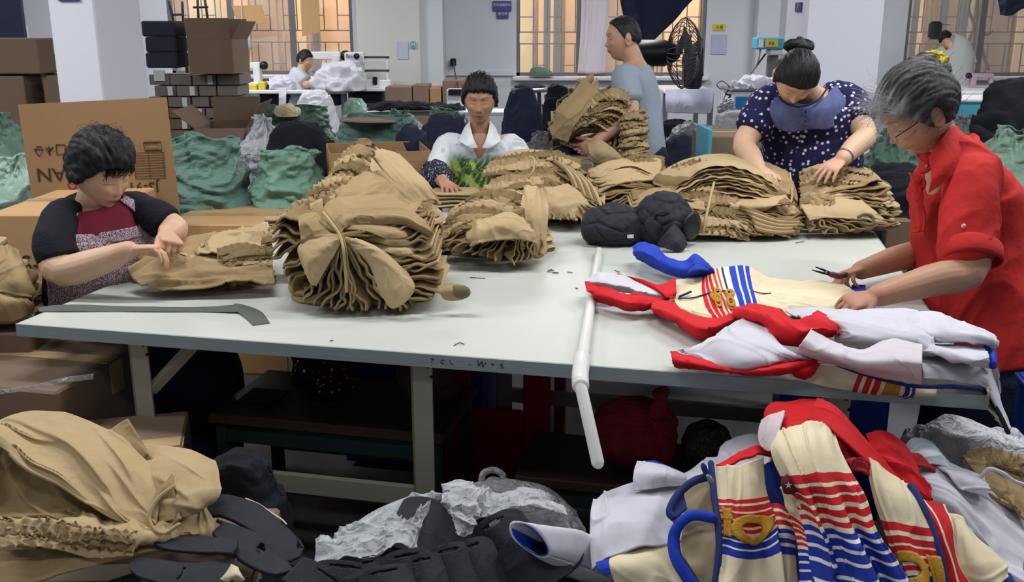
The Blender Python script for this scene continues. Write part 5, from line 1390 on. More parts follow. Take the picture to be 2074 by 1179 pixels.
# ================================================================= BACKGROUND THINGS
def carton(label,c,d,ang=0.0,m=None,open_=None,group=None,name='carton',tape=True,zbase=None,flaps=.0):
    """cardboard box: c = centre of its base, d = (w, depth, h); open_: flap angles (front, back, left, right) or None"""
    m = m or M['carton']; root = thing(name,label,'box',tuple(map(float,c)),group); Rm = rotz(ang)
    w_,dp,h = d; c = np.array(c,float); th = .006
    def B(mb,o,s,extra=None,bev=.003):
        Mx = Rm if extra is None else Rm @ extra
        return mb.box(c + Rm @ np.array(o),s,Mx,bev)
    if open_ is None:
        B(MB(),(0,0,h/2),(w_,dp,h),bev=.006).build('box_body',m,root)
        B(MB(),(0,0,h + .0008),(w_ - .012,.003,.0016),bev=0).build('flap_joint',M['ink'],root)
        if tape:
            mb = MB(); B(mb,(0,0,h + .0015),(w_ - .01,.055,.002),bev=0); B(mb,(w_/2 + .001,0,h - .045),(.002,.055,.09),bev=0); B(mb,(-w_/2 - .001,0,h - .045),(.002,.055,.09),bev=0)
            mb.build('tape',M['carton_tape'],root)
    else:
        mb = MB(); B(mb,(0,0,th),(w_,dp,th))
        B(mb,(0,-dp/2,h/2),(w_,th,h)); B(mb,(0,dp/2,h/2),(w_,th,h)); B(mb,(-w_/2,0,h/2),(th,dp,h)); B(mb,(w_/2,0,h/2),(th,dp,h))
        mb.build('box_body',m,root)
        fl = flaps or dp/2
        for k,a in enumerate(open_):
            if a is None: continue
            a = R(a)
            if k == 0: o = (0,-dp/2 - math.cos(a)*fl/2,h + math.sin(a)*fl/2); E = rotx(-a); s = (w_ - .01,fl,th*.7)
            if k == 1: o = (0,dp/2 + math.cos(a)*fl/2,h + math.sin(a)*fl/2); E = rotx(a); s = (w_ - .01,fl,th*.7)
            if k == 2: o = (-w_/2 - math.cos(a)*fl/2,0,h + math.sin(a)*fl/2); E = roty(a); s = (fl,dp - .01,th*.7)
            if k == 3: o = (w_/2 + math.cos(a)*fl/2,0,h + math.sin(a)*fl/2); E = roty(-a); s = (fl,dp - .01,th*.7)
            B(MB(),o,s,E,bev=.001).build('flap',m,root)
    return root
def box_px(label,x0,x1,ytop,ybot,Y,depth,zb=0.0,**kw):
    """closed carton whose front face spans the pixels at distance Y"""
    a = pY(x0,ytop,Y); b = pY(x1,ytop,Y); zt = a[2]; zb = pY(x0,ybot,Y)[2] if ybot is not None else zb; zb = max(zb,0)
    return carton(label,((a[0] + b[0])/2,Y + depth/2,zb),(abs(b[0] - a[0]),depth,zt - zb),**kw)
def sack(label,px,py,Y,w_,d_,zt,m=None,seed=1,open_=True,group=None,content=None,name='woven_sack',cat='sack',zb=0.0,twist=.3):
    """bulging woven sack standing on the floor, mouth folded open"""
    root = thing(name,label,cat,(float(pY(px,py,Y)[0]),float(Y),float(zb)),group); c = np.array([pY(px,py,Y)[0],Y,zb])
    nu,nv = 110,120; H = zt - zb
    U,V = np.meshgrid(np.linspace(0,1,nu),np.linspace(0,2*math.pi,nv),indexing='ij')
    rad = (.80 + .30*np.sin(np.clip(U*1.15,0,1)*math.pi)**.7)*np.where(U < .06,.86 + U*2.3,1)
    top = sm(.78,1.0,U)
    rad = rad*(1 - (.16 if open_ else .80)*top)
    rad = rad*(1 + .07*noise(np.stack([np.cos(V)*1.3,np.sin(V)*1.3,U*1.5 + seed],-1),seed))
    q = np.stack([np.cos(V)*1.2,np.sin(V)*1.2,U*8.5 + seed*3],-1)
    wr = .026*(ridge(q + noise(q*.7,3)[...,None]*.9,seed,3) - .5) + .03*top*noise(np.stack([V*2.5/1,U*1,V*0 + seed],-1),seed + 5)*np.sin(V/2) 
    rim = .028*top*noise(np.stack([np.cos(V)*1.3,np.sin(V)*1.3,V*0 + seed],-1),seed + 7)
    q2 = np.stack([np.cos(V)*1.6,np.sin(V)*1.6,U*24 + seed*3 + noise(q*.5,8)*2],-1); wr = wr + .011*(ridge(q2 + noise(q2*.4,5)[...,None],seed + 2,2) - .5)
    X = np.cos(V)*(w_/2*rad + wr); Y_ = np.sin(V)*(d_/2*rad + wr); Z = U**.93*H + rim*H
    G = np.stack([X,Y_,Z],-1) + c
    G[...,2] = np.maximum(G[...,2],zb + .002)
    sheet('sack_body',G,m or M['sack'],root,.003)
    if content is not None:
        U2,V2 = np.meshgrid(np.linspace(0,1,20),np.linspace(0,2*math.pi,60),indexing='ij')
        z = H*.84 + .10*H*(1 - U2**2) + .05*H*fbm(np.stack([np.cos(V2)*U2*4,np.sin(V2)*U2*4,U2*0 + seed],-1),seed)
        Gc = np.stack([np.cos(V2)*U2*w_*.31,np.sin(V2)*U2*d_*.31,z],-1) + c
        sheet('contents',Gc[:,::-1],content,root,.01)
    return root
def heap(label,px,py,Y,w_,d_,zt,m,seed=1,zb=0.0,name='garment_heap',cat='clothes',amp=.03,scale=9,group=None,p=.55,nu=60,nv=70,skirt=.75):
    root = thing(name,label,cat,(float(pY(px,py,Y)[0]),float(Y),float(zb)),group); c = np.array([pY(px,py,Y)[0],Y,zb]); H = zt - zb
    U,V = np.meshgrid(np.linspace(0,1,nu),np.linspace(0,2*math.pi,nv),indexing='ij')
    r = U; ro = 1 + .14*noise(np.stack([np.cos(V)*1.2,np.sin(V)*1.2,V*0 + seed],-1),seed)
    z = H*np.clip(1 - np.clip((r - .0),0,1)**2.6,0,1)**p
    x = np.cos(V)*r**skirt*w_/2*ro; y = np.sin(V)*r**skirt*d_/2*ro
    q = np.stack([x*scale*.55,y*scale,z*scale],-1)
    q = q + .8*np.stack([noise(q*.5,seed + 3),noise(q*.5,seed + 4),noise(q*.5,seed + 5)],-1)
    d = amp*(ridge(q,seed,3) - .6)*sm(0,.1,z/H + .02)
    G = np.stack([x*(1 + d/w_*1.5),y*(1 + d/d_*1.5),np.maximum(z + d,0.002)],-1) + c
    sheet('cloth',G[:,::-1],m,root,.008)
    return root

# --- left rear: cartons, sacks
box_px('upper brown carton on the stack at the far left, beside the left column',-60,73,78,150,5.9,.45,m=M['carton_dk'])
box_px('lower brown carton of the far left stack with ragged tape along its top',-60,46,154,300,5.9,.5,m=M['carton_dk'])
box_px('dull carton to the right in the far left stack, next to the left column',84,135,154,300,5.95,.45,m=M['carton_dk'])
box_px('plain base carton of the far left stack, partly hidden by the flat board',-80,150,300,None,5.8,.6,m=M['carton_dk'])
MB().box(pY(38,66,12.08),(.24,.03,.18),bev=.004).build('switch_box',M['paper']).location = (0,0,0)
tag(bpy.data.objects['switch_box'],'small white box on the wall at the far left above the cartons','box')
bpy.data.objects['switch_box'].location = (0,0,0)
MB().box((pY(-8,40,9)[0],9.0,1.2),(.5,.05,2.4)).build('door_1',M['navy'])['kind'] = 'structure'
sack('green woven sack at the far left with a crumpled upper part, behind the flat board',-2,300,4.8,.62,.5,pY(20,232,4.8)[2],M['sack2'],31,open_=False)
sack('pale green plastic wrapped sack at the far left, leaning against the big carton',38,380,4.35,.50,.4,pY(40,318,4.35)[2],mat('pale_green_sack','8CA99A',.4,.15,5,.5,50,spec=.6),33,open_=False)
# --- stack of many small cartons with white labels
ORD = 'first second third fourth fifth sixth seventh eighth ninth'.split()
sm_c = mat('greyish_small_carton','7E756E',.8,.15,6,.1,30)
rr = random.Random(11); yb = 6.9; n_ = 0
for row in range(9):
    y0 = 151 + row*22.5; x0 = 300 + (row % 2)*6 - (0 if row > 0 else 0)
    xx = x0 + rr.uniform(-8,4); k_ = 0
    while xx < 468:
        ww = rr.uniform(36,52)
        a = pY(xx,y0,yb); b = pY(xx + ww,y0 + 21.5,yb); k_ += 1
        cc = thing('small_carton','small grey brown carton, %s from the left in the %s row from the top' % (ORD[k_ - 1],ORD[row]),'box',(float((a[0] + b[0])/2),yb + .15,float(b[2])),'small cartons stacked behind the green sacks')
        MB().box(((a[0] + b[0])/2,yb + .15 + rr.uniform(0,.03),(a[2] + b[2])/2 - .001),(b[0] - a[0] - .004,.3,a[2] - b[2] - .003),bev=.004).build('box_body',sm_c if rr.random() < .7 else M['carton_dk'],cc)
        if rr.random() < .45: MB().box((b[0] - .035,yb - .003,(a[2] + b[2])/2),(.035,.004,(a[2] - b[2])*.85)).build('label',M['paper'],cc)
        xx += ww
z0 = pY(380,355,yb)[2]
carton('low wide carton carrying the wall of small labelled cartons',(pY(388,300,yb)[0],yb + .2,0),(pY(474,300,yb)[0] - pY(300,300,yb)[0],.42,z0 - .004),m=M['carton_dk'])
MB().box(pY(323,153,yb + .02),(.078,.01,.075)).build('paper_sheet',M['paper']); tag(bpy.data.objects['paper_sheet'],'white paper sheet lying against the small cartons beside the left column','paper')
a = pY(285,42,yb); b = pY(362,138,yb)
o = thing('folded_cloth','square dark slate blue folded cloth on top of the small cartons, beside the column','cloth',(float((a[0] + b[0])/2),yb + .1,float(b[2])))
for i in range(3):
    z = b[2] + (a[2] - b[2])*(i + .5)/3; MB().box(((a[0] + b[0])/2 + rr.uniform(-.008,.008),yb + .12,z),(b[0] - a[0] + rr.uniform(-.02,.01),.26,(a[2] - b[2])/3*.99),bev=.012).build('fold',M.setdefault('slate',mat('slate_cloth','353848',.9,.06,10)),o,False)
# top boxes: open tall carton
a = pY(375,80,6.7); b = pY(470,150,6.7)
oc = carton('tall open brown carton with raised flaps standing on the small cartons',((a[0] + b[0])/2,6.95,b[2]),(b[0] - a[0],.42,a[2] - b[2]),m=M['carton_dk'],open_=(88,80,84,60),flaps=.14)
# open carton behind the sacks
a = pY(382,262,5.7); b = pY(492,330,5.7)
carton('open carton with splayed flaps between the small cartons and the green sacks',((a[0] + b[0])/2,6.0,0),(b[0] - a[0],.5,a[2]),ang=.08,m=M['carton_dk'],open_=(-25,70,40,60),flaps=.16)
# --- two big green sacks and other bags
sack('big green sack with dark clothes in its open mouth, left one behind the table',428,400,4.62,.40,.42,pY(425,278,4.62)[2],M['sack'],41,content=M['navy'])
sack('big pale green woven sack, right of the pair behind the table',590,400,4.66,.38,.42,pY(590,300,4.75)[2],mat('pale_sack','739A86',.55,.12,5,.4,50,spec=.4),47,content=M['navy'])
heap('black clothes bulging from the top of the pale green sack',612,290,5.12,.58,.36,pY(610,258,4.9)[2],M['black'],5,zb=0,amp=.02)
sack('grey white plastic bag standing behind the two big green sacks',535,270,5.5,.30,.3,pY(535,235,5.5)[2],M['film2'],51,open_=False,name='plastic_bag',cat='bag')
sack('green sack with small white bundles on top, below the seated machine worker',605,260,6.6,.55,.45,pY(605,218,6.6)[2],M['sack2'],53,open_=True,content=M['carton_dk'])
heap('small cream cloth bundle on the green sack below the machine worker',582,228,6.45,.16,.14,pY(582,214,6.45)[2],M['cream'],9,zb=pY(582,236,6.45)[2],amp=.015,scale=20)
sack('wide green sack with a cardboard sheet across its mouth',765,280,5.8,.62,.5,pY(765,240,5.8)[2],M['sack'],57,content=M['black'])
sack('green sack behind the one with the cardboard sheet',810,260,6.6,.60,.5,pY(815,226,6.6)[2],M['sack2'],58,open_=False)
o = thing('cardboard_sheet','flat brown cardboard sheet lying across a green sack','cardboard',tuple(pY(735,242,5.6)))
sheet('sheet',surf([[pY(690,240,5.9),pY(740,236,5.95),pY(800,244,5.9)],[pY(688,245,5.5),pY(740,247,5.45),pY(805,247,5.5)]],10,16,wr=.002),M['carton_dk'],o,.006)
heap('pale green bundled plastic knot sticking up behind the green sacks',720,215,6.9,.16,.16,pY(718,200,6.9)[2],mat('light_green_plastic','9CC0AC',.4,.1,8,.3,60,spec=.5),61,zb=pY(718,240,6.9)[2],amp=.015,scale=14)
heap('black garment heap left of the woman in the white leaf print shirt',900,270,5.5,.42,.4,pY(865,228,5.6)[2],M['navy'],63,amp=.03)
heap('dark garments laid over the low shelf below the back wall cartons',840,222,7.8,.75,.3,pY(840,208,7.8)[2],M['black'],64,zb=pY(840,222,7.8)[2],amp=.02)
heap('tall navy garment mound right of the seated woman in the white shirt',1058,240,6.3,.42,.4,pY(1055,178,6.3)[2],M['navy'],65,amp=.025,p=.8)
heap('black garment heap by the walking man\'s armful of trousers',1130,220,7.2,.34,.4,pY(1130,170,7.2)[2],M['black'],66,amp=.025,p=.8)
sack('grey transparent bag of dark clothes behind the walking man',1105,320,5.9,.60,.45,pY(1105,268,5.9)[2],M['greyfilm'],67,open_=False,name='plastic_bag',cat='bag')
heap('black clothes heap between the open carton and the seated white shirted woman',835,300,5.05,.30,.34,pY(835,262,5.05)[2],M['navy'],111,amp=.03)
sack('small dull green sack left of the seated white shirted woman',905,250,6.4,.34,.34,pY(905,222,6.4)[2],M['sack2'],112)
heap('black clothes heap between the walking man and the blue edged carton',1375,300,6.6,.5,.4,pY(1375,246,6.6)[2],M['black'],113,amp=.03)
# grey plastic mounds right of the man
for k,(px,py,Y,w_,zt,mm,lb) in enumerate(((1410,290,6.2,.6,255,'greyfilm','grey plastic covered mound right of the black fan stand'),(1385,330,5.8,.42,272,'navy','navy clothes heap right of the black fan stand'),
                                              (1490,260,7.0,.5,228,'film2','milky plastic bag below the blue box by the right column'),(1140,330,5.3,.36,300,'navy','dark clothes heap behind the trouser bundles below the walking man'))):
    heap(lb,px,py,Y,w_,.45,pY(px,zt,Y)[2],M[mm],70 + k,amp=.03)
# --- the big flat board carton behind the left woman
a = pY(38,212,3.95); b = pY(340,198,4.0); 
bd = thing('carton_board','large upright cardboard carton side with upside down printing behind the left woman','cardboard',(float((a[0] + b[0])/2),3.95,0))
P00 = pY(36,212,3.95); P01 = pY(337,197,4.05); xdir = P01 - P00; xdir[2] = 0; Wb = np.linalg.norm(xdir); xdir /= Wb; yd = np.array([-xdir[1],xdir[0],0])
zt0,zt1 = P00[2],P01[2]
v = []
for dy in (0,.008):
    for (xx,zz) in ((.02,.0),(Wb + .03,.0),(Wb,zt1),(0,zt0)):
        v.append(P00*[1,1,0] + xdir*xx + yd*dy + np.array([0,0,zz]))
raw('board',v,[[0,1,2,3],[7,6,5,4],[0,4,5,1],[1,5,6,2],[2,6,7,3],[3,7,4,0]],M['carton'],bd,False)
BF = np.array([-xdir,[0,0,-1],-yd]).T           # upside-down lettering frame
def on_board(px,py):
    d = pd(px,py,1.0) - CAM; return CAM + d*(np.dot(P00 - CAM,yd)/np.dot(d,yd)) - yd*.003
text('MAN',on_board(120,352),BF,.080,M['ink'],'printing',bd,align='CENTER')
text('JS-91',on_board(291,378),BF,.062,M['ink'],'printing',bd)
text('WO',on_board(160,374),BF,.05,M['redplastic'],'printing',bd)
mk = 0
def seg(mk,pts,w_=.004): MB().tube([on_board(*p) for p in pts],w_/2,4).build('printed_mark',M['ink'],bd)
seg(mk,[(70,302),(88,302),(80,317),(70,302)]); seg(mk,[(74,297),(84,297)])
seg(mk,[(100,298),(99,308),(94,300)],.006); seg(mk,[(99,308),(107,299)],.006); seg(mk,[(101,308),(101,314)],.006)
seg(mk,[(114,293),(132,293),(132,312),(116,313),(114,293)]); 
seg(mk,[(291,288),(326,287),(328,304),(294,305),(291,288)]); seg(mk,[(296,292),(321,291),(322,301),(298,301),(296,292)],.002)
for k in range(11): seg(mk,[(268 + k*.8,310 + k*5.2),(333 + k*.4,308 + k*5.2)],.0022)
for k in range(3): seg(mk,[(270 + k*30,310),(276 + k*29,362)],.002)
# cartons around the left woman
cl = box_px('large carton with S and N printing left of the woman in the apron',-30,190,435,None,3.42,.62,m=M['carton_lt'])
a = pY(60,540,3.419)
text('S-',pY(62,535,3.417),np.array([[1,0,0],[0,0,1],[0,-1,0]]).T,.085,M['ink'],'printing',cl); text('N',pY(77,575,3.417),np.array([[1,0,0],[0,0,1],[0,-1,0]]).T,.085,M['ink'],'printing',cl)
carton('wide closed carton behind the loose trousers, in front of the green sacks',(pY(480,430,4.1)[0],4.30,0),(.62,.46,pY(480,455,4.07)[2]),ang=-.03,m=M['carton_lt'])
a = pY(668,318,4.45); b = pY(868,290,4.7)
carton('open brown carton behind the tallest heap of trousers',(pY(762,300,4.7)[0],4.72,.25),(.47,.42,pY(762,306,4.55)[2] - .25),ang=.22,m=M['carton'],open_=(-88,-88,-88,-88),flaps=.05)
carton('carton under the open one behind the tallest trousers heap',(pY(762,300,4.7)[0],4.72,0),(.5,.45,.248),ang=.2,m=M['carton_dk'])
box_px('brown carton with blue tape between the fan stand and the right column',1432,1560,276,420,4.75,.4,m=M['carton_dk'])
o = MB().box(pY(1423,330,4.72),(.02,.3,.36),bev=.005).build('blue_board',M['cyanbox']); tag(o,'thin blue board standing against the carton between fan stand and column','board')
box_px('brown carton beyond the right end of the table',1797,1850,447,None,4.3,.4,m=M['carton_dk'])
box_px('brown carton edge behind the centre trouser bundles',1150,1200,330,None,4.9,.35,m=M['carton_dk'])
# --- back wall: low cartons
for k,(x0,x1,yt,yb_,mm) in enumerate(((780,834,176,262,'carton_dk'),(836,868,172,262,'carton_dk'),(870,893,178,262,'carton'),(896,940,163,262,'carton_dk'))):
    box_px(['leftmost brown carton below the back wall pier, by the machine table','second brown carton below the back wall pier','narrow third carton under the back wall pier','tallest brown carton beside the small terminal box on the back wall'][k],x0,x1,yt,None,10.6,.4,m=M[mm])
o = thing('terminal_box','small black and white electrical box on the low shelf behind the white shirted woman','box',tuple(pY(922,195,9.6)))
MB().box(pY(922,205,9.6),(.16,.12,.24),bev=.01).build('case',M['whiteplastic'],o); MB().box(pY(922,187,9.52),(.13,.02,.06)).build('switch_panel',M['blackplastic'],o)
cord('cable',[pY(919,126,11.9),pY(922,150,11.2),pY(928,180,10.2),pY(926,200,9.8)],.008,M['blackplastic'],o)
o2 = MB().box(pY(918,126,12.04),(.07,.08,.09),bev=.01).build('wall_socket',M['blackplastic']); tag(o2,'black plug in the wall socket left of the seated white shirted woman','socket')
o = thing('low_bench','long low shelf along the sacks behind the white shirted woman','bench',(float(pY(880,222,8)[0]),8.0,0))
zz = pY(880,222,8)[2]; MB().box((pY(890,222,8)[0],8.0,zz - .02),(1.5,.35,.03),bev=.005).build('board',M['whiteplastic'],o)
for s in (-1,1): MB().box((pY(890,222,8)[0] + s*.7,8.0,(zz - .035)/2),(.04,.3,zz - .035)).build('leg',M['frame'],o)
# --- long sewing table at the left window
def longtable(label,x0,x1,ytop,Y,depth,h_=None,legs=(0,1),m=None):
    a = pY(x0,ytop,Y); b = pY(x1,ytop,Y); z = a[2]; o = thing('sewing_table',label,'table',(float((a[0] + b[0])/2),Y + depth/2,0))
    MB().box(((a[0] + b[0])/2,Y + depth/2,z - .02),(b[0] - a[0],depth,.04),bev=.008).build('tabletop',m or M['whiteplastic'],o)
    for u in legs:
        x = a[0] + (b[0] - a[0])*u
        for dy in (.06,depth - .06): MB().box((x,Y + dy,(z - .04)/2),(.05,.05,z - .04)).build('leg',M['frame'],o)
    MB().box(((a[0] + b[0])/2,Y + .3,z - .12),(b[0] - a[0] - .2,.3,.12),bev=.01).build('machine_tray',M['navy'],o)
    return o,z
st1,z1 = longtable('long white sewing table under the left window',474,700,183,10.9,.75,legs=(.03,.12,.6,.97))
st2,z2 = longtable('white sewing table carrying the white machine, by the back wall pier',690,785,178,10.95,.56,legs=(.05,.95))
st3,z3 = longtable('sewing table with white cloth beside the black fan',1345,1448,182,10.0,.9,legs=(.05,.95))
st4,z4 = longtable('long white sewing table under the right window',1830,2250,186,10.2,1.2,legs=(.02,.5,.98))
# machine with frame arm
mc = thing('sewing_machine','white sewing machine with a long rod frame on the white table by the pier','sewing machine',tuple(pY(715,178,11.1)))
def bx(px0,px1,py0,py1,Y,dp,mb=None,bev=.01):
    a = pY(px0,py0,Y); b = pY(px1,py1,Y); mb = mb or MB(); return mb.box(((a[0] + b[0])/2,Y + dp/2,(a[2] + b[2])/2),(abs(b[0] - a[0]),dp,abs(a[2] - b[2])),bev=bev)
bx(697,737,106,128,11.1,.2).build('control_box',M['whiteplastic'],mc)
bx(712,738,128,152,11.1,.16).build('motor_housing',mat('grey_enamel','A3ABAE',.4,.06),mc)
bx(736,742,120,178,11.15,.12).build('column',M['whiteplastic'],mc); bx(781,788,112,178,11.15,.12).build('column',M['whiteplastic'],mc)
for y in (116,143): MB().tube([pY(738,y,11.15),pY(787,y,11.15)],.012,8).build('rod',M['grille'],mc,True)
bx(728,792,162,180,11.1,.25).build('bed',M['whiteplastic'],mc); bx(754,764,156,172,11.08,.06).build('needle_head',M['blackplastic'],mc)
for (x,y) in ((697 + 10,116),): text('Bri',pY(x,114,11.09),np.array([[1,0,0],[0,0,1],[0,-1,0]]).T,.06,M['ink'],'lettering',mc)
MB().tube([pY(722,114,11.09),pY(722,114,11.05)],.035,12).build('dial',M['blackplastic'],mc,True)
# other small machines
def machine(label,px,py,Y,s=1.0,m=None,flip=1):
    b = pY(px,py,Y); o = thing('sewing_machine',label,'sewing machine',tuple(b)); m = m or M['whiteplastic']
    B = lambda x,y,z,a,c,d,mm,n: MB().box(b + np.array([x*flip,y,z])*s,np.array([a,c,d])*s,bev=.012*s).build(n,mm,o)
    B(0,0,.03,.45,.18,.05,m,'bed'); B(.17,0,.17,.10,.15,.26,m,'column'); B(0,0,.29,.44,.13,.09,m,'arm'); B(-.19,0,.20,.07,.11,.14,m,'head')
    MB().tube([b + np.array([.25*flip,0,.29])*s,b + np.array([.29*flip,0,.29])*s],.06*s,16).build('handwheel',M['blackplastic'],o,True)
    MB().tube([b + np.array([-.19*flip,0,.13])*s,b + np.array([-.19*flip,0,.04])*s],.008*s,6).build('needle_bar',M['metal'],o,True)
    return o
machine('white sewing machine in front of the seated far worker',655,165,11.35,1.0)
machine('cream sewing machine at the left end of the long table',500,174,11.4,.8,M['whiteplastic'])
machine('white and pink sewing machine beside the worker seen from behind',1985,183,10.9,.55,mat('pinkish_enamel','A68C96',.4,.3,12),-1)
# white goods on the table
heap('heap of white garments on the sewing table before the seated worker',692,175,10.95,.62,.5,pY(690,130,10.95)[2],M['white_cloth'],81,zb=z1 + .001,amp=.05,scale=7,name='white_garments')
heap('low heap of white and clear bags on the left of the sewing table',570,175,11.1,.35,.35,pY(570,158,11.1)[2],M['white_cloth'],82,zb=z1 + .001,amp=.03,scale=12,name='white_bags')
heap('white cloth over the seated worker\'s stool, hanging down',642,215,10.3,.50,.4,pY(642,186,10.3)[2],M['white_cloth'],83,amp=.03,p=.4,name='white_garments')
for k,(px,c,lb) in enumerate(((492,'paper','small white tray of thread scraps'),(512,'yellow','small yellow box'),(530,'yellow','yellow green spool box'),(548,'blackplastic','small black spool'),(482,'cream','cream cloth scrap pile'))):
    o = bx(px - 8,px + 8,166 + (k % 2)*5,183,10.98,.12); o = o.build('small_box',M[c]); tag(o,lb + ' on the long sewing table under the left window','box')
a = pY(485,55,11.6); o = thing('hanging_bag','white plastic bag hanging on the grille at the left window','bag',tuple(a))
sheet('bag',surf([[pY(476,52,11.9),pY(490,50,11.9),pY(505,52,11.9)],[pY(476,90,11.8),pY(490,90,11.72),pY(508,90,11.8)],[pY(478,128,11.9),pY(492,130,11.86),pY(506,128,11.9)]],24,20,wr=.012,ws=8),M['white_cloth'],o,.006); MB().tube([pY(490,50,11.92),np.array([pY(490,50,11.92)[0],12.04,2.5])],.004,4).build('string',M['paper'],o)
o = thing('standing_bag','tall white bag hanging from the front edge of the long sewing table','bag',tuple(pY(572,180,10.85)))
sheet('bag',surf([[pY(564,178,10.86),pY(580,178,10.86)],[pY(565,198,10.84),pY(580,198,10.84)],[pY(564,222,10.85),pY(579,222,10.85)]],20,12,wr=.008,ws=9),M['white_cloth'],o,.006)
# cardboard pieces hung in the left window
for k,(pts,lb) in enumerate((([(470,12),(530,10),(540,46),(482,52)],'wide piece of cardboard hung across the left window'),([(608,-6),(645,-8),(648,66),(612,74)],'upright piece of cardboard hung in the middle of the left window'))):
    P = [pY(x,y,11.98) for x,y in pts]; v = P + [p + np.array([0,.008,0]) for p in P]
    o = thing('cardboard_sheet',lb,'cardboard',tuple(P[0])); raw('sheet',v,[[3,2,1,0],[4,5,6,7],[0,1,5,4],[1,2,6,5],[2,3,7,6],[3,0,4,7]],M['carton_lt'],o,False)
    for p in P[:2]: MB().tube([p + np.array([0,.004,0]),np.array([p[0],12.03,2.5])],.003,4).build('string',M['paper'],o)
o = thing('metal_stand','thin dark stand rods beside the tall open carton','stand',tuple(pY(362,60,9)))
for p,q in (((342,3),(352,45)),((369,5),(372,60)),((350,30),(371,29)),((355,60),(375,60)),((400,0),(402,36)),((415,0),(421,40)),((393,15),(420,14))): MB().tube([pY(*p,11.0),pY(*q,11.0)],.014,6).build('rod',M['blackplastic'],o,True)
MB().box((pY(372,60,11.0)[0],11.0,pY(372,60,11)[2]/2),(.03,.03,pY(372,60,11)[2])).build('upright',M['blackplastic'],o)
# papers & signs on the pier, wall
TB = np.array([[1,0,0],[0,0,1],[0,-1,0]]).T
o = bx(805,827,84,120,11.54,.004,bev=.001).build('notice',mat('faded_notice','B4B6CE',.8)); tag(o,'faded paper notice on the back wall pier','notice')
o = thing('teal_label','small teal label on the corner of the back wall pier','label',tuple(pY(837,91,11.53))); bx(832,842,84,98,11.53,.004,bev=.001).build('plate',M['cyanbox'],o); text('M',pY(837,91,11.528),TB,.06,M['paper'],'lettering',o)
o = thing('wall_sign','dark blue two part sign with white characters left of the middle window','sign',tuple(pY(1017,18,12.06)))
bx(998,1036,2,22,12.06,.02,bev=.003).build('plate',M['sign'],o); bx(1006,1030,22,37,12.065,.02,bev=.003).build('plate',M['sign'],o)
text('车间温馨提示',pY(1017,10,12.055),TB,.036,M['signtext'],'lettering',o); text('请勿吸',pY(1018,28,12.06),TB,.040,M['signtext'],'lettering',o)
o = thing('column_sign','dark blue sign edge at the top of the left column','sign',tuple(pY(140,0,4.99))); bx(116,161,-14,2,4.985,.012,bev=.002).build('plate',M['sign'],o)
o = thing('column_sign','small dark blue sign on the side of the right column','sign',tuple(pY(1620,13,6.2)))
a = pY(1637,13,6.0); MB().box((a[0] - .006,6.18,a[2]),(.01,.12,.055)).build('plate',M['sign'],o); text('尺',(a[0] - .012,6.18,a[2]),np.array([[0,-1,0],[0,0,1],[-1,0,0]]).T,.04,M['signtext'],'lettering',o)
o = thing('yellow_notice','small yellow label on the wall right of the middle window','notice',tuple(pY(1457,55,12.08))); bx(1445,1469,49,62,12.085,.006,bev=.001).build('plate',M['yellow'],o); text('注意',pY(1457,56,12.083),TB,.05,M['ink'],'lettering',o)
o = bx(1442,1470,70,110,12.088,.004,bev=.001).build('notice',mat('pale_notice','A6ABC4',.8)); tag(o,'pale blue paper under the yellow label right of the middle window','notice')
# control box with hoses
o = thing('control_box','teal control box with a yellow label on the wall left of the right column','control box',tuple(pY(1562,90,8.6)))
bx(1534,1588,76,100,8.6,.2).build('case',M['cyanbox'],o); bx(1538,1546,80,96,8.59,.01,bev=0).build('white_stripe',M['paper'],o); bx(1551,1575,80,95,8.59,.01,bev=0).build('label',M['yellow'],o); text('8.8',pY(1563,88,8.585),TB,.04,M['ink'],'lettering',o)
bx(1560,1588,100,112,8.62,.15).build('bracket',M['whiteplastic'],o)
bx(1556,1562,112,330,8.7,.05).build('post',M['frame'],o); a = pY(1559,330,8.7); MB().box((a[0],8.725,a[2]/2),(.03,.05,a[2])).build('post',M['frame'],o)
mh = MB(); 
cord('hose',[pY(1540,100,8.62),pY(1530,135,8.5),pY(1500,170,8.4),pY(1475,200,8.3),pY(1462,230,8.3)],.010,M['frame'],o); cord('hose',[pY(1550,110,8.62),pY(1520,148,8.5),pY(1485,176,8.4),pY(1470,190,8.3),pY(1500,195,8.3)],.008,M['blackplastic'],o)
cord('hose',[pY(1462,182,8.3),pY(1452,172,8.3),pY(1462,164,8.3),pY(1476,174,8.3),pY(1472,186,8.3),pY(1458,220,8.3)],.006,M['frame'],o)
o = thing('box_machine','low machine with a bright blue front panel left of the right column','machine',tuple(pY(1520,230,8.2)))
bx(1486,1570,184,232,8.2,.4).build('case',M['whiteplastic'],o); bx(1491,1548,196,224,8.19,.01,bev=0).build('front_panel',mat('bright_blue_panel','1F76B4',.5),o); bx(1480,1580,180,186,8.18,.45).build('top',M['frame'],o)
bx(1486,1570,232,330,8.22,.36).build('stand',M['carton_dk'],o)
heap('white thread cone cluster on the low machine left of the right column',1525,180,8.3,.34,.2,pY(1525,160,8.3)[2],M['white_cloth'],88,zb=pY(1525,179,8.3)[2],amp=.04,scale=14,name='thread_cones',cat='thread')
sack('narrow white plastic bag hanging below the hoses',1472,230,8.1,.12,.1,pY(1472,200,8.1)[2],M['film2'],90,open_=False,name='plastic_bag',cat='bag',zb=pY(1472,258,8.1)[2])
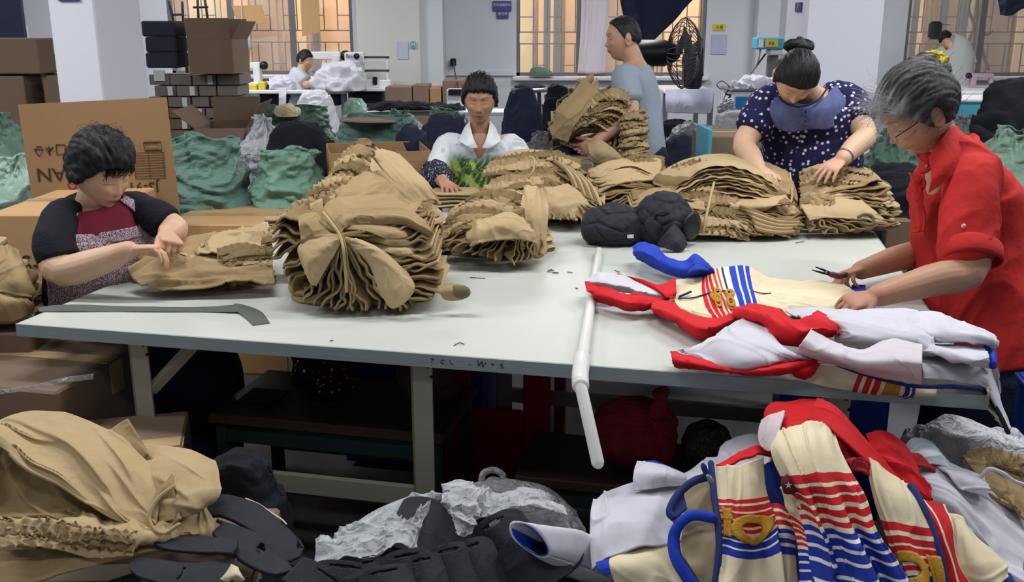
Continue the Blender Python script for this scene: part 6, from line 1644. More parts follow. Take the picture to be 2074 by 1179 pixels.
# --- fan on a stand
fn = thing('standing_fan','large black standing fan with a wire guard behind the walking man','fan',(float(pY(1345,200,7.2)[0]),7.2,0))
c = pY(1385,108,7.15); fa = nrm(np.array([.93,-.35,0])); fu = np.array([0,0,1.0]); fr = np.cross(fa,fu)
Rr = (pY(1385,40,7.15)[2] - pY(1385,185,7.15)[2])/2
for k in range(36):
    t_ = 2*math.pi*k/36; d = fr*math.cos(t_) + fu*math.sin(t_)
    MB().tube(crom(np.array([c + fa*.11 + d*.05,c + fa*.10 + d*Rr*.6,c + d*Rr,c - fa*.09 + d*Rr*.6,c - fa*.10 + d*.06]),12),.0028,4).build('guard_wire',M['grille'],fn,True)
for r_ in (.35,.7,1.0): MB().tube([c + (fr*math.cos(t_) + fu*math.sin(t_))*Rr*r_ + fa*.10*math.sqrt(max(0,1 - r_*r_)) for t_ in np.linspace(0,2*math.pi,32,endpoint=False)],.004,5,closed=True).build('guard_ring',M['grille'],fn,True)
for k in range(3):
    t_ = 2*math.pi*k/3 + .4; d = fr*math.cos(t_) + fu*math.sin(t_); e = np.cross(fa,d)
    sheet('blade',surf([[c + d*.03 - e*.02,c + d*.12 - e*.08 + fa*.02,c + d*Rr*.85 - e*.06 + fa*.02],[c + d*.03 + e*.02,c + d*.12 + e*.06 - fa*.02,c + d*Rr*.85 + e*.09 - fa*.03]],8,14,wr=0),M['blackplastic'],fn,.004)
MB().tube([c - fa*.08,c - fa*.14,c - fa*.36,c - fa*.38],[.07,.095,.095,.06],20).build('motor',M['blackplastic'],fn,True)
mo = c - fa*.24
MB().tube([mo + fu*-.09,mo + fu*-.17],.025,12).build('neck',M['cream'],fn,True)
MB().tube([mo + fu*-.15,np.array([mo[0],mo[1],.9])],.035,12).build('pole',M['blackplastic'],fn,True); MB().tube([np.array([mo[0],mo[1],.95]),np.array([mo[0],mo[1],.04])],.042,12).build('lower_pole',M['blackplastic'],fn,True)
MB().tube([np.array([mo[0],mo[1],.0]),np.array([mo[0],mo[1],.04])],.22,24).build('base',M['blackplastic'],fn,True)
MB().tube([mo + fu*-.17 - fr*.04,mo + fu*-.17 + fr*.04],.022,12).build('knob',M['metal'],fn,True)
cord('cable',[mo + fu*-.5,mo + fu*-.62 + fa*.2,mo + fu*-.80 + fa*.30,mo + fu*-.86 + fa*.1,mo + fu*-.7 + fa*.03],.011,M['blackplastic'],fn)
o = thing('black_cover','black cloth covered machine head right of the fan guard','machine',tuple(pY(1405,175,9.9)))
sheet('cover',surf([[pY(1402,92,9.9),pY(1412,84,9.8),pY(1424,78,9.9)],[pY(1384,110,9.85),pY(1404,108,9.7),pY(1424,104,9.85)],[pY(1382,150,9.85),pY(1402,150,9.7),pY(1422,150,9.85)],[pY(1388,176,9.9),pY(1402,176,9.75),pY(1420,174,9.9)]],30,24,wr=.012,ws=7,seed=3),M['black'],o,.01)
MB().box((pY(1404,140,10.1)[0],10.1,(z3 + pY(1404,90,10.1)[2])/2),(.16,.2,pY(1404,90,10.1)[2] - z3 - .002),bev=.03).build('machine_body',M['blackplastic'],o)
o = thing('tablecloth','white cloth hanging over the front of the sewing table beside the fan','cloth',tuple(pY(1395,200,9.95)))
sheet('cloth',surf([[pY(1348,180,9.98),pY(1395,180,9.98),pY(1446,180,9.98)],[pY(1348,205,9.93),pY(1395,206,9.93),pY(1444,205,9.93)],[pY(1350,228,9.95),pY(1395,230,9.95),pY(1440,230,9.95)]],24,50,wr=.012,ws=6,aniso=(.3,1.4)),mat('dull_white_cloth','A9AABC',.9,.05),o,.006)
# navy cloth hanging by the middle window
o = thing('hanging_cloth','big navy cloth hanging in front of the middle window above the walking man','cloth',tuple(pY(1320,20,8)))
sheet('cloth',surf([[pY(1254,-20,8.0),pY(1300,-24,7.9),pY(1350,-24,8.0),pY(1420,-20,8.1)],
                     [pY(1262,25,8.0),pY(1300,22,7.9),pY(1350,15,8.0),pY(1392,10,8.1)],
                     [pY(1280,60,8.0),pY(1300,58,7.9),pY(1330,55,8.0),pY(1356,50,8.1)],
                     [pY(1292,92,8.0),pY(1298,98,7.95),pY(1306,98,8.0),pY(1316,90,8.1)],
                     [pY(1298,104,8.0),pY(1299,106,7.97),pY(1301,106,8.0),pY(1303,104,8.1)]],40,44,wr=.014,ws=4,seed=4,aniso=(.6,1)),mat('navy_drape','262A44',.9,.1,4),o,.008)
MB().tube([pY(1240,-22,8.0),pY(1440,-22,8.1)],.012,8).build('hanging_rod',M['metal'],o,True)
for px in (1245,1435): MB().tube([pY(px,-22,8.05),pY(px,-22,8.05)*[1,1,0] + np.array([0,0,3.2])],.006,6).build('hanging_wire',M['metal'],o,True)
# pale curtain in the middle window
o = thing('window_curtain','sheer pale pink curtain hanging in the middle window','curtain',tuple(pY(1200,60,11.95)))
cm = mat('sheer_curtain','DCD2DA',.8,.04,alpha=.85)
sheet('curtain',surf([[pY(1178,-40,12.02),pY(1205,-40,11.98),pY(1236,-40,12.02)],[pY(1176,60,12.02),pY(1204,60,11.97),pY(1232,60,12.02)],[pY(1170,148,12.02),pY(1196,150,11.96),pY(1226,148,12.02)]],30,60,wr=.02,ws=6,aniso=(.15,2)),cm,o,.003)
o = heap('grey green bag on the middle window sill',1095,150,11.98,.26,.08,pY(1097,137,11.98)[2],M['sack2'],92,zb=.95,amp=.01,name='small_bag',cat='bag')
o = heap('dark hat lying on the low round stool behind the man\'s armful',1075,180,8.4,.26,.26,pY(1075,168,8.4)[2],M['black'],93,zb=pY(1075,179,8.4)[2] + .002,amp=.01,name='hat',cat='hat')
o = thing('round_stool','low metal stool carrying a dark hat below the middle window','stool',(float(pY(1075,180,8.4)[0]),8.4,0)); zz = pY(1075,179,8.4)[2]
MB().tube([(pY(1075,180,8.4)[0],8.4,zz - .02),(pY(1075,180,8.4)[0],8.4,zz)],.17,24).build('seat',M['metal'],o,True)
for k in range(4): MB().tube([(pY(1075,180,8.4)[0] + .1*math.cos(k*1.57 + .7),8.4 + .1*math.sin(k*1.57 + .7),zz - .03),(pY(1075,180,8.4)[0] + .17*math.cos(k*1.57 + .7),8.4 + .17*math.sin(k*1.57 + .7),.0)],.012,8).build('leg',M['blackplastic'],o,True)
# right window things
o = thing('black_speaker','black rounded device on a rod at the right window','speaker',tuple(pY(1898,62,10.9))); bx(1889,1908,43,80,10.9,.12,bev=.03).build('body',M['blackplastic'],o); MB().tube([pY(1902,49,10.95),pY(1924,50,11.9)],.008,6).build('rod',M['metal'],o,True)
o = thing('hanging_cloth','dark navy garment hanging at the top of the right window','cloth',tuple(pY(2040,10,9.5)))
sheet('cloth',surf([[pY(2010,-30,9.5),pY(2045,-30,9.45),pY(2090,-30,9.5)],[pY(2022,4,9.5),pY(2045,6,9.44),pY(2090,4,9.5)],[pY(2025,30,9.5),pY(2042,32,9.46),pY(2060,26,9.5)]],24,30,wr=.014,ws=6),M['navy'],o,.01)
MB().tube([pY(2000,-32,9.5),pY(2110,-32,9.5)],.010,8).build('hanging_rod',M['metal'],o,True)
for px in (2004,2106): MB().tube([pY(px,-32,9.5),pY(px,-32,9.5)*[1,1,0] + np.array([0,0,3.2])],.006,6).build('hanging_wire',M['metal'],o,True)
vn = thing('climbing_stem','dark crooked stems and cables outside the right window','plant',tuple(pY(1975,60,12.6)))
for pts in ([(1966,-5),(1962,20),(1972,50),(1964,75),(1960,90)],[(1980,-5),(1979,40),(1974,80),(1968,120)],[(1978,30),(1990,60),(1998,70),(2010,62)],[(1985,80),(1992,110),(2002,140)]):
    cord('stem',[pY(x,y,12.7) for x,y in pts],.02,M['grille'],vn)
# right side: dark garments, sacks, rail
heap('black garments piled in front of the right window table, behind the red shirted woman',2050,240,5.2,.52,.4,pY(2052,166,5.2)[2],M['black'],95,amp=.03,p=.5)
o = thing('machine_cabinet','teal side panel of the sewing table behind the red shirted woman','cabinet',(float(pY(1965,230,8)[0]),8.0,0)); bx(1900,2030,208,262,8.0,.4).build('panel',M['cyanbox'],o); a = pY(1900,262,8.02); b = pY(2030,262,8.02); MB().box(((a[0] + b[0])/2,8.2,a[2]/2),(b[0] - a[0],.36,a[2]),bev=.01).build('lower_panel',M['carton_dk'],o); bx(1890,2050,200,208,7.98,.5).build('top',M['whiteplastic'],o)
sack('green woven sack right behind the red shirted woman\'s shoulder',2035,400,4.4,.72,.55,pY(2030,262,4.4)[2],M['sack2'],97,open_=False)
sack('grey plastic bag with green tatters between the red shirted woman and the right column',1950,270,5.6,.40,.4,pY(1950,232,5.6)[2],M['greyfilm'],98,open_=False,name='plastic_bag',cat='bag')
sack('dark green sack left of the red shirted woman\'s face',1800,340,5.0,.34,.4,pY(1800,268,5.0)[2],mat('dark_green_sack','3C5547',.6,.15,6,.4,50),99,open_=False)
heap('black clothes heap between the right column and the red shirted woman',1808,400,4.55,.50,.5,pY(1808,338,4.55)[2],M['black'],100,amp=.03)
sack('teal green plastic sack low behind the red shirted woman',2075,560,3.7,.5,.5,pY(2075,470,3.7)[2],mat('teal_sack','3E5A52',.5,.15,6,.5,40,spec=.5),101,open_=False)
# ================================================================= JACKETS ON THE TABLE
def K(*pts): return [gz(x,y,ZT + h) for x,y,h in pts]
STR = [(0,'DCCFAE'),(.155,'C81E26'),(.180,'E8D9BC'),(.190,'C81E26'),(.212,'E8D9BC'),(.222,'C81E26'),(.242,'E8D9BC'),(.252,'D0403A'),(.262,'E8D9BC'),(.272,'C8504A'),(.280,'E8E0D0'),
       (.290,'28304E'),(.300,'E4E4EC'),(.318,'2140B0'),(.340,'E4E4EC'),(.348,'2140B0'),(.372,'E4E4EC'),(.380,'2140B0'),(.402,'DCCFAE')]
M['j1'] = ramp_mat('cream_knit_striped',STR,1,bump=.15)
J1 = thing('racing_jacket','cream jacket with red and blue stripes spread on the table, being trimmed','jacket',tuple(gz(1520,600,ZT)))
G = surf([K((1368,566,.03),(1415,558,.035),(1440,545,.045),(1505,541,.05),(1552,563,.03),(1600,566,.03),(1650,572,.03),(1700,578,.03),(1735,592,.02)),
          K((1362,590,.035),(1412,588,.04),(1448,578,.05),(1512,575,.055),(1558,586,.045),(1605,588,.05),(1655,592,.05),(1700,598,.04),(1738,606,.02)),
          K((1375,618,.03),(1418,620,.035),(1462,615,.04),(1520,612,.045),(1565,612,.04),(1610,612,.045),(1660,616,.05),(1705,620,.04),(1740,624,.02)),
          K((1405,640,.015),(1438,650,.02),(1480,655,.02),(1530,645,.02),(1575,642,.02),(1620,640,.02),(1665,640,.02),(1708,640,.02),(1738,638,.01))],70,150,wr=.007,ws=9,seed=2,zmin=ZT + .004)
sheet('body_panel',G,M['j1'],J1,.004)
def onsurf(G,u,v,off=0.0):
    a,b = G.shape[:2]; x = np.clip(u,0,1)*(a - 1); y = np.clip(v,0,1)*(b - 1); i = np.minimum(x.astype(int),a - 2); j = np.minimum(y.astype(int),b - 2); fx = (x - i)[...,None]; fy = (y - j)[...,None]
    P = G[i,j]*(1 - fx)*(1 - fy) + G[i + 1,j]*fx*(1 - fy) + G[i,j + 1]*(1 - fx)*fy + G[i + 1,j + 1]*fx*fy
    n = normals(G)
    if np.dot(n.mean((0,1)),CAM - G.mean((0,1))) < 0: n = -n
    return P + n[i,j]*off
def patch_on(name,G,u0,u1,v0,v1,m,parent,off=.003,th=.002,nu=12,nv=12,shear=0,outline=None):
    U,V = np.meshgrid(np.linspace(u0,u1,nu),np.linspace(v0,v1,nv),indexing='ij')
    if shear: V = V + shear*(U - u0)
    return sheet(name,onsurf(G,U,V,off),m,parent,th)
def letter_O(name,G,uc,vc,ru,rv,wd,m,parent,off=.004,ang=0):
    a = np.linspace(0,2*math.pi,30); rr_ = np.linspace(1,1 - wd,5)
    A,Q = np.meshgrid(a,rr_,indexing='ij'); x = np.cos(A)*Q; y = np.sin(A)*Q
    U = uc + ru*(x*math.cos(ang) - y*math.sin(ang)); V = vc + rv*(x*math.sin(ang) + y*math.cos(ang))
    return sheet(name,onsurf(G,U,V,off),m,parent,.003)
rr = random.Random(4)
for i in range(9):
    letter_O('emblem',G,.62 + rr.uniform(-.13,.13),.255 + rr.uniform(-.045,.05),.075,.018,.5,M['gold'],J1,.005 + .002*(i % 3))
cord('zip_line',[onsurf(G,np.array(.48),np.array(v),.004) for v in (.02,.1,.2,.3)],.0022,M['navyknit'],J1); cord('zip_line',[onsurf(G,np.array(.50),np.array(v),.003) for v in (.40,.45,.5)],.0016,M['navyknit'],J1)
MB().tube([onsurf(G,np.array(.47),np.array(.03),.008),onsurf(G,np.array(.40),np.array(.09),.010)],.0035,8).build('zip_pull',M['navyknit'],J1,True)
G2_ = surf([K((1281,500,.06),(1300,491,.07),(1330,500,.06),(1350,520,.05),(1385,527,.05),(1408,515,.07),(1440,540,.05)),
          K((1282,512,.065),(1305,510,.08),(1335,525,.07),(1358,538,.06),(1392,545,.06),(1415,535,.08),(1446,550,.05)),
          K((1288,525,.02),(1315,540,.02),(1340,552,.02),(1365,560,.02),(1398,565,.02),(1425,566,.02),(1450,562,.02))],40,70,wr=.006,ws=10,seed=3,zmin=ZT + .004)
sheet('blue_sleeve',G2_,M['blue'],J1,.004)
sheet('blue_cuff',surf([K((1404,530,.07),(1412,518,.08),(1436,535,.06)),K((1392,552,.06),(1415,545,.085),(1436,548,.06))],14,20,wr=.003,seed=4),M['blue'],J1,.005)
for (x,y,h) in ((1740,582,.02),(1778,628,.02)): sheet('blue_cuff',surf([K((x - 15,y - 6,h),(x + 13,y - 6,h)),K((x - 11,y + 10,h),(x + 14,y + 9,h))],14,18,wr=.002),M['blue'],J1,.012)
# white lined red sleeve at the left
sheet('sleeve_lining',surf([K((1188,568,.05),(1212,553,.07),(1250,555,.07),(1290,566,.05),(1345,590,.03)),K((1186,572,.055),(1220,572,.07),(1262,578,.06),(1300,588,.05),(1350,600,.03)),K((1190,580,.04),(1230,588,.035),(1270,596,.03),(1310,602,.03),(1352,606,.02))],34,60,wr=.006,ws=10,seed=6),M['white_cloth'],J1,.004)
sheet('red_sleeve',surf([K((1184,572,.055),(1225,580,.06),(1265,592,.055),(1310,600,.05),(1362,600,.03)),K((1190,590,.05),(1232,602,.05),(1270,612,.05),(1312,616,.04),(1350,606,.03)),K((1204,615,.012),(1240,620,.012),(1275,626,.012),(1312,628,.012),(1336,615,.012))],34,60,wr=.006,ws=12,seed=7,zmin=ZT + .004),M['red'],J1,.004)
sheet('red_sleeve',surf([K((1250,555,.06),(1300,566,.06),(1335,576,.05),(1368,562,.05)),K((1278,566,.05),(1315,578,.05),(1345,590,.05),(1370,585,.05)),K((1300,578,.03),(1330,590,.04),(1352,602,.04),(1368,604,.03))],26,44,wr=.005,ws=12,seed=8),M['red'],J1,.004)
sheet('red_band',surf([K((1320,606,.03),(1365,612,.035),(1405,636,.035),(1450,644,.035),(1492,628,.05)),K((1320,622,.045),(1368,640,.05),(1410,660,.05),(1450,662,.05),(1496,640,.06)),K((1328,634,.012),(1375,662,.012),(1418,686,.012),(1448,678,.012),(1490,652,.02))],36,66,wr=.006,ws=12,seed=9,zmin=ZT + .004),M['red'],J1,.004)
sheet('red_band',surf([K((1486,626,.05),(1530,612,.08),(1575,622,.08),(1620,645,.08),(1660,640,.09),(1700,650,.08),(1716,678,.06)),K((1488,640,.06),(1532,635,.10),(1575,650,.10),(1618,668,.10),(1658,664,.11),(1690,670,.10),(1712,686,.06)),K((1492,650,.03),(1535,664,.05),(1570,690,.05),(1615,702,.05),(1650,695,.06),(1680,686,.06),(1708,690,.05))],44,90,wr=.009,ws=10,seed=10),M['red'],J1,.004)
# second jacket, white fleece inside out
J2 = thing('fleece_jacket','white fleece lined jacket inside out at the front right of the table, corner hanging over','jacket',tuple(gz(1760,720,ZT)))
sheet('fleece',surf([K((1405,716,.02),(1450,682,.05),(1490,645,.07),(1540,656,.07),(1575,690,.06),(1605,722,.05)),K((1385,718,.03),(1440,700,.06),(1490,682,.085),(1545,690,.08),(1590,712,.07),(1630,728,.05)),K((1372,716,.03),(1430,728,.04),(1495,735,.06),(1555,730,.06),(1610,730,.05),(1652,728,.05)),K((1380,728,.03),(1435,742,.03),(1500,750,.03),(1560,744,.03),(1612,738,.03),(1655,730,.03))],60,70,wr=.012,ws=9,seed=11,rid=.6),M['white_cloth'],J2,.004)
sheet('red_hem',surf([K((1358,712,.03),(1400,722,.045),(1450,736,.045),(1510,744,.045),(1580,738,.045),(1650,722,.05)),K((1362,728,.04),(1405,738,.045),(1455,748,.045),(1512,754,.045),(1582,748,.05),(1655,732,.05)),K((1366,742,.012),(1410,748,.012),(1458,756,.012),(1515,762,.012),(1585,756,.02),(1650,742,.03))],30,76,wr=.004,ws=14,seed=12,zmin=ZT + .004),M['red'],J2,.004)
sheet('red_hem',surf([K((1588,742,.03),(1625,735,.05),(1662,736,.05)),K((1600,752,.03),(1630,752,.04),(1652,755,.03)),K((1612,764,.012),(1628,768,.012),(1642,764,.012))],22,30,wr=.004,seed=13),M['red'],J2,.004)
sheet('fleece',surf([K((1590,630,.05),(1640,622,.07),(1700,626,.07),(1770,632,.07),(1840,636,.07),(1868,640,.06)),K((1640,650,.08),(1690,645,.10),(1740,648,.10),(1800,655,.10),(1850,660,.09),(1880,668,.08)),K((1690,682,.07),(1730,680,.09),(1780,684,.10),(1830,690,.10),(1870,698,.09),(1890,704,.08)),K((1700,700,.05),(1745,702,.06),(1790,708,.06),(1840,712,.06),(1875,716,.06),(1895,716,.06))],60,80,wr=.012,ws=8,seed=14,rid=.65),M['white_cloth'],J2,.004)
sheet('fleece',surf([K((1825,645,.07),(1870,634,.08),(1920,644,.09),(1970,656,.09),(2012,676,.08)),K((1840,665,.09),(1880,668,.10),(1925,676,.11),(1975,682,.11),(2018,692,.09)),K((1862,690,.07),(1900,694,.08),(1940,694,.09),(1985,694,.09),(2014,702,.06))],40,60,wr=.010,ws=9,seed=15,rid=.6),M['white_cloth'],J2,.004)
sheet('fleece',surf([K((1862,698,.06),(1910,700,.07),(1960,702,.08),(1992,704,.08)),K((1864,712,.08),(1912,718,.09),(1965,726,.10),(2004,724,.09)),K((1870,722,.06),(1915,728,.07),(1965,738,.08),(2000,742,.06))],34,50,wr=.008,ws=9,seed=16),M['white_cloth'],J2,.004)
sheet('fleece',surf([K((1860,716,.04),(1920,720,.05),(1965,732,.06),(1985,748,.05)),K((1866,745,.05),(1925,748,.05),(1975,758,.05),(2000,772,.04)),K((1868,772,.03),(1930,776,.03),(1980,780,.03),(2006,790,.02))],40,50,wr=.010,ws=9,seed=17,rid=.6),M['white_cloth'],J2,.004)
sheet('blue_cuff',surf([K((1992,698,.07),(2008,706,.08),(2018,712,.07)),K((1992,722,.06),(2010,728,.08),(2022,734,.06)),K((1998,744,.05),(2012,748,.06),(2020,744,.05))],18,22,wr=.003),M['blue'],J2,.006)
sheet('folded_fleece',surf([K((1642,668,.10),(1680,690,.085),(1740,708,.08),(1800,692,.10),(1868,700,.10)),K((1628,690,.11),(1672,712,.10),(1738,728,.09),(1805,722,.11),(1868,728,.11)),K((1614,712,.06),(1665,728,.07),(1738,742,.075),(1805,748,.085),(1867,754,.085)),K((1640,722,.05),(1690,740,.05),(1745,755,.05),(1810,768,.05),(1866,777,.05))],50,80,wr=.006,ws=8,seed=18),mat('pinkish_fleece','CCC6CD',.9,.04,12,.2,300,spec=.15),J2,.004)
M['j2'] = ramp_mat('cream_panel_striped',[(0,'DCCFAE'),(.36,'C0282C'),(.40,'E8D9BC'),(.43,'C0282C'),(.48,'E8D9BC'),(.50,'C0282C'),(.55,'E8D9BC'),(.58,'B98A2A'),(.70,'E8D9BC'),(.735,'2A3A8C'),(.775,'E8E0D0'),(.79,'2A3A8C'),(.82,'DCCFAE')],1)
sheet('front_panel',surf([K((1655,738,.04),(1700,742,.04),(1750,756,.035),(1800,768,.03),(1850,779,.025),(1900,784,.02)),K((1636,756,.02),(1690,764,.015),(1742,776,.012),(1795,788,.010),(1848,797,.010),(1895,800,.010)),[tp(float(np.dot(gz(x,773 + (x - 1630)*.072,ZT) - FL,ux)),-.013,ZT - dz) for x,dz in ((1626,-.004),(1682,.006),(1735,.012),(1788,.014),(1842,.012),(1890,.006))]],30,80,wr=.002,seed=19),M['j2'],J2,.003)
cord('zip_edge',[gz(1695,738,ZT + .05),gz(1760,760,ZT + .045),gz(1850,781,ZT + .04),gz(1930,783,ZT + .035),gz(1985,788,ZT + .03)],.005,M['navyknit'],J2)
P0 = gz(1990,740,ZT + .03); dnw = np.array([0,0,-1.0])
cr_ = [[gz(1958,742,ZT + .04),gz(1978,758,ZT + .035),gz(1998,778,ZT + .03)],
       [gz(1985,752,ZT + .03),gz(2003,776,ZT + .025),gz(2005,796,ZT + .02)],
       [pd(2012,800,2.13),pd(2015,820,2.09),pd(1995,812,2.08)],
       [pd(2030,835,2.10),pd(2028,848,2.07),pd(2000,826,2.07)],
       [pd(2046,868,2.08),pd(2040,872,2.06),pd(2030,860,2.06)]]
sheet('hanging_corner',surf(cr_,44,26,wr=.003,seed=20),mat('cream_fleece','D6CFBE',.9,.04),J2,.004)
sheet('fleece',surf([K((1965,705,.06),(2000,715,.05),(2018,735,.03)),[gz(1985,745,ZT + .05),pd(2012,768,2.15),pd(2026,800,2.14)],[gz(1996,775,ZT + .035),pd(2020,812,2.10),pd(2036,840,2.10)],[pd(2022,842,2.07),pd(2034,858,2.07),pd(2046,872,2.08)]],44,34,wr=.005,ws=9,seed=27),M['white_cloth'],J2,.004)
cord('zip_edge',[gz(1985,788,ZT + .028),pd(2000,800,2.06),pd(2022,835,2.05),pd(2042,876,2.04)],.005,M['navy'],J2)
# --- black padded hoods on the table
def pad_hood(label,rowsG,seed,open_side):
    root = thing('padded_hood',label,'hood',tuple(np.array(rowsG)[:,:,:].mean((0,1))*[1,1,0] + np.array([0,0,ZT])))
    return root
def blob(root,name,c,rad,m,seed,amp=.006,scale=22,cell=None,M3=None,zmin=ZT + .003):
    D,f = sphere_dirs(70,90); P = D*np.array(rad)
    q = D*np.array(rad)*scale
    d = amp*(fbm(q,seed,2))
    if cell:
        # quilted pads: raised cells with sunken seams
        g = np.random.default_rng(seed); S = g.normal(size=(cell,3)); S /= np.linalg.norm(S,axis=1)[:,None]
        dd = np.linalg.norm(D[:,None,:] - S[None],axis=2); dd.sort(1); e = dd[:,1] - dd[:,0]; d = d + .009*sm(0,.10,e) - .004
    P = P + D*d[:,None]
    if M3 is not None: P = P @ np.array(M3).T
    P = P + np.array(c); P[:,2] = np.maximum(P[:,2],zmin)
    return raw(name,P,f,m,root,True)
hd1 = thing('padded_hood','quilted black padded hood with a small white tag, left one on the table','hood',tuple(gz(1245,505,ZT)))
c1 = gz(1245,500,ZT) + np.array([0,.06,.065]); blob(hd1,'hood',c1,(.118,.09,.078),M['black2'],3,cell=20,M3=rotz(.2))
bb = pd(1277,479,3.36); MB().box(bb,(.022,.004,.012),rotz(.2)).build('tag',M['paper'],hd1)
hd2 = thing('padded_hood','black padded hood with ribbed emblem and open mouth, right one on the table','hood',tuple(gz(1350,505,ZT)))
c2 = gz(1345,500,ZT) + np.array([0.0,.06,.085]); blob(hd2,'hood',c2,(.105,.09,.098),M['black2'],6,cell=26,M3=rotz(-.2))
e_ = c2 + np.array([.058,-.062,-.005])
MB().tube([e_ + np.array([.030,0,.0]),e_ + np.array([.038,-.008,0])],[.045,.052],22,).build('mouth',M['blackplastic'],hd2,True)
sheet('chin_guard',surf([[pd(1366,452,3.36),pd(1382,470,3.36),pd(1392,495,3.37)],[pd(1350,470,3.33),pd(1368,485,3.33),pd(1385,506,3.34)],[pd(1330,495,3.34),pd(1352,504,3.33),pd(1374,512,3.34)]],24,24,wr=.004,ws=14),M['black2'],hd2,.008)
for k in range(3):
    rr__ = .010 + .008*k; ec = c2 + np.array([-.01,-.092,.02])
    MB().tube([ec + np.array([rr__*1.3*math.cos(t_),-.002 + .01*abs(math.cos(t_)),rr__*math.sin(t_)]) for t_ in np.linspace(0,2*math.pi,20,endpoint=False)],.0022,6,closed=True).build('emblem_ring',M['black'],hd2,True)

# ================================================================= FOREGROUND LEFT: khaki trousers on black gear
def fsheet(name,rows,m,parent,nu=60,nv=60,th=.005,m2=None,**kw): return sheet(name,surf(rows,nu,nv,**kw),m,parent,th,mat2=m2)
# left: khaki trousers bundle at frame edge on carton
KL = stack('khaki trousers piled on a carton at the left edge of the picture',pd(-22,640,2.9),.1,.30,.34,.24,6,401,amp=.024,freq=7,prof=.35,jit=.06,th=.02,cat='trousers',name='trouser_pile')
KLz = pd(22,640,2.9)
carton('tall carton carrying the trousers at the left edge',(KLz[0] - .08,KLz[1] + .05,0),(.42,.42,KLz[2] - .004),m=M['carton_dk'])

crate = carton('large carton under the folded khaki trousers in the left foreground',(-.80,1.62,0),(.62,.5,.50),ang=.05,m=M['carton_dk'])
KF = thing('khaki_trousers','creased khaki trousers with an elastic waist in the left foreground','trousers',(-.8,1.6,.5))
fsheet('trouser_leg',[[(-10,862,1.98),(60,838,2.0),(160,850,2.0),(235,880,1.98),(300,935,1.95),(330,980,1.92)],
                      [(-10,860,1.93),(70,895,1.93),(150,900,1.93),(225,930,1.91),(285,975,1.89),(325,1015,1.86)],
                      [(-10,885,1.88),(60,935,1.88),(130,950,1.88),(205,990,1.86),(265,1030,1.84),(318,1060,1.82)],
                      [(-10,905,1.86),(55,955,1.85),(120,985,1.84),(185,1030,1.83),(250,1062,1.82),(312,1078,1.82)]],M['khaki2'],KF,70,110,wr=.010,ws=8,seed=201,rid=.6,th=.006,aniso=(1.3,.7),fn=cre([(.05,.1,.55,.62,.05,.022),(.1,.3,.75,.75,.035,.016),(.55,.05,.9,.55,.06,.02),(.05,.5,.45,.8,.03,.014),(.35,.55,.6,.95,.03,.012),(.2,.02,.35,.3,.04,.018),(.7,.6,.95,.9,.04,.014)]))
fsheet('trouser_leg',[[(290,900,2.0),(350,908,2.0),(400,918,2.0),(438,930,2.0)],
                      [(300,960,1.92),(360,950,1.9),(415,955,1.9),(447,965,1.92)],
                      [(320,1010,1.86),(372,1000,1.84),(420,1000,1.84),(440,1005,1.86)],
                      [(325,1060,1.83),(365,1050,1.82),(395,1040,1.83),(412,1030,1.85)]],M['khaki2'],KF,60,60,wr=.006,ws=8,seed=202,th=.006,fn=cre([(.1,.2,.5,.8,.06,.014),(.4,.1,.8,.5,.05,.014),(.75,.1,.95,.9,.05,.012)]))
fsheet('trouser_leg',[[(224,870,1.99),(240,858,2.0),(258,848,2.0)],[(250,895,1.97),(262,880,1.98),(272,872,1.98)],[(290,930,1.95),(300,920,1.95),(312,930,1.95)]],M['khaki'],KF,24,20,wr=.002,seed=203,th=.005)
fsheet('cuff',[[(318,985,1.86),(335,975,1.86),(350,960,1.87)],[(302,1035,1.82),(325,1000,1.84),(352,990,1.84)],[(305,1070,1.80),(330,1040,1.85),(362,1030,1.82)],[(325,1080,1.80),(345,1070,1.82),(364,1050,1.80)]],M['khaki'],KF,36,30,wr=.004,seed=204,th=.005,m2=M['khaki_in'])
fsheet('trouser_body',[[(-10,900,1.95),(60,905,1.96),(150,930,1.96),(240,960,1.95)],[(-10,960,1.90),(60,975,1.92),(140,990,1.92),(235,1020,1.91)],[(-10,1020,1.86),(60,1025,1.86),(140,1035,1.86),(235,1060,1.85)],[(-10,1050,1.84),(60,1058,1.82),(140,1065,1.82),(235,1085,1.82)]],M['khaki3'],KF,50,60,wr=.012,ws=9,seed=205,th=.006,fn=cre([(.1,.1,.9,.5,.06,.02),(.1,.5,.9,.8,.05,.02)]))
fsheet('trouser_body',[[(-10,1040,1.86),(80,1035,1.86),(180,1030,1.88),(290,1045,1.88),(390,1030,1.9),(415,1025,1.92)],[(-10,1062,1.81),(80,1056,1.80),(180,1056,1.80),(285,1070,1.80),(380,1065,1.84),(428,1055,1.88)],[(-10,1078,1.78),(80,1076,1.77),(180,1080,1.77),(280,1095,1.77),(380,1085,1.82),(428,1085,1.86)],[(-10,1090,1.80),(80,1090,1.80),(180,1095,1.80),(280,1100,1.80),(360,1098,1.84),(420,1100,1.88)]],M['khaki2'],KF,60,120,wr=.010,ws=16,seed=206,th=.005,aniso=(.5,2))
for k in range(3):
    y = 1068 + k*11
    ruff('elastic_waist',[pd(-10,y - 8,1.765 - .004*k),pd(60,y - 2,1.76 - .004*k),pd(130,y + 4,1.758 - .004*k),pd(200,y + 10,1.756 - .004*k),pd(272,y + 16,1.76 - .004*k)],.028,.009,170,[M['khaki2'],M['khaki'],M['khaki3']][k],KF,up=-FW + np.array([0,0,.7]),seed=210 + k,th=.003)
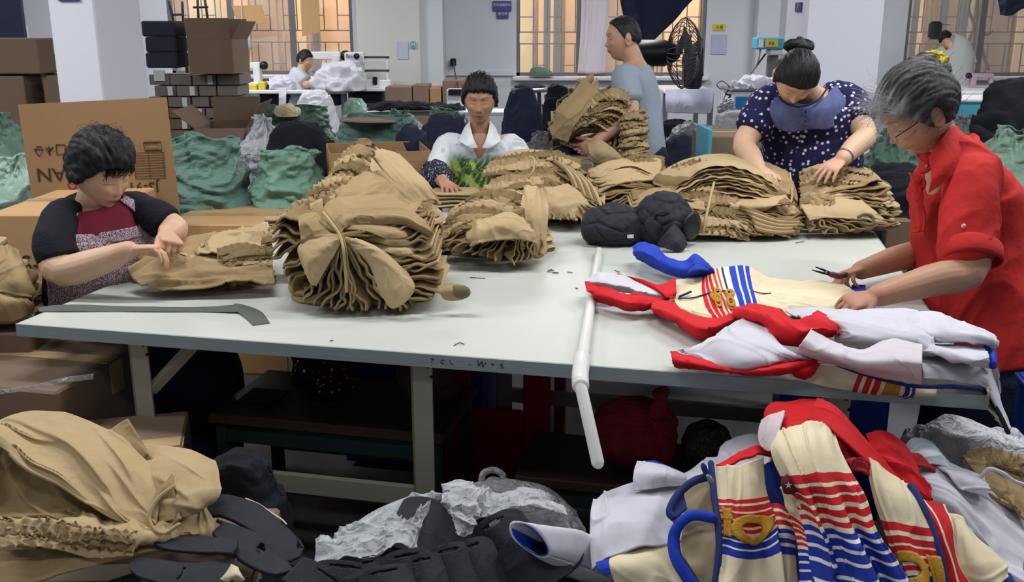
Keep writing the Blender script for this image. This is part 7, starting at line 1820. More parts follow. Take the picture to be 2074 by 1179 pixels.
fsheet('trouser_leg',[[(-10,1115,1.80),(80,1110,1.80),(200,1105,1.80),(300,1105,1.80),(430,1098,1.86)],[(-10,1145,1.76),(80,1140,1.76),(180,1125,1.76),(290,1118,1.78),(390,1108,1.84)],[(-10,1190,1.72),(60,1180,1.73),(150,1155,1.74),(260,1132,1.78),(370,1112,1.84)]],M['khaki'],KF,40,70,wr=.006,ws=9,seed=214,th=.005,m2=M['khaki3'])
cord('seam',[pd(150,862,1.985),pd(235,900,1.95),pd(290,960,1.90),pd(322,1010,1.855)],.0022,M['khaki3'],KF)
cord('hem_edge',[pd(352,985,1.83),pd(320,1010,1.815),pd(302,1045,1.80),pd(312,1072,1.79),pd(335,1080,1.79),pd(362,1062,1.795)],.004,M['khaki2'],KF)
# loose folds of the heap at the left edge
fsheet('trousers',[[(-20,500,2.80),(8,492,2.80),(28,505,2.82)],[(-20,540,2.74),(25,530,2.73),(50,555,2.78)],[(-20,575,2.72),(35,570,2.70),(66,590,2.76)],[(-20,600,2.72),(35,598,2.71),(62,600,2.76)]],M['khaki'],KL,50,40,wr=.012,ws=10,seed=402,m2=M['khaki3'])
fsheet('trousers',[[(-20,598,2.74),(30,592,2.74),(66,596,2.78)],[(-20,615,2.70),(35,610,2.69),(72,612,2.76)],[(-20,648,2.72),(35,645,2.72),(64,640,2.78)]],M['khaki'],KL,40,40,wr=.010,ws=10,seed=403,m2=M['khaki3'])
# black gear pile
BG = heap('dark pile of black fabric gear in the lower left foreground',250,1120,1.62,1.25,.66,pd(330,1100,1.9)[2] - .03,M['black'],220,amp=.03,scale=8)
def strap_piece(label,rows,seed,m=None,slot=(.12,.5,.045,.16),group=None,name='neoprene_pad',nu=44,nv=30,th=.007,round_=True):
    """tongue shaped pad: rounded near u=0, with a real slot cut through"""
    root = thing(name,label,'pad',tuple(np.array([pd(*p) for r in rows for p in r]).mean(0)),group)
    G = surf(rows,nu,nv,wr=.003,ws=8,seed=seed)
    if round_:
        U,V = np.meshgrid(np.linspace(0,1,nu),np.linspace(0,1,nv),indexing='ij')
        # pull the end edge into a round outline
        w_ = np.clip(U/.22,0,1); half = np.sqrt(1 - (1 - w_)**2)*.5
        V2 = .5 + (V - .5)*2*half*.999; G = onsurf(G,U,V2,0)
    n = normals(G)
    if np.dot(n.mean((0,1)),CAM - G.mean((0,1))) < 0: n = -n
    U,V = np.meshgrid(np.linspace(0,1,nu),np.linspace(0,1,nv),indexing='ij')
    cu,cv,su,sv = slot
    v = G.reshape(-1,3); f = gridfaces(nu,nv); keep = []
    uu,vv = U.ravel(),V.ravel()
    for q in f:
        a,b = uu[q].mean(),vv[q].mean()
        if ((a - cu)/su)**2 + ((b - cv)/sv)**2 > 1: keep.append(q)
    tn = np.cross(v[f[200][1]] - v[f[200][0]],v[f[200][3]] - v[f[200][0]])
    if np.dot(tn,n.reshape(-1,3)[f[200][0]]) < 0: keep = [q[::-1] for q in keep]
    o = raw('pad',v,keep,m or M['black2'],root,True); md = o.modifiers.new('s','SOLIDIFY'); md.thickness = th; md.offset = -1
    return root
strap_piece('long curved black strap with a slotted rounded end, right of the khaki trousers in front',[[(604,1145,1.80),(616,1110,1.84),(596,1080,1.88)],[(560,1130,1.80),(585,1080,1.86),(560,1050,1.92)],[(510,1075,1.84),(540,1040,1.90),(520,1020,1.95)],[(450,1045,1.90),(470,1020,1.94),(460,1005,1.98)],[(400,1050,1.95),(410,1025,1.98),(415,1005,2.0)]],1,slot=(.09,.5,.035,.18))
strap_piece('flat black pad with hook cut outs lying below the long curved strap',[[(590,1160,1.74),(600,1150,1.76),(560,1125,1.80)],[(540,1160,1.74),(560,1130,1.78),(520,1100,1.82)],[(480,1130,1.76),(520,1085,1.82),(480,1070,1.86)],[(430,1080,1.82),(450,1060,1.86),(440,1050,1.90)]],2,slot=(.55,.35,.05,.12))
strap_piece('narrow black strip across the lower left black pile',[[(300,1105,1.78),(310,1090,1.80),(318,1082,1.82)],[(380,1115,1.76),(395,1095,1.78),(400,1085,1.80)],[(470,1120,1.74),(480,1105,1.76),(482,1092,1.78)]],3,slot=(2,2,.1,.1))
strap_piece('black webbed strip at the bottom of the lower left pile',[[(250,1160,1.72),(262,1140,1.74),(270,1125,1.76)],[(350,1185,1.70),(370,1160,1.72),(375,1140,1.74)],[(470,1180,1.70),(480,1150,1.73),(480,1130,1.75)]],4,slot=(.5,.5,.02,.3))
heap('fold of black cloth behind the khaki trousers in the left foreground',480,1010,2.02,.30,.22,pd(470,965,2.1)[2],M['black'],221,zb=.25,amp=.015,scale=12,p=.8)
o = thing('cream_lining_scrap','small cream crumpled lining scrap on the black pile at the bottom edge','cloth',tuple(pd(470,1165,1.72)))
fsheet('scrap',[[(440,1185,1.72),(455,1165,1.71),(468,1142,1.72)],[(460,1185,1.70),(475,1165,1.69),(478,1146,1.71)],[(490,1188,1.71),(494,1170,1.70),(484,1150,1.72)]],M['cream'],o,24,24,wr=.008,ws=20,seed=7)
cord('loose_thread',[pd(498,1010,1.98),pd(525,1022,1.96),pd(548,1038,1.94),pd(570,1052,1.92),pd(580,1062,1.91)],.0018,M['cream'],bpy.data.objects['cream_lining_scrap'])
# dark soles/pads in the centre foreground
PB_ = heap('black pile of slotted foam pads at the bottom centre, on a dark bag',930,1150,1.62,.95,.55,pd(930,1130,1.85)[2] - .04,M['black'],230,amp=.02,scale=7)
pads = [((900,1015,2.0),(860,1130,1.9),100,'tall plain black foam pad standing behind the slotted pads',(3,3,.1,.1)),
        ((990,1045,1.90),(1060,1160,1.86),78,'upright black slotted pad nearest the white cuff',(.13,.5,.03,.22)),
        ((820,1112,1.80),(835,1200,1.76),64,'black slotted pad directly under the clear film edge',(.16,.5,.035,.24)),
        ((700,1135,1.78),(690,1215,1.74),78,'lower left black slotted pad at the bottom edge',(.16,.5,.04,.26)),
        ((736,1128,1.82),(760,1210,1.78),50,'small black slotted pad between two larger ones at the left',(.16,.5,.035,.24)),
        ((905,1100,1.82),(930,1200,1.78),66,'middle black slotted pad in the row at the bottom centre',(.15,.5,.035,.24)),
        ((945,1092,1.84),(985,1200,1.80),60,'black slotted pad leaning right in the row at the bottom centre',(.14,.5,.035,.24)),
        ((680,1160,1.74),(640,1220,1.70),90,'lowest black slotted pad in the bottom left of the centre pile',(.2,.5,.05,.26)),
        ((775,1145,1.76),(790,1215,1.72),70,'front black slotted pad under the film covered one',(.18,.5,.05,.26)),
        ((850,1120,1.79),(870,1210,1.75),54,'slim black slotted pad in the bottom centre row',(.16,.5,.035,.24)),
        ((1040,1085,1.84),(1110,1190,1.80),70,'black pad sloping under the white cuff',(3,3,.1,.1))]
for i,(p,q,wd,lb,sl_) in enumerate(pads):
    p = np.array(p,float); q = np.array(q,float); d = (q - p)[:2]; d /= np.linalg.norm(d); s = np.array([d[1],-d[0]])*wd/2
    rows = []
    for u in (0,.33,.66,1):
        c = p + (q - p)*u; w_ = 1.55 + .3*u
        rows.append([(c[0] - s[0]*w_,c[1] - s[1]*w_,c[2] + .012),(c[0],c[1],c[2] - .004),(c[0] + s[0]*w_,c[1] + s[1]*w_,c[2] + .03)])
    strap_piece(lb,rows,30 + i,slot=sl_,th=.009)
# clear bag film
CB = thing('clear_bag','large crumpled clear plastic bag wrapped over the black pads in the foreground','bag',tuple(pd(880,1080,1.9)))
fsheet('film',[[(640,1095,1.95),(700,1075,1.98),(780,1030,2.02),(860,1000,2.05),(905,982,2.06)],[(640,1110,1.88),(710,1095,1.90),(790,1060,1.94),(850,1030,1.98),(890,1010,2.02)],[(632,1150,1.83),(700,1125,1.84),(770,1090,1.88),(830,1065,1.92),(862,1040,1.96)],[(628,1168,1.80),(690,1140,1.80),(760,1125,1.82),(810,1112,1.84),(840,1120,1.86)]],M['film'],CB,110,130,wr=.011,ws=20,seed=301,rid=.75,th=.001)
fsheet('film',[[(895,985,2.04),(930,976,2.04),(960,985,2.04),(985,990,2.05)],[(900,1010,1.98),(925,1010,1.95),(955,1010,1.96),(975,1015,1.98)],[(915,1045,1.94),(932,1050,1.90),(950,1050,1.90),(962,1045,1.94)],[(922,1078,1.90),(932,1086,1.88),(944,1086,1.88),(952,1078,1.90)]],M['film'],CB,80,80,wr=.009,ws=24,seed=302,rid=.75,th=.001)
fsheet('film',[[(970,985,2.08),(1010,1000,2.08),(1060,990,2.08),(1110,1000,2.08)],[(968,1015,2.02),(1010,1015,2.0),(1060,1005,2.0),(1130,1025,2.02)],[(975,1040,1.96),(1015,1040,1.95),(1065,1035,1.95),(1150,1045,1.96)]],M['film'],CB,70,90,wr=.010,ws=22,seed=303,rid=.75,th=.001)
fsheet('grey_side',[[(940,985,2.20),(1020,975,2.22),(1110,990,2.22),(1170,1030,2.2)],[(960,1010,2.14),(1040,1005,2.14),(1130,1030,2.14),(1188,1080,2.12)],[(990,1060,2.06),(1070,1060,2.04),(1150,1080,2.04),(1200,1130,2.02)],[(1010,1150,1.98),(1090,1150,1.96),(1160,1160,1.96),(1205,1185,1.96)]],M['greyfilm'],CB,50,70,wr=.010,ws=8,seed=304,th=.002)
# white cuff with blue inside
WC = thing('fleece_sleeve','white fleece sleeve end with a deep blue inside on the black pads','sleeve',tuple(pd(1120,1100,1.85)))
ax0 = pd(1072,1092,1.78); ax1 = pd(1150,1120,1.86); ax2 = pd(1215,1150,1.92)
cen = crom(np.array([ax0,ax1,ax2]),24); U = np.linspace(0,1,24)
ea = nrm(pd(1108,1120,1.78) - pd(1042,1062,1.78)); T_ = nrm(ax1 - ax0); eb = nrm(np.cross(T_,ea)); ea2 = nrm(np.cross(eb,T_)*1.0); ea2 = ea if np.dot(ea,T_) < .5 else ea2
t_ = np.linspace(0,2*math.pi,48)
G = np.array([[cen[i] + ea*math.cos(a)*(.046 - .008*U[i]) + eb*math.sin(a)*(.022 + .028*min(U[i]*2,1))*(1 + .08*math.sin(3*a + 1)) for a in t_] for i in range(24)])
sheet('sleeve',G,M['white_cloth'],WC,.004)
Gi = np.array([[cen[i] + ea*math.cos(a)*(.0405 - .008*U[i]) + eb*math.sin(a)*(.017 + .026*min(U[i]*2,1)) for a in t_] for i in range(18)])
sheet('blue_lining',Gi,M['blue'],WC,.002,flip=True)
MB().tube([cen[12] - T_*.0,cen[12] + T_*.002],.034,20).build('inner_fold',M['navyknit'],WC,True)

# ================================================================= FOREGROUND RIGHT: jackets
base = carton('large carton under the pile of racing jackets in the right foreground',(.72,1.62,0),(.9,.5,.42),ang=-.05,m=M['carton_dk'])
S1 = [(0,'DCCFAE'),(.30,'C0282C'),(.335,'E3D6B8'),(.352,'C0282C'),(.40,'E3D6B8'),(.415,'C0282C'),(.47,'E3D6B8'),(.485,'C0282C'),(.53,'E3D6B8'),(.55,'C0282C'),(.585,'E3D6B8'),
      (.62,'22389A'),(.655,'E3E0E0'),(.67,'22389A'),(.72,'E3E0E0'),(.735,'22389A'),(.80,'E3D6B8')]
M['js1'] = ramp_mat('striped_knit_front',S1,0,wob=.015,wobs=2)
S2 = [(0,'DCCFAE'),(.34,'C0202A'),(.40,'E3D6B8'),(.425,'C0202A'),(.47,'E3D6B8'),(.485,'C0202A'),(.53,'E3D6B8'),(.555,'C0202A'),(.595,'E3D6B8'),(.625,'C0202A'),(.655,'E3D6B8'),(.685,'22389A'),(.72,'E3E0E0'),(.745,'22389A'),(.79,'E3E0E0'),(.81,'22389A'),(.86,'E3E0E0'),(.88,'22389A'),(.95,'E3E0E0'),(.97,'22389A')]
M['js2'] = ramp_mat('striped_knit_centre',S2,0,wob=.02,wobs=2)
S3 = [(0,'DCCFAE'),(.45,'C0202A'),(.52,'E3D6B8'),(.56,'C0202A'),(.62,'E3D6B8'),(.64,'C0202A'),(.70,'E3D6B8'),(.725,'C0202A'),(.77,'E3D6B8'),(.80,'C0202A'),(.84,'E3D6B8'),(.88,'22389A'),(.93,'E3E0E0'),(.95,'22389A')]
M['js3'] = ramp_mat('striped_knit_right',S3,0,wob=.015,wobs=2)
# white fleeces behind / under
F1 = thing('fleece_jacket','white fleece sleeves with a blue lined cuff at the left of the foreground jacket pile','jacket',tuple(pd(1320,1020,1.95)))
fsheet('fleece',[[(1200,1015,2.0),(1230,992,2.02),(1320,980,2.04),(1400,950,2.06),(1470,915,2.08),(1560,890,2.08)],[(1196,1050,1.92),(1240,1035,1.92),(1330,1015,1.94),(1405,990,1.97),(1470,960,2.0),(1560,940,2.0)],[(1196,1100,1.86),(1245,1075,1.86),(1330,1060,1.88),(1400,1050,1.92),(1470,1040,1.95),(1560,1030,1.95)],[(1200,1155,1.82),(1250,1120,1.82),(1330,1105,1.84),(1400,1100,1.88),(1470,1100,1.92),(1560,1100,1.92)]],M['white_cloth'],F1,80,100,wr=.016,ws=7,seed=311,rid=.6,aniso=(.7,1.2))
fsheet('fleece',[[(1460,905,2.14),(1490,890,2.15),(1525,882,2.15),(1545,890,2.15)],[(1455,930,2.08),(1490,915,2.08),(1525,905,2.08),(1560,910,2.08)],[(1440,960,2.04),(1490,945,2.04),(1530,935,2.04),(1560,940,2.04)]],M['white_cloth'],F1,36,40,wr=.008,ws=9,seed=312)
fsheet('cuff',[[(1290,935,2.02),(1320,940,2.02),(1350,946,2.03),(1385,958,2.04)],[(1284,960,1.98),(1320,958,1.96),(1355,962,1.97),(1390,968,2.0)],[(1284,995,1.97),(1320,990,1.95),(1350,985,1.97),(1390,980,2.0)]],M['white_cloth'],F1,34,44,wr=.006,ws=10,seed=313)
fsheet('blue_lining',[[(1294,938,2.03),(1330,936,2.05),(1385,958,2.06)],[(1300,950,2.0),(1335,950,2.01),(1385,966,2.03)]],M['blue'],F1,12,30,wr=.002,seed=314)
J3 = thing('racing_jacket','cream striped jacket with blue zip tape and gold letters, left one of the foreground pile','jacket',tuple(pd(1500,1060,1.82)))
G3 = surf([[(1450,946,1.90),(1480,942,1.88),(1515,935,1.88),(1548,925,1.92)],[(1452,1000,1.85),(1485,1000,1.83),(1520,1000,1.84),(1550,995,1.88)],[(1454,1055,1.81),(1490,1060,1.79),(1522,1065,1.81),(1562,1050,1.85)],[(1455,1110,1.78),(1490,1120,1.76),(1530,1125,1.80),(1575,1105,1.80)],[(1452,1190,1.75),(1490,1192,1.73),(1530,1192,1.78),(1590,1190,1.76)]],90,80,wr=.008,ws=9,seed=321,aniso=(.4,1.5),fn=pleat(1.0,.012,.2,.7,2.0,6))
sheet('front_panel',G3,M['js1'],J3,.004)
patch_on('gold_letter',G3,.38,.64,.08,.28,M['gold'],J3,.005); patch_on('gold_letter',G3,.44,.48,.02,.30,M['gold'],J3,.006)
letter_O('gold_letter',G3,.55,.62,.125,.34,.52,M['gold'],J3,.006,.3)
G3b = surf([[(1548,1025,1.88),(1575,1022,1.86),(1598,1035,1.88)],[(1556,1060,1.84),(1585,1060,1.82),(1606,1070,1.85)],[(1570,1110,1.82),(1596,1112,1.80),(1610,1115,1.83)],[(1582,1190,1.78),(1600,1190,1.76),(1614,1190,1.80)]],60,40,wr=.006,ws=9,seed=322)
M['js1b'] = ramp_mat('striped_knit_fold',[(0,'C0282C'),(.08,'E3D6B8'),(.13,'C0282C'),(.22,'E3D6B8'),(.28,'C0282C'),(.36,'E3D6B8'),(.42,'22389A'),(.48,'E3E0E0'),(.54,'22389A'),(.60,'E3E0E0'),(.64,'22389A'),(.72,'DCCFAE')],0)
sheet('side_fold',G3b,M['js1b'],J3,.004)
cord('zip_tape',[pd(1440,938,1.90),pd(1446,1000,1.85),pd(1454,1060,1.80),pd(1456,1120,1.77),pd(1446,1200,1.74)],.0065,M['navyknit'],J3)
cord('zip_tape',[pd(1438,965,1.88),pd(1405,975,1.87),pd(1375,1000,1.86),pd(1356,1035,1.84),pd(1366,1050,1.83)],.008,M['navyknit'],J3)
fsheet('zip_tape_fold',[[(1352,1040,1.84),(1364,1020,1.85),(1385,1000,1.86)],[(1364,1058,1.82),(1378,1040,1.83),(1392,1030,1.84)]],M['navyknit'],J3,12,16,wr=.002)
fsheet('tan_lining',[[(1382,1000,1.90),(1410,982,1.90),(1440,975,1.90)],[(1378,1030,1.88),(1410,1015,1.88),(1446,1010,1.87)],[(1395,1045,1.87),(1420,1048,1.86),(1448,1052,1.85)]],mat('tan_lining','A8977C',.9,.08),J3,26,26,wr=.006,ws=12,seed=323)
fsheet('tan_lining',[[(1385,1060,1.84),(1410,1046,1.84),(1450,1052,1.83)],[(1380,1110,1.82),(1415,1105,1.82),(1452,1105,1.80)],[(1400,1150,1.80),(1425,1150,1.80),(1450,1150,1.79)],[(1425,1190,1.79),(1440,1190,1.79),(1450,1190,1.78)]],bpy.data.materials['tan_lining'],J3,40,26,wr=.006,ws=12,seed=324)
for off in (0,1):
    cord('blue_collar_edge',[pd(1446 - 4*off,1050,1.80),pd(1405 - 4*off,1044,1.80),pd(1378 - 4*off,1060,1.80),pd(1366 - 6*off,1090,1.80),pd(1374 - 8*off,1135,1.78),pd(1410 - 10*off,1190,1.76)],.010 - .003*off,M['blue'],J3)
MB().tube([pd(1425,945,1.875),pd(1434,968,1.87)],.008,4).build('zip_pull',M['navyknit'],J3); MB().tube([pd(1434,965,1.868),pd(1442,978,1.865)],.006,6).build('zip_slider',M['metal'],J3,True)
fsheet('red_collar',[[(1450,942,1.92),(1495,918,1.93),(1530,903,1.95),(1560,910,1.96)],[(1462,944,1.89),(1500,930,1.90),(1535,920,1.92),(1562,925,1.95)]],M['red'],J3,16,40,wr=.005,ws=14,seed=325)
fsheet('blue_collar',[[(1542,942,1.94),(1560,935,1.93),(1580,945,1.93)],[(1546,990,1.92),(1566,985,1.90),(1588,1000,1.90)],[(1560,1025,1.90),(1582,1030,1.88),(1602,1040,1.88)],[(1595,1100,1.86),(1610,1100,1.85),(1620,1110,1.86)],[(1608,1190,1.84),(1618,1190,1.83),(1626,1190,1.84)]],mat('deep_blue_knit','1A2F80',.8,.1),J3,50,24,wr=.006,seed=326)
fsheet('cream_sleeve',[[(1238,1128,1.84),(1290,1112,1.85),(1345,1092,1.87),(1375,1085,1.88)],[(1236,1150,1.80),(1290,1140,1.79),(1345,1130,1.81),(1385,1125,1.83)],[(1246,1185,1.79),(1300,1185,1.78),(1350,1185,1.78),(1400,1185,1.80)]],M['cream'],J3,36,50,wr=.008,ws=10,seed=327)
fsheet('blue_cuff',[[(1206,1132,1.83),(1225,1122,1.84),(1262,1120,1.85)],[(1210,1150,1.80),(1228,1142,1.80),(1246,1138,1.81)],[(1228,1168,1.79),(1236,1160,1.79),(1242,1155,1.79)]],M['blue'],J3,20,24,wr=.003,seed=328)
# centre jacket
J4 = thing('racing_jacket','cream jacket with a red hood and many stripes, centre of the foreground pile','jacket',tuple(pd(1680,1020,1.78)))
G4 = surf([[(1568,885,1.84),(1590,858,1.86),(1640,855,1.87),(1692,866,1.88)],[(1562,915,1.80),(1600,900,1.77),(1650,895,1.77),(1702,910,1.81)],[(1578,965,1.78),(1618,960,1.72),(1668,955,1.72),(1722,960,1.76)],[(1606,1010,1.76),(1640,1015,1.70),(1690,1012,1.70),(1748,1010,1.73)],[(1626,1065,1.74),(1660,1070,1.68),(1712,1072,1.69),(1768,1072,1.70)],[(1640,1125,1.72),(1684,1130,1.66),(1740,1130,1.67),(1800,1128,1.69)],[(1648,1195,1.70),(1700,1195,1.64),(1765,1195,1.65),(1835,1192,1.67)]],120,140,wr=.012,ws=8,seed=331,rid=.6,aniso=(.3,1.8),fn=pleat(2.2,.022,.22,.8,.6,5))
sheet('centre_panel',G4,M['js2'],J4,.004)
fsheet('side_fold',[[(1584,985,1.80),(1600,1000,1.77),(1620,1020,1.76)],[(1600,1040,1.80),(1615,1050,1.78),(1632,1065,1.76)],[(1616,1110,1.78),(1630,1110,1.76),(1645,1115,1.75)],[(1618,1190,1.76),(1634,1190,1.74),(1648,1190,1.73)]],M['js2'],J4,60,24,wr=.006,seed=332)
fsheet('red_hood',[[(1552,872,1.98),(1545,838,2.0),(1562,815,2.02),(1600,812,2.03),(1640,806,2.04),(1668,803,2.04)],[(1572,870,1.94),(1580,850,1.95),(1600,838,1.96),(1630,830,1.97),(1665,825,1.97),(1700,840,1.98)],[(1600,862,1.90),(1620,858,1.90),(1650,856,1.90),(1680,862,1.91),(1710,875,1.92),(1745,885,1.94)],[(1660,870,1.90),(1690,880,1.87),(1715,900,1.87),(1740,925,1.87),(1762,940,1.88),(1780,945,1.90)]],M['red'],J4,60,80,wr=.006,ws=7,seed=333)
fsheet('hood_lining',[[(1540,850,1.99),(1560,838,1.97),(1590,832,1.96)],[(1534,875,1.96),(1555,868,1.93),(1580,866,1.90)],[(1538,900,1.93),(1556,900,1.90),(1575,895,1.87)],[(1548,912,1.91),(1560,914,1.88),(1570,912,1.86)]],M['pink_cloth'],J4,30,26,wr=.004,seed=334)
fsheet('red_collar',[[(1655,808,1.94),(1690,825,1.92),(1725,862,1.90),(1762,905,1.88),(1800,950,1.86),(1840,1000,1.85)],[(1635,850,1.90),(1675,862,1.87),(1708,890,1.84),(1750,930,1.82),(1790,975,1.81),(1830,1018,1.81)]],M['red'],J4,26,80,wr=.006,ws=8,seed=335)
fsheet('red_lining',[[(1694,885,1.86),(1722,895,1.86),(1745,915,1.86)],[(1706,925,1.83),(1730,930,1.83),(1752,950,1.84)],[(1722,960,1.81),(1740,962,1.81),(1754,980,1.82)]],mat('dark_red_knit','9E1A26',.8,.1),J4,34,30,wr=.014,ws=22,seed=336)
bdg = thing('badge','dark red badge with a white star pinned to the centre jacket','badge',tuple(pd(1597,982,1.75)))
fsheet('badge_body',[[(1580,972,1.76),(1594,960,1.75),(1606,966,1.745)],[(1582,984,1.755),(1597,982,1.742),(1614,984,1.74)],[(1588,1000,1.76),(1602,1002,1.745),(1616,996,1.74)]],mat('maroon_badge','5C1620',.6),bdg,12,12,wr=.002,th=.004)
stp = []; 
for k in range(11):
    a_ = math.pi/2 + k*math.pi/5; r_ = 8 if k % 2 == 0 else 3; stp.append(pd(1597 + r_*math.cos(a_),983 - r_*math.sin(a_),1.7385))
stp = stp[:10]; raw('star',[pd(1597,983,1.738)] + stp,[[0,1 + k,1 + (k + 1) % 10] for k in range(10)],M['paper'],bdg,False)
# right jacket
J5 = thing('racing_jacket','cream striped jacket with large gold letters and navy zip, right one of the foreground pile','jacket',tuple(pd(1830,1060,1.76)))
G5 = surf([[(1752,925,1.84),(1780,945,1.82),(1815,968,1.81),(1842,988,1.82)],[(1766,985,1.80),(1795,995,1.77),(1830,1005,1.76),(1862,1020,1.78)],[(1780,1040,1.77),(1810,1048,1.74),(1845,1055,1.73),(1880,1060,1.75)],[(1795,1095,1.74),(1826,1100,1.71),(1860,1105,1.71),(1892,1108,1.73)],[(1812,1150,1.72),(1842,1150,1.69),(1878,1152,1.69),(1905,1152,1.71)],[(1826,1200,1.70),(1858,1200,1.67),(1890,1200,1.68),(1915,1200,1.69)]],110,80,wr=.008,ws=8,seed=341,aniso=(.3,1.6),fn=pleat(1.1,.008,.2,.7,.5,8))
sheet('front_panel',G5,M['js3'],J5,.004)
letter_O('gold_letter',G5,.83,.34,.155,.34,.55,M['gold'],J5,.006); patch_on('gold_letter',G5,.69,1.0,.74,.95,M['gold'],J5,.006)
cord('zip_tape',[pd(1846,985,1.80),pd(1868,1025,1.765),pd(1886,1070,1.74),pd(1902,1120,1.715),pd(1918,1200,1.69)],.0085,M['navyknit'],J5)
fsheet('red_side',[[(1848,1000,1.84),(1870,1012,1.83),(1915,1020,1.83)],[(1872,1040,1.80),(1895,1045,1.79),(1925,1050,1.80)],[(1890,1090,1.77),(1912,1095,1.76),(1930,1100,1.77)],[(1906,1140,1.75),(1930,1145,1.74),(1945,1150,1.76)],[(1920,1200,1.73),(1945,1200,1.72),(1975,1190,1.74)]],ramp_mat('red_side_stripe',[(0,'C0202A'),(.46,'E3D6B8'),(.54,'C0202A'),(.95,'E3D6B8')],1),J5,50,30,wr=.004,seed=342)
fsheet('cream_sleeve',[[(1925,1035,1.84),(1940,1050,1.84),(1955,1075,1.85)],[(1930,1085,1.80),(1960,1095,1.79),(1990,1105,1.81)],[(1940,1140,1.77),(1985,1145,1.75),(2030,1145,1.78)],[(1965,1195,1.75),(2010,1190,1.73),(2040,1170,1.76)]],M['cream'],J5,44,40,wr=.008,seed=343)
fsheet('blue_cuff',[[(2000,1165,1.75),(2020,1158,1.75),(2044,1162,1.77)],[(1990,1192,1.74),(2020,1190,1.73),(2062,1188,1.76)]],mat('cuff_blue','1E3590',.8),J5,16,22,wr=.003,seed=344)
fsheet('red_hood',[[(1755,885,1.97),(1790,878,1.98),(1830,898,1.98),(1855,925,1.97)],[(1768,905,1.93),(1795,905,1.92),(1828,925,1.92),(1862,955,1.91)],[(1795,945,1.89),(1820,955,1.88),(1848,975,1.87),(1876,1000,1.86)],[(1822,985,1.87),(1845,1000,1.86),(1865,1012,1.85),(1884,1018,1.85)]],M['red'],J5,50,60,wr=.014,ws=9,seed=345,rid=.7)
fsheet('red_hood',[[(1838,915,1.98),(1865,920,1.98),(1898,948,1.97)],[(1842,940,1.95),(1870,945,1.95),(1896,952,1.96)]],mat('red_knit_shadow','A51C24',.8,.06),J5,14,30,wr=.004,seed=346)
F9 = thing('fleece_jacket','white fleece jackets sloping to the right edge of the foreground pile','jacket',tuple(pd(1980,1020,1.95)))
fsheet('fleece',[[(1845,945,2.0),(1900,935,2.02),(1960,960,2.02),(2000,985,2.0),(2080,1060,1.98)],[(1850,975,1.95),(1905,975,1.94),(1960,1010,1.93),(2010,1050,1.92),(2080,1110,1.90)],[(1880,1010,1.92),(1925,1020,1.90),(1975,1060,1.88),(2020,1105,1.86),(2080,1150,1.84)],[(1925,1050,1.90),(1960,1075,1.88),(2000,1110,1.86),(2040,1160,1.82),(2080,1200,1.80)]],M['white_cloth'],F9,60,90,wr=.014,ws=7,seed=351,rid=.6,aniso=(1.3,.6))
fsheet('fleece',[[(1828,905,2.05),(1855,887,2.06),(1890,895,2.06),(1912,915,2.05)],[(1845,922,2.0),(1870,912,2.0),(1900,915,2.0),(1920,930,2.0)],[(1870,945,1.98),(1890,942,1.98),(1910,945,1.98),(1925,950,1.98)]],mat('cool_white_fleece','D4DEE6',.9,.03,12),F9,34,40,wr=.006,seed=352)
fsheet('fleece',[[(1900,940,1.98),(1950,945,1.99),(1995,965,1.98)],[(1920,965,1.94),(1965,975,1.93),(2003,985,1.95)],[(1945,995,1.92),(1975,1000,1.92),(1992,1008,1.93)]],M['white_cloth'],F9,30,40,wr=.008,seed=353)
KR = thing('khaki_trousers','khaki trousers with drawstring at the right edge of the foreground','trousers',tuple(pd(2010,970,2.0)))
fsheet('trousers',[[(1940,928,2.10),(1990,925,2.12),(2040,935,2.12),(2090,950,2.1)],[(1960,955,2.04),(2005,960,2.04),(2045,975,2.03),(2090,990,2.02)],[(1990,990,2.0),(2020,1000,1.99),(2050,1015,1.98),(2090,1030,1.97)],[(2000,1005,1.99),(2040,1030,1.97),(2060,1045,1.96),(2090,1060,1.95)]],M['khaki'],KR,50,60,wr=.014,ws=12,seed=361,rid=.7)
for k in range(4): ruff('elastic_waist',[pd(1960 + 6*k,925 + 8*k,2.06),pd(2010,922 + 9*k,2.05),pd(2085,948 + 9*k,2.04)],.03,.009,70,KH[k],KR,up=-FW + np.array([0,0,.6]),seed=365 + k)
cord('drawstring',[pd(1985,968,1.98),pd(2002,950,1.97),pd(2030,958,1.96),pd(2055,975,1.96),pd(2085,985,1.96)],.004,M['white_cloth'],KR)
heap('white plastic under the khaki trousers at the right edge',1965,940,2.16,.40,.3,pd(1965,912,2.2)[2],M['film2'],370,zb=.3,amp=.02)
carton('low carton under the khaki trousers at the right edge',(1.12,2.02,0),(.5,.35,.30),m=M['carton_dk'])
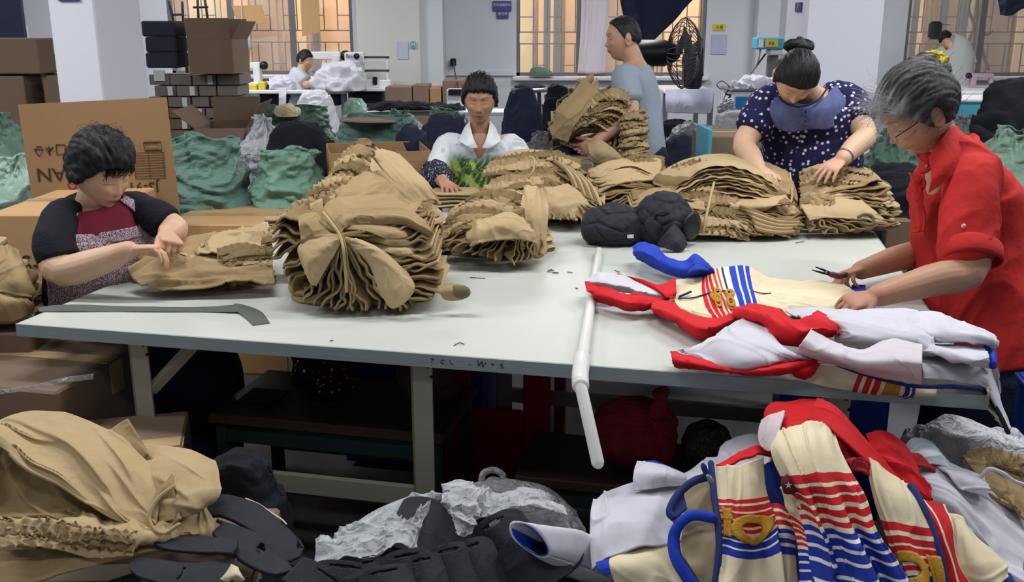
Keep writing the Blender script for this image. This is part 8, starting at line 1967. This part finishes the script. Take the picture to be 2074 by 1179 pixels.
# ================================================================= UNDER THE TABLE
carton('big brown carton beyond the left table leg, under the table edge',(-1.42,2.62,0),(.62,.5,.60),ang=-.22,m=M['carton_dk'])
c_ = carton('tilted brown carton with torn packing tape in front of the left table leg',(-1.10,2.16,0),(.56,.42,.50),ang=.25,m=M['carton_dk'])
fsheet('torn_tape',[[(-10,790,2.28),(60,782,2.25),(130,765,2.22),(190,757,2.22)],[(-10,800,2.28),(60,790,2.25),(130,775,2.22),(188,768,2.22)]],M['film'],c_,8,40,wr=.006,ws=20,seed=3,th=.001)
def bench(label,a0,a1,b0,b1,z,name='bench'):
    o = thing(name,label,'bench',tuple(tp((a0 + a1)/2,(b0 + b1)/2,0)))
    tbox(MB(),a0,a1,b0,b1,z - .03,z,.004).build('seat',M['wood'],o)
    for a in (a0 + .03,a1 - .03):
        for b in (b0 + .03,b1 - .03): tbox(MB(),a - .016,a + .016,b - .016,b + .016,0,z - .03).build('leg',M['darkmetal'],o)
    tbox(MB(),a0 + .03,a1 - .03,b0 + .02,b0 + .04,z - .09,z - .035).build('front_rail',M['darkmetal'],o); tbox(MB(),a0 + .03,a1 - .03,b0 + .02,b0 + .04,z - .24,z - .20).build('rail',M['darkmetal'],o)
    return o
b1_ = bench('dark wooden bench on a green metal frame under the left half of the table',.40,1.10,.22,.60,.44)
b2_ = bench('low dark bench under the right half of the table',1.28,1.95,.30,.62,.30)
tbox(MB(),.46,.92,.50,.62,.21,.395,.004).build('carton',M['carton_dk']); tag(bpy.data.objects['carton.%03d' % max(int(o.name.split('.')[1]) for o in bpy.data.objects if o.name.startswith('carton.') and o.name.split('.')[1].isdigit())] if False else bpy.context.scene.collection.objects[-1],'carton board stored behind the dark wooden bench','box')
def crate_(label,a0,a1,b0,b1,z0,z1):
    o = thing('plastic_crate',label,'crate',tuple(tp((a0 + a1)/2,(b0 + b1)/2,0)))
    mb = MB(); t_ = .008
    tbox(mb,a0,a1,b0,b0 + t_,z0,z1,.002); tbox(mb,a0,a1,b1 - t_,b1,z0,z1,.002); tbox(mb,a0,a0 + t_,b0,b1,z0,z1,.002); tbox(mb,a1 - t_,a1,b0,b1,z0,z1,.002); tbox(mb,a0,a1,b0,b1,z0,z0 + t_)
    mb.build('box',M['bluecrate'],o)
    for z in (z1 - .012,(z0 + z1)/2,z0 + .05): tbox(MB(),a0 - .008,a1 + .008,b0 - .010,b1 + .010,z - .006,z + .006,.002).build('rib',mat('pale_blue_rib','5A74B8',.5) if z != z1 - .012 else M['bluecrate'],o) if z == z1 - .012 else [tbox(MB(),a0 - .008,a1 + .008,b - .006,b + .006,z - .006,z + .006,.002).build('rib',M['bluecrate'],o) for b in (b0,b1)]
    return o
crate_('blue plastic crate on the floor behind the bench under the table',.55,1.05,.85,1.2,.02,.48)
crate_('blue plastic crate under the right end of the table behind the leg',2.0,2.3,.62,.95,.02,.55)
cr2 = crate_('big blue plastic crate at the right edge beside the red shirted woman',2.62,3.1,.26,.62,.0,.60)
heap('pale khaki cloth sticking out of the blue crate at the right edge',2072,735,2.66,.16,.16,pd(2072,705,2.7)[2],M['khaki2'],380,zb=.60,amp=.02,scale=14,p=.9)
o = thing('tablet','dark phone like tablet lying on the bench under the table','tablet',tuple(tp(.50,.36,.44))); tbox(MB(),.44,.56,.30,.42,.441,.449,.002).build('body',M['blackplastic'],o); tbox(MB(),.445,.555,.305,.415,.449,.4495).build('screen',mat('screen_glass','10141C',.1),o)
o = thing('floral_bag','dark cloth bag with white and red flower print on the bench','bag',tuple(tp(.68,.42,.44)))
fbm_ = spot_mat('dark_floral_cloth','15161F',['B9C0B8','9A3048','7A8A88','2A3040'],55,.22); blob(o,'bag',tp(.68,.42,.54),(.10,.09,.115),fbm_,8,.012,18,zmin=.442)
o = thing('bag_of_cloth','brown crumpled bag at the back of the bench under the table','bag',tuple(tp(.98,.45,.44))); blob(o,'bag',tp(.98,.47,.54),(.09,.08,.12),mat('dark_brown_cloth','4A3430',.9,.3,12),9,.018,16,zmin=.442)
ch_ = thing('red_stool','red plastic chair with a square cut out back under the middle of the table','chair',tuple(tp(1.05,.85,0)))
for (a0,a1,z0,z1) in ((.93,1.02,.0,.72),(1.20,1.29,.0,.72),(1.02,1.20,.58,.72),(1.02,1.20,.0,.28)): tbox(MB(),a0,a1,.80,.83,z0,z1,.008).build('back_panel',M['redplastic'],ch_)
tbox(MB(),.93,1.29,.83,1.15,.40,.43,.01).build('seat',M['redplastic'],ch_)
for a in (.95,1.27): tbox(MB(),a - .02,a + .02,1.11,1.15,0,.40,.006).build('leg',M['redplastic'],ch_)
o = thing('net_bag','knotted dark red net bag on the low bench under the table','bag',tuple(tp(1.62,.42,.30)))
nm = mat('red_net','A02A3C',.7,.35,30,.8,120); blob(o,'bag',tp(1.60,.44,.40),(.125,.10,.105),nm,12,.014,16,zmin=.302); MB().tube(crom(np.array([tp(1.66,.40,.48),tp(1.675,.39,.525),tp(1.67,.38,.55)]),8),[.03,.026,.022,.018,.014,.016,.022,.026],10).build('knot',nm,o,True)
o = thing('patterned_bag','grey speckled cloth bag right of the red net bag','bag',tuple(tp(1.78,.44,.30))); blob(o,'bag',tp(1.80,.46,.37),(.07,.08,.075),spot_mat('grey_speckle','3E3A3C','6A6660',150,.3),14,.01,20,zmin=.302)
o = thing('paper_card','small pale card standing behind the bench leg under the table','paper',tuple(tp(.50,.2,.3))); tbox(MB(),.47,.56,.66,.664,.25,.34).build('card',M['paper'],o)
o = thing('grey_bag_handle','pale plastic bag with a looped handle behind the clear bag','bag',tuple(pd(985,970,2.3))); MB().tube(crom(np.array([pd(975,975,2.3),pd(980,958,2.3),pd(1000,952,2.3),pd(1018,962,2.3),pd(1020,980,2.3)]),14),.008,8).build('handle',M['film2'],o,True)
blob(o,'bag',pd(998,1010,2.35),(.06,.06,.045),M['film2'],15,.012,20,zmin=.2)
# small debris on the table
rr = random.Random(8)
for k,(x,y) in enumerate(((905,540),(963,562),(671,690),(940,697),(1122,548),(1255,550),(1160,552),(1170,585),(1620,490),(1120,553))):
    p = gz(x,y,ZT + .002); cord('thread_scrap',[p,p + np.array([rr.uniform(-.02,.02),rr.uniform(-.01,.01),.001]),p + np.array([rr.uniform(-.03,.03),rr.uniform(-.02,.02),0])],.0012,M['grille'],None)
    tag(bpy.context.scene.collection.objects[-1],'tiny thread scrap lying on the bare tabletop','thread','thread scraps on the table')
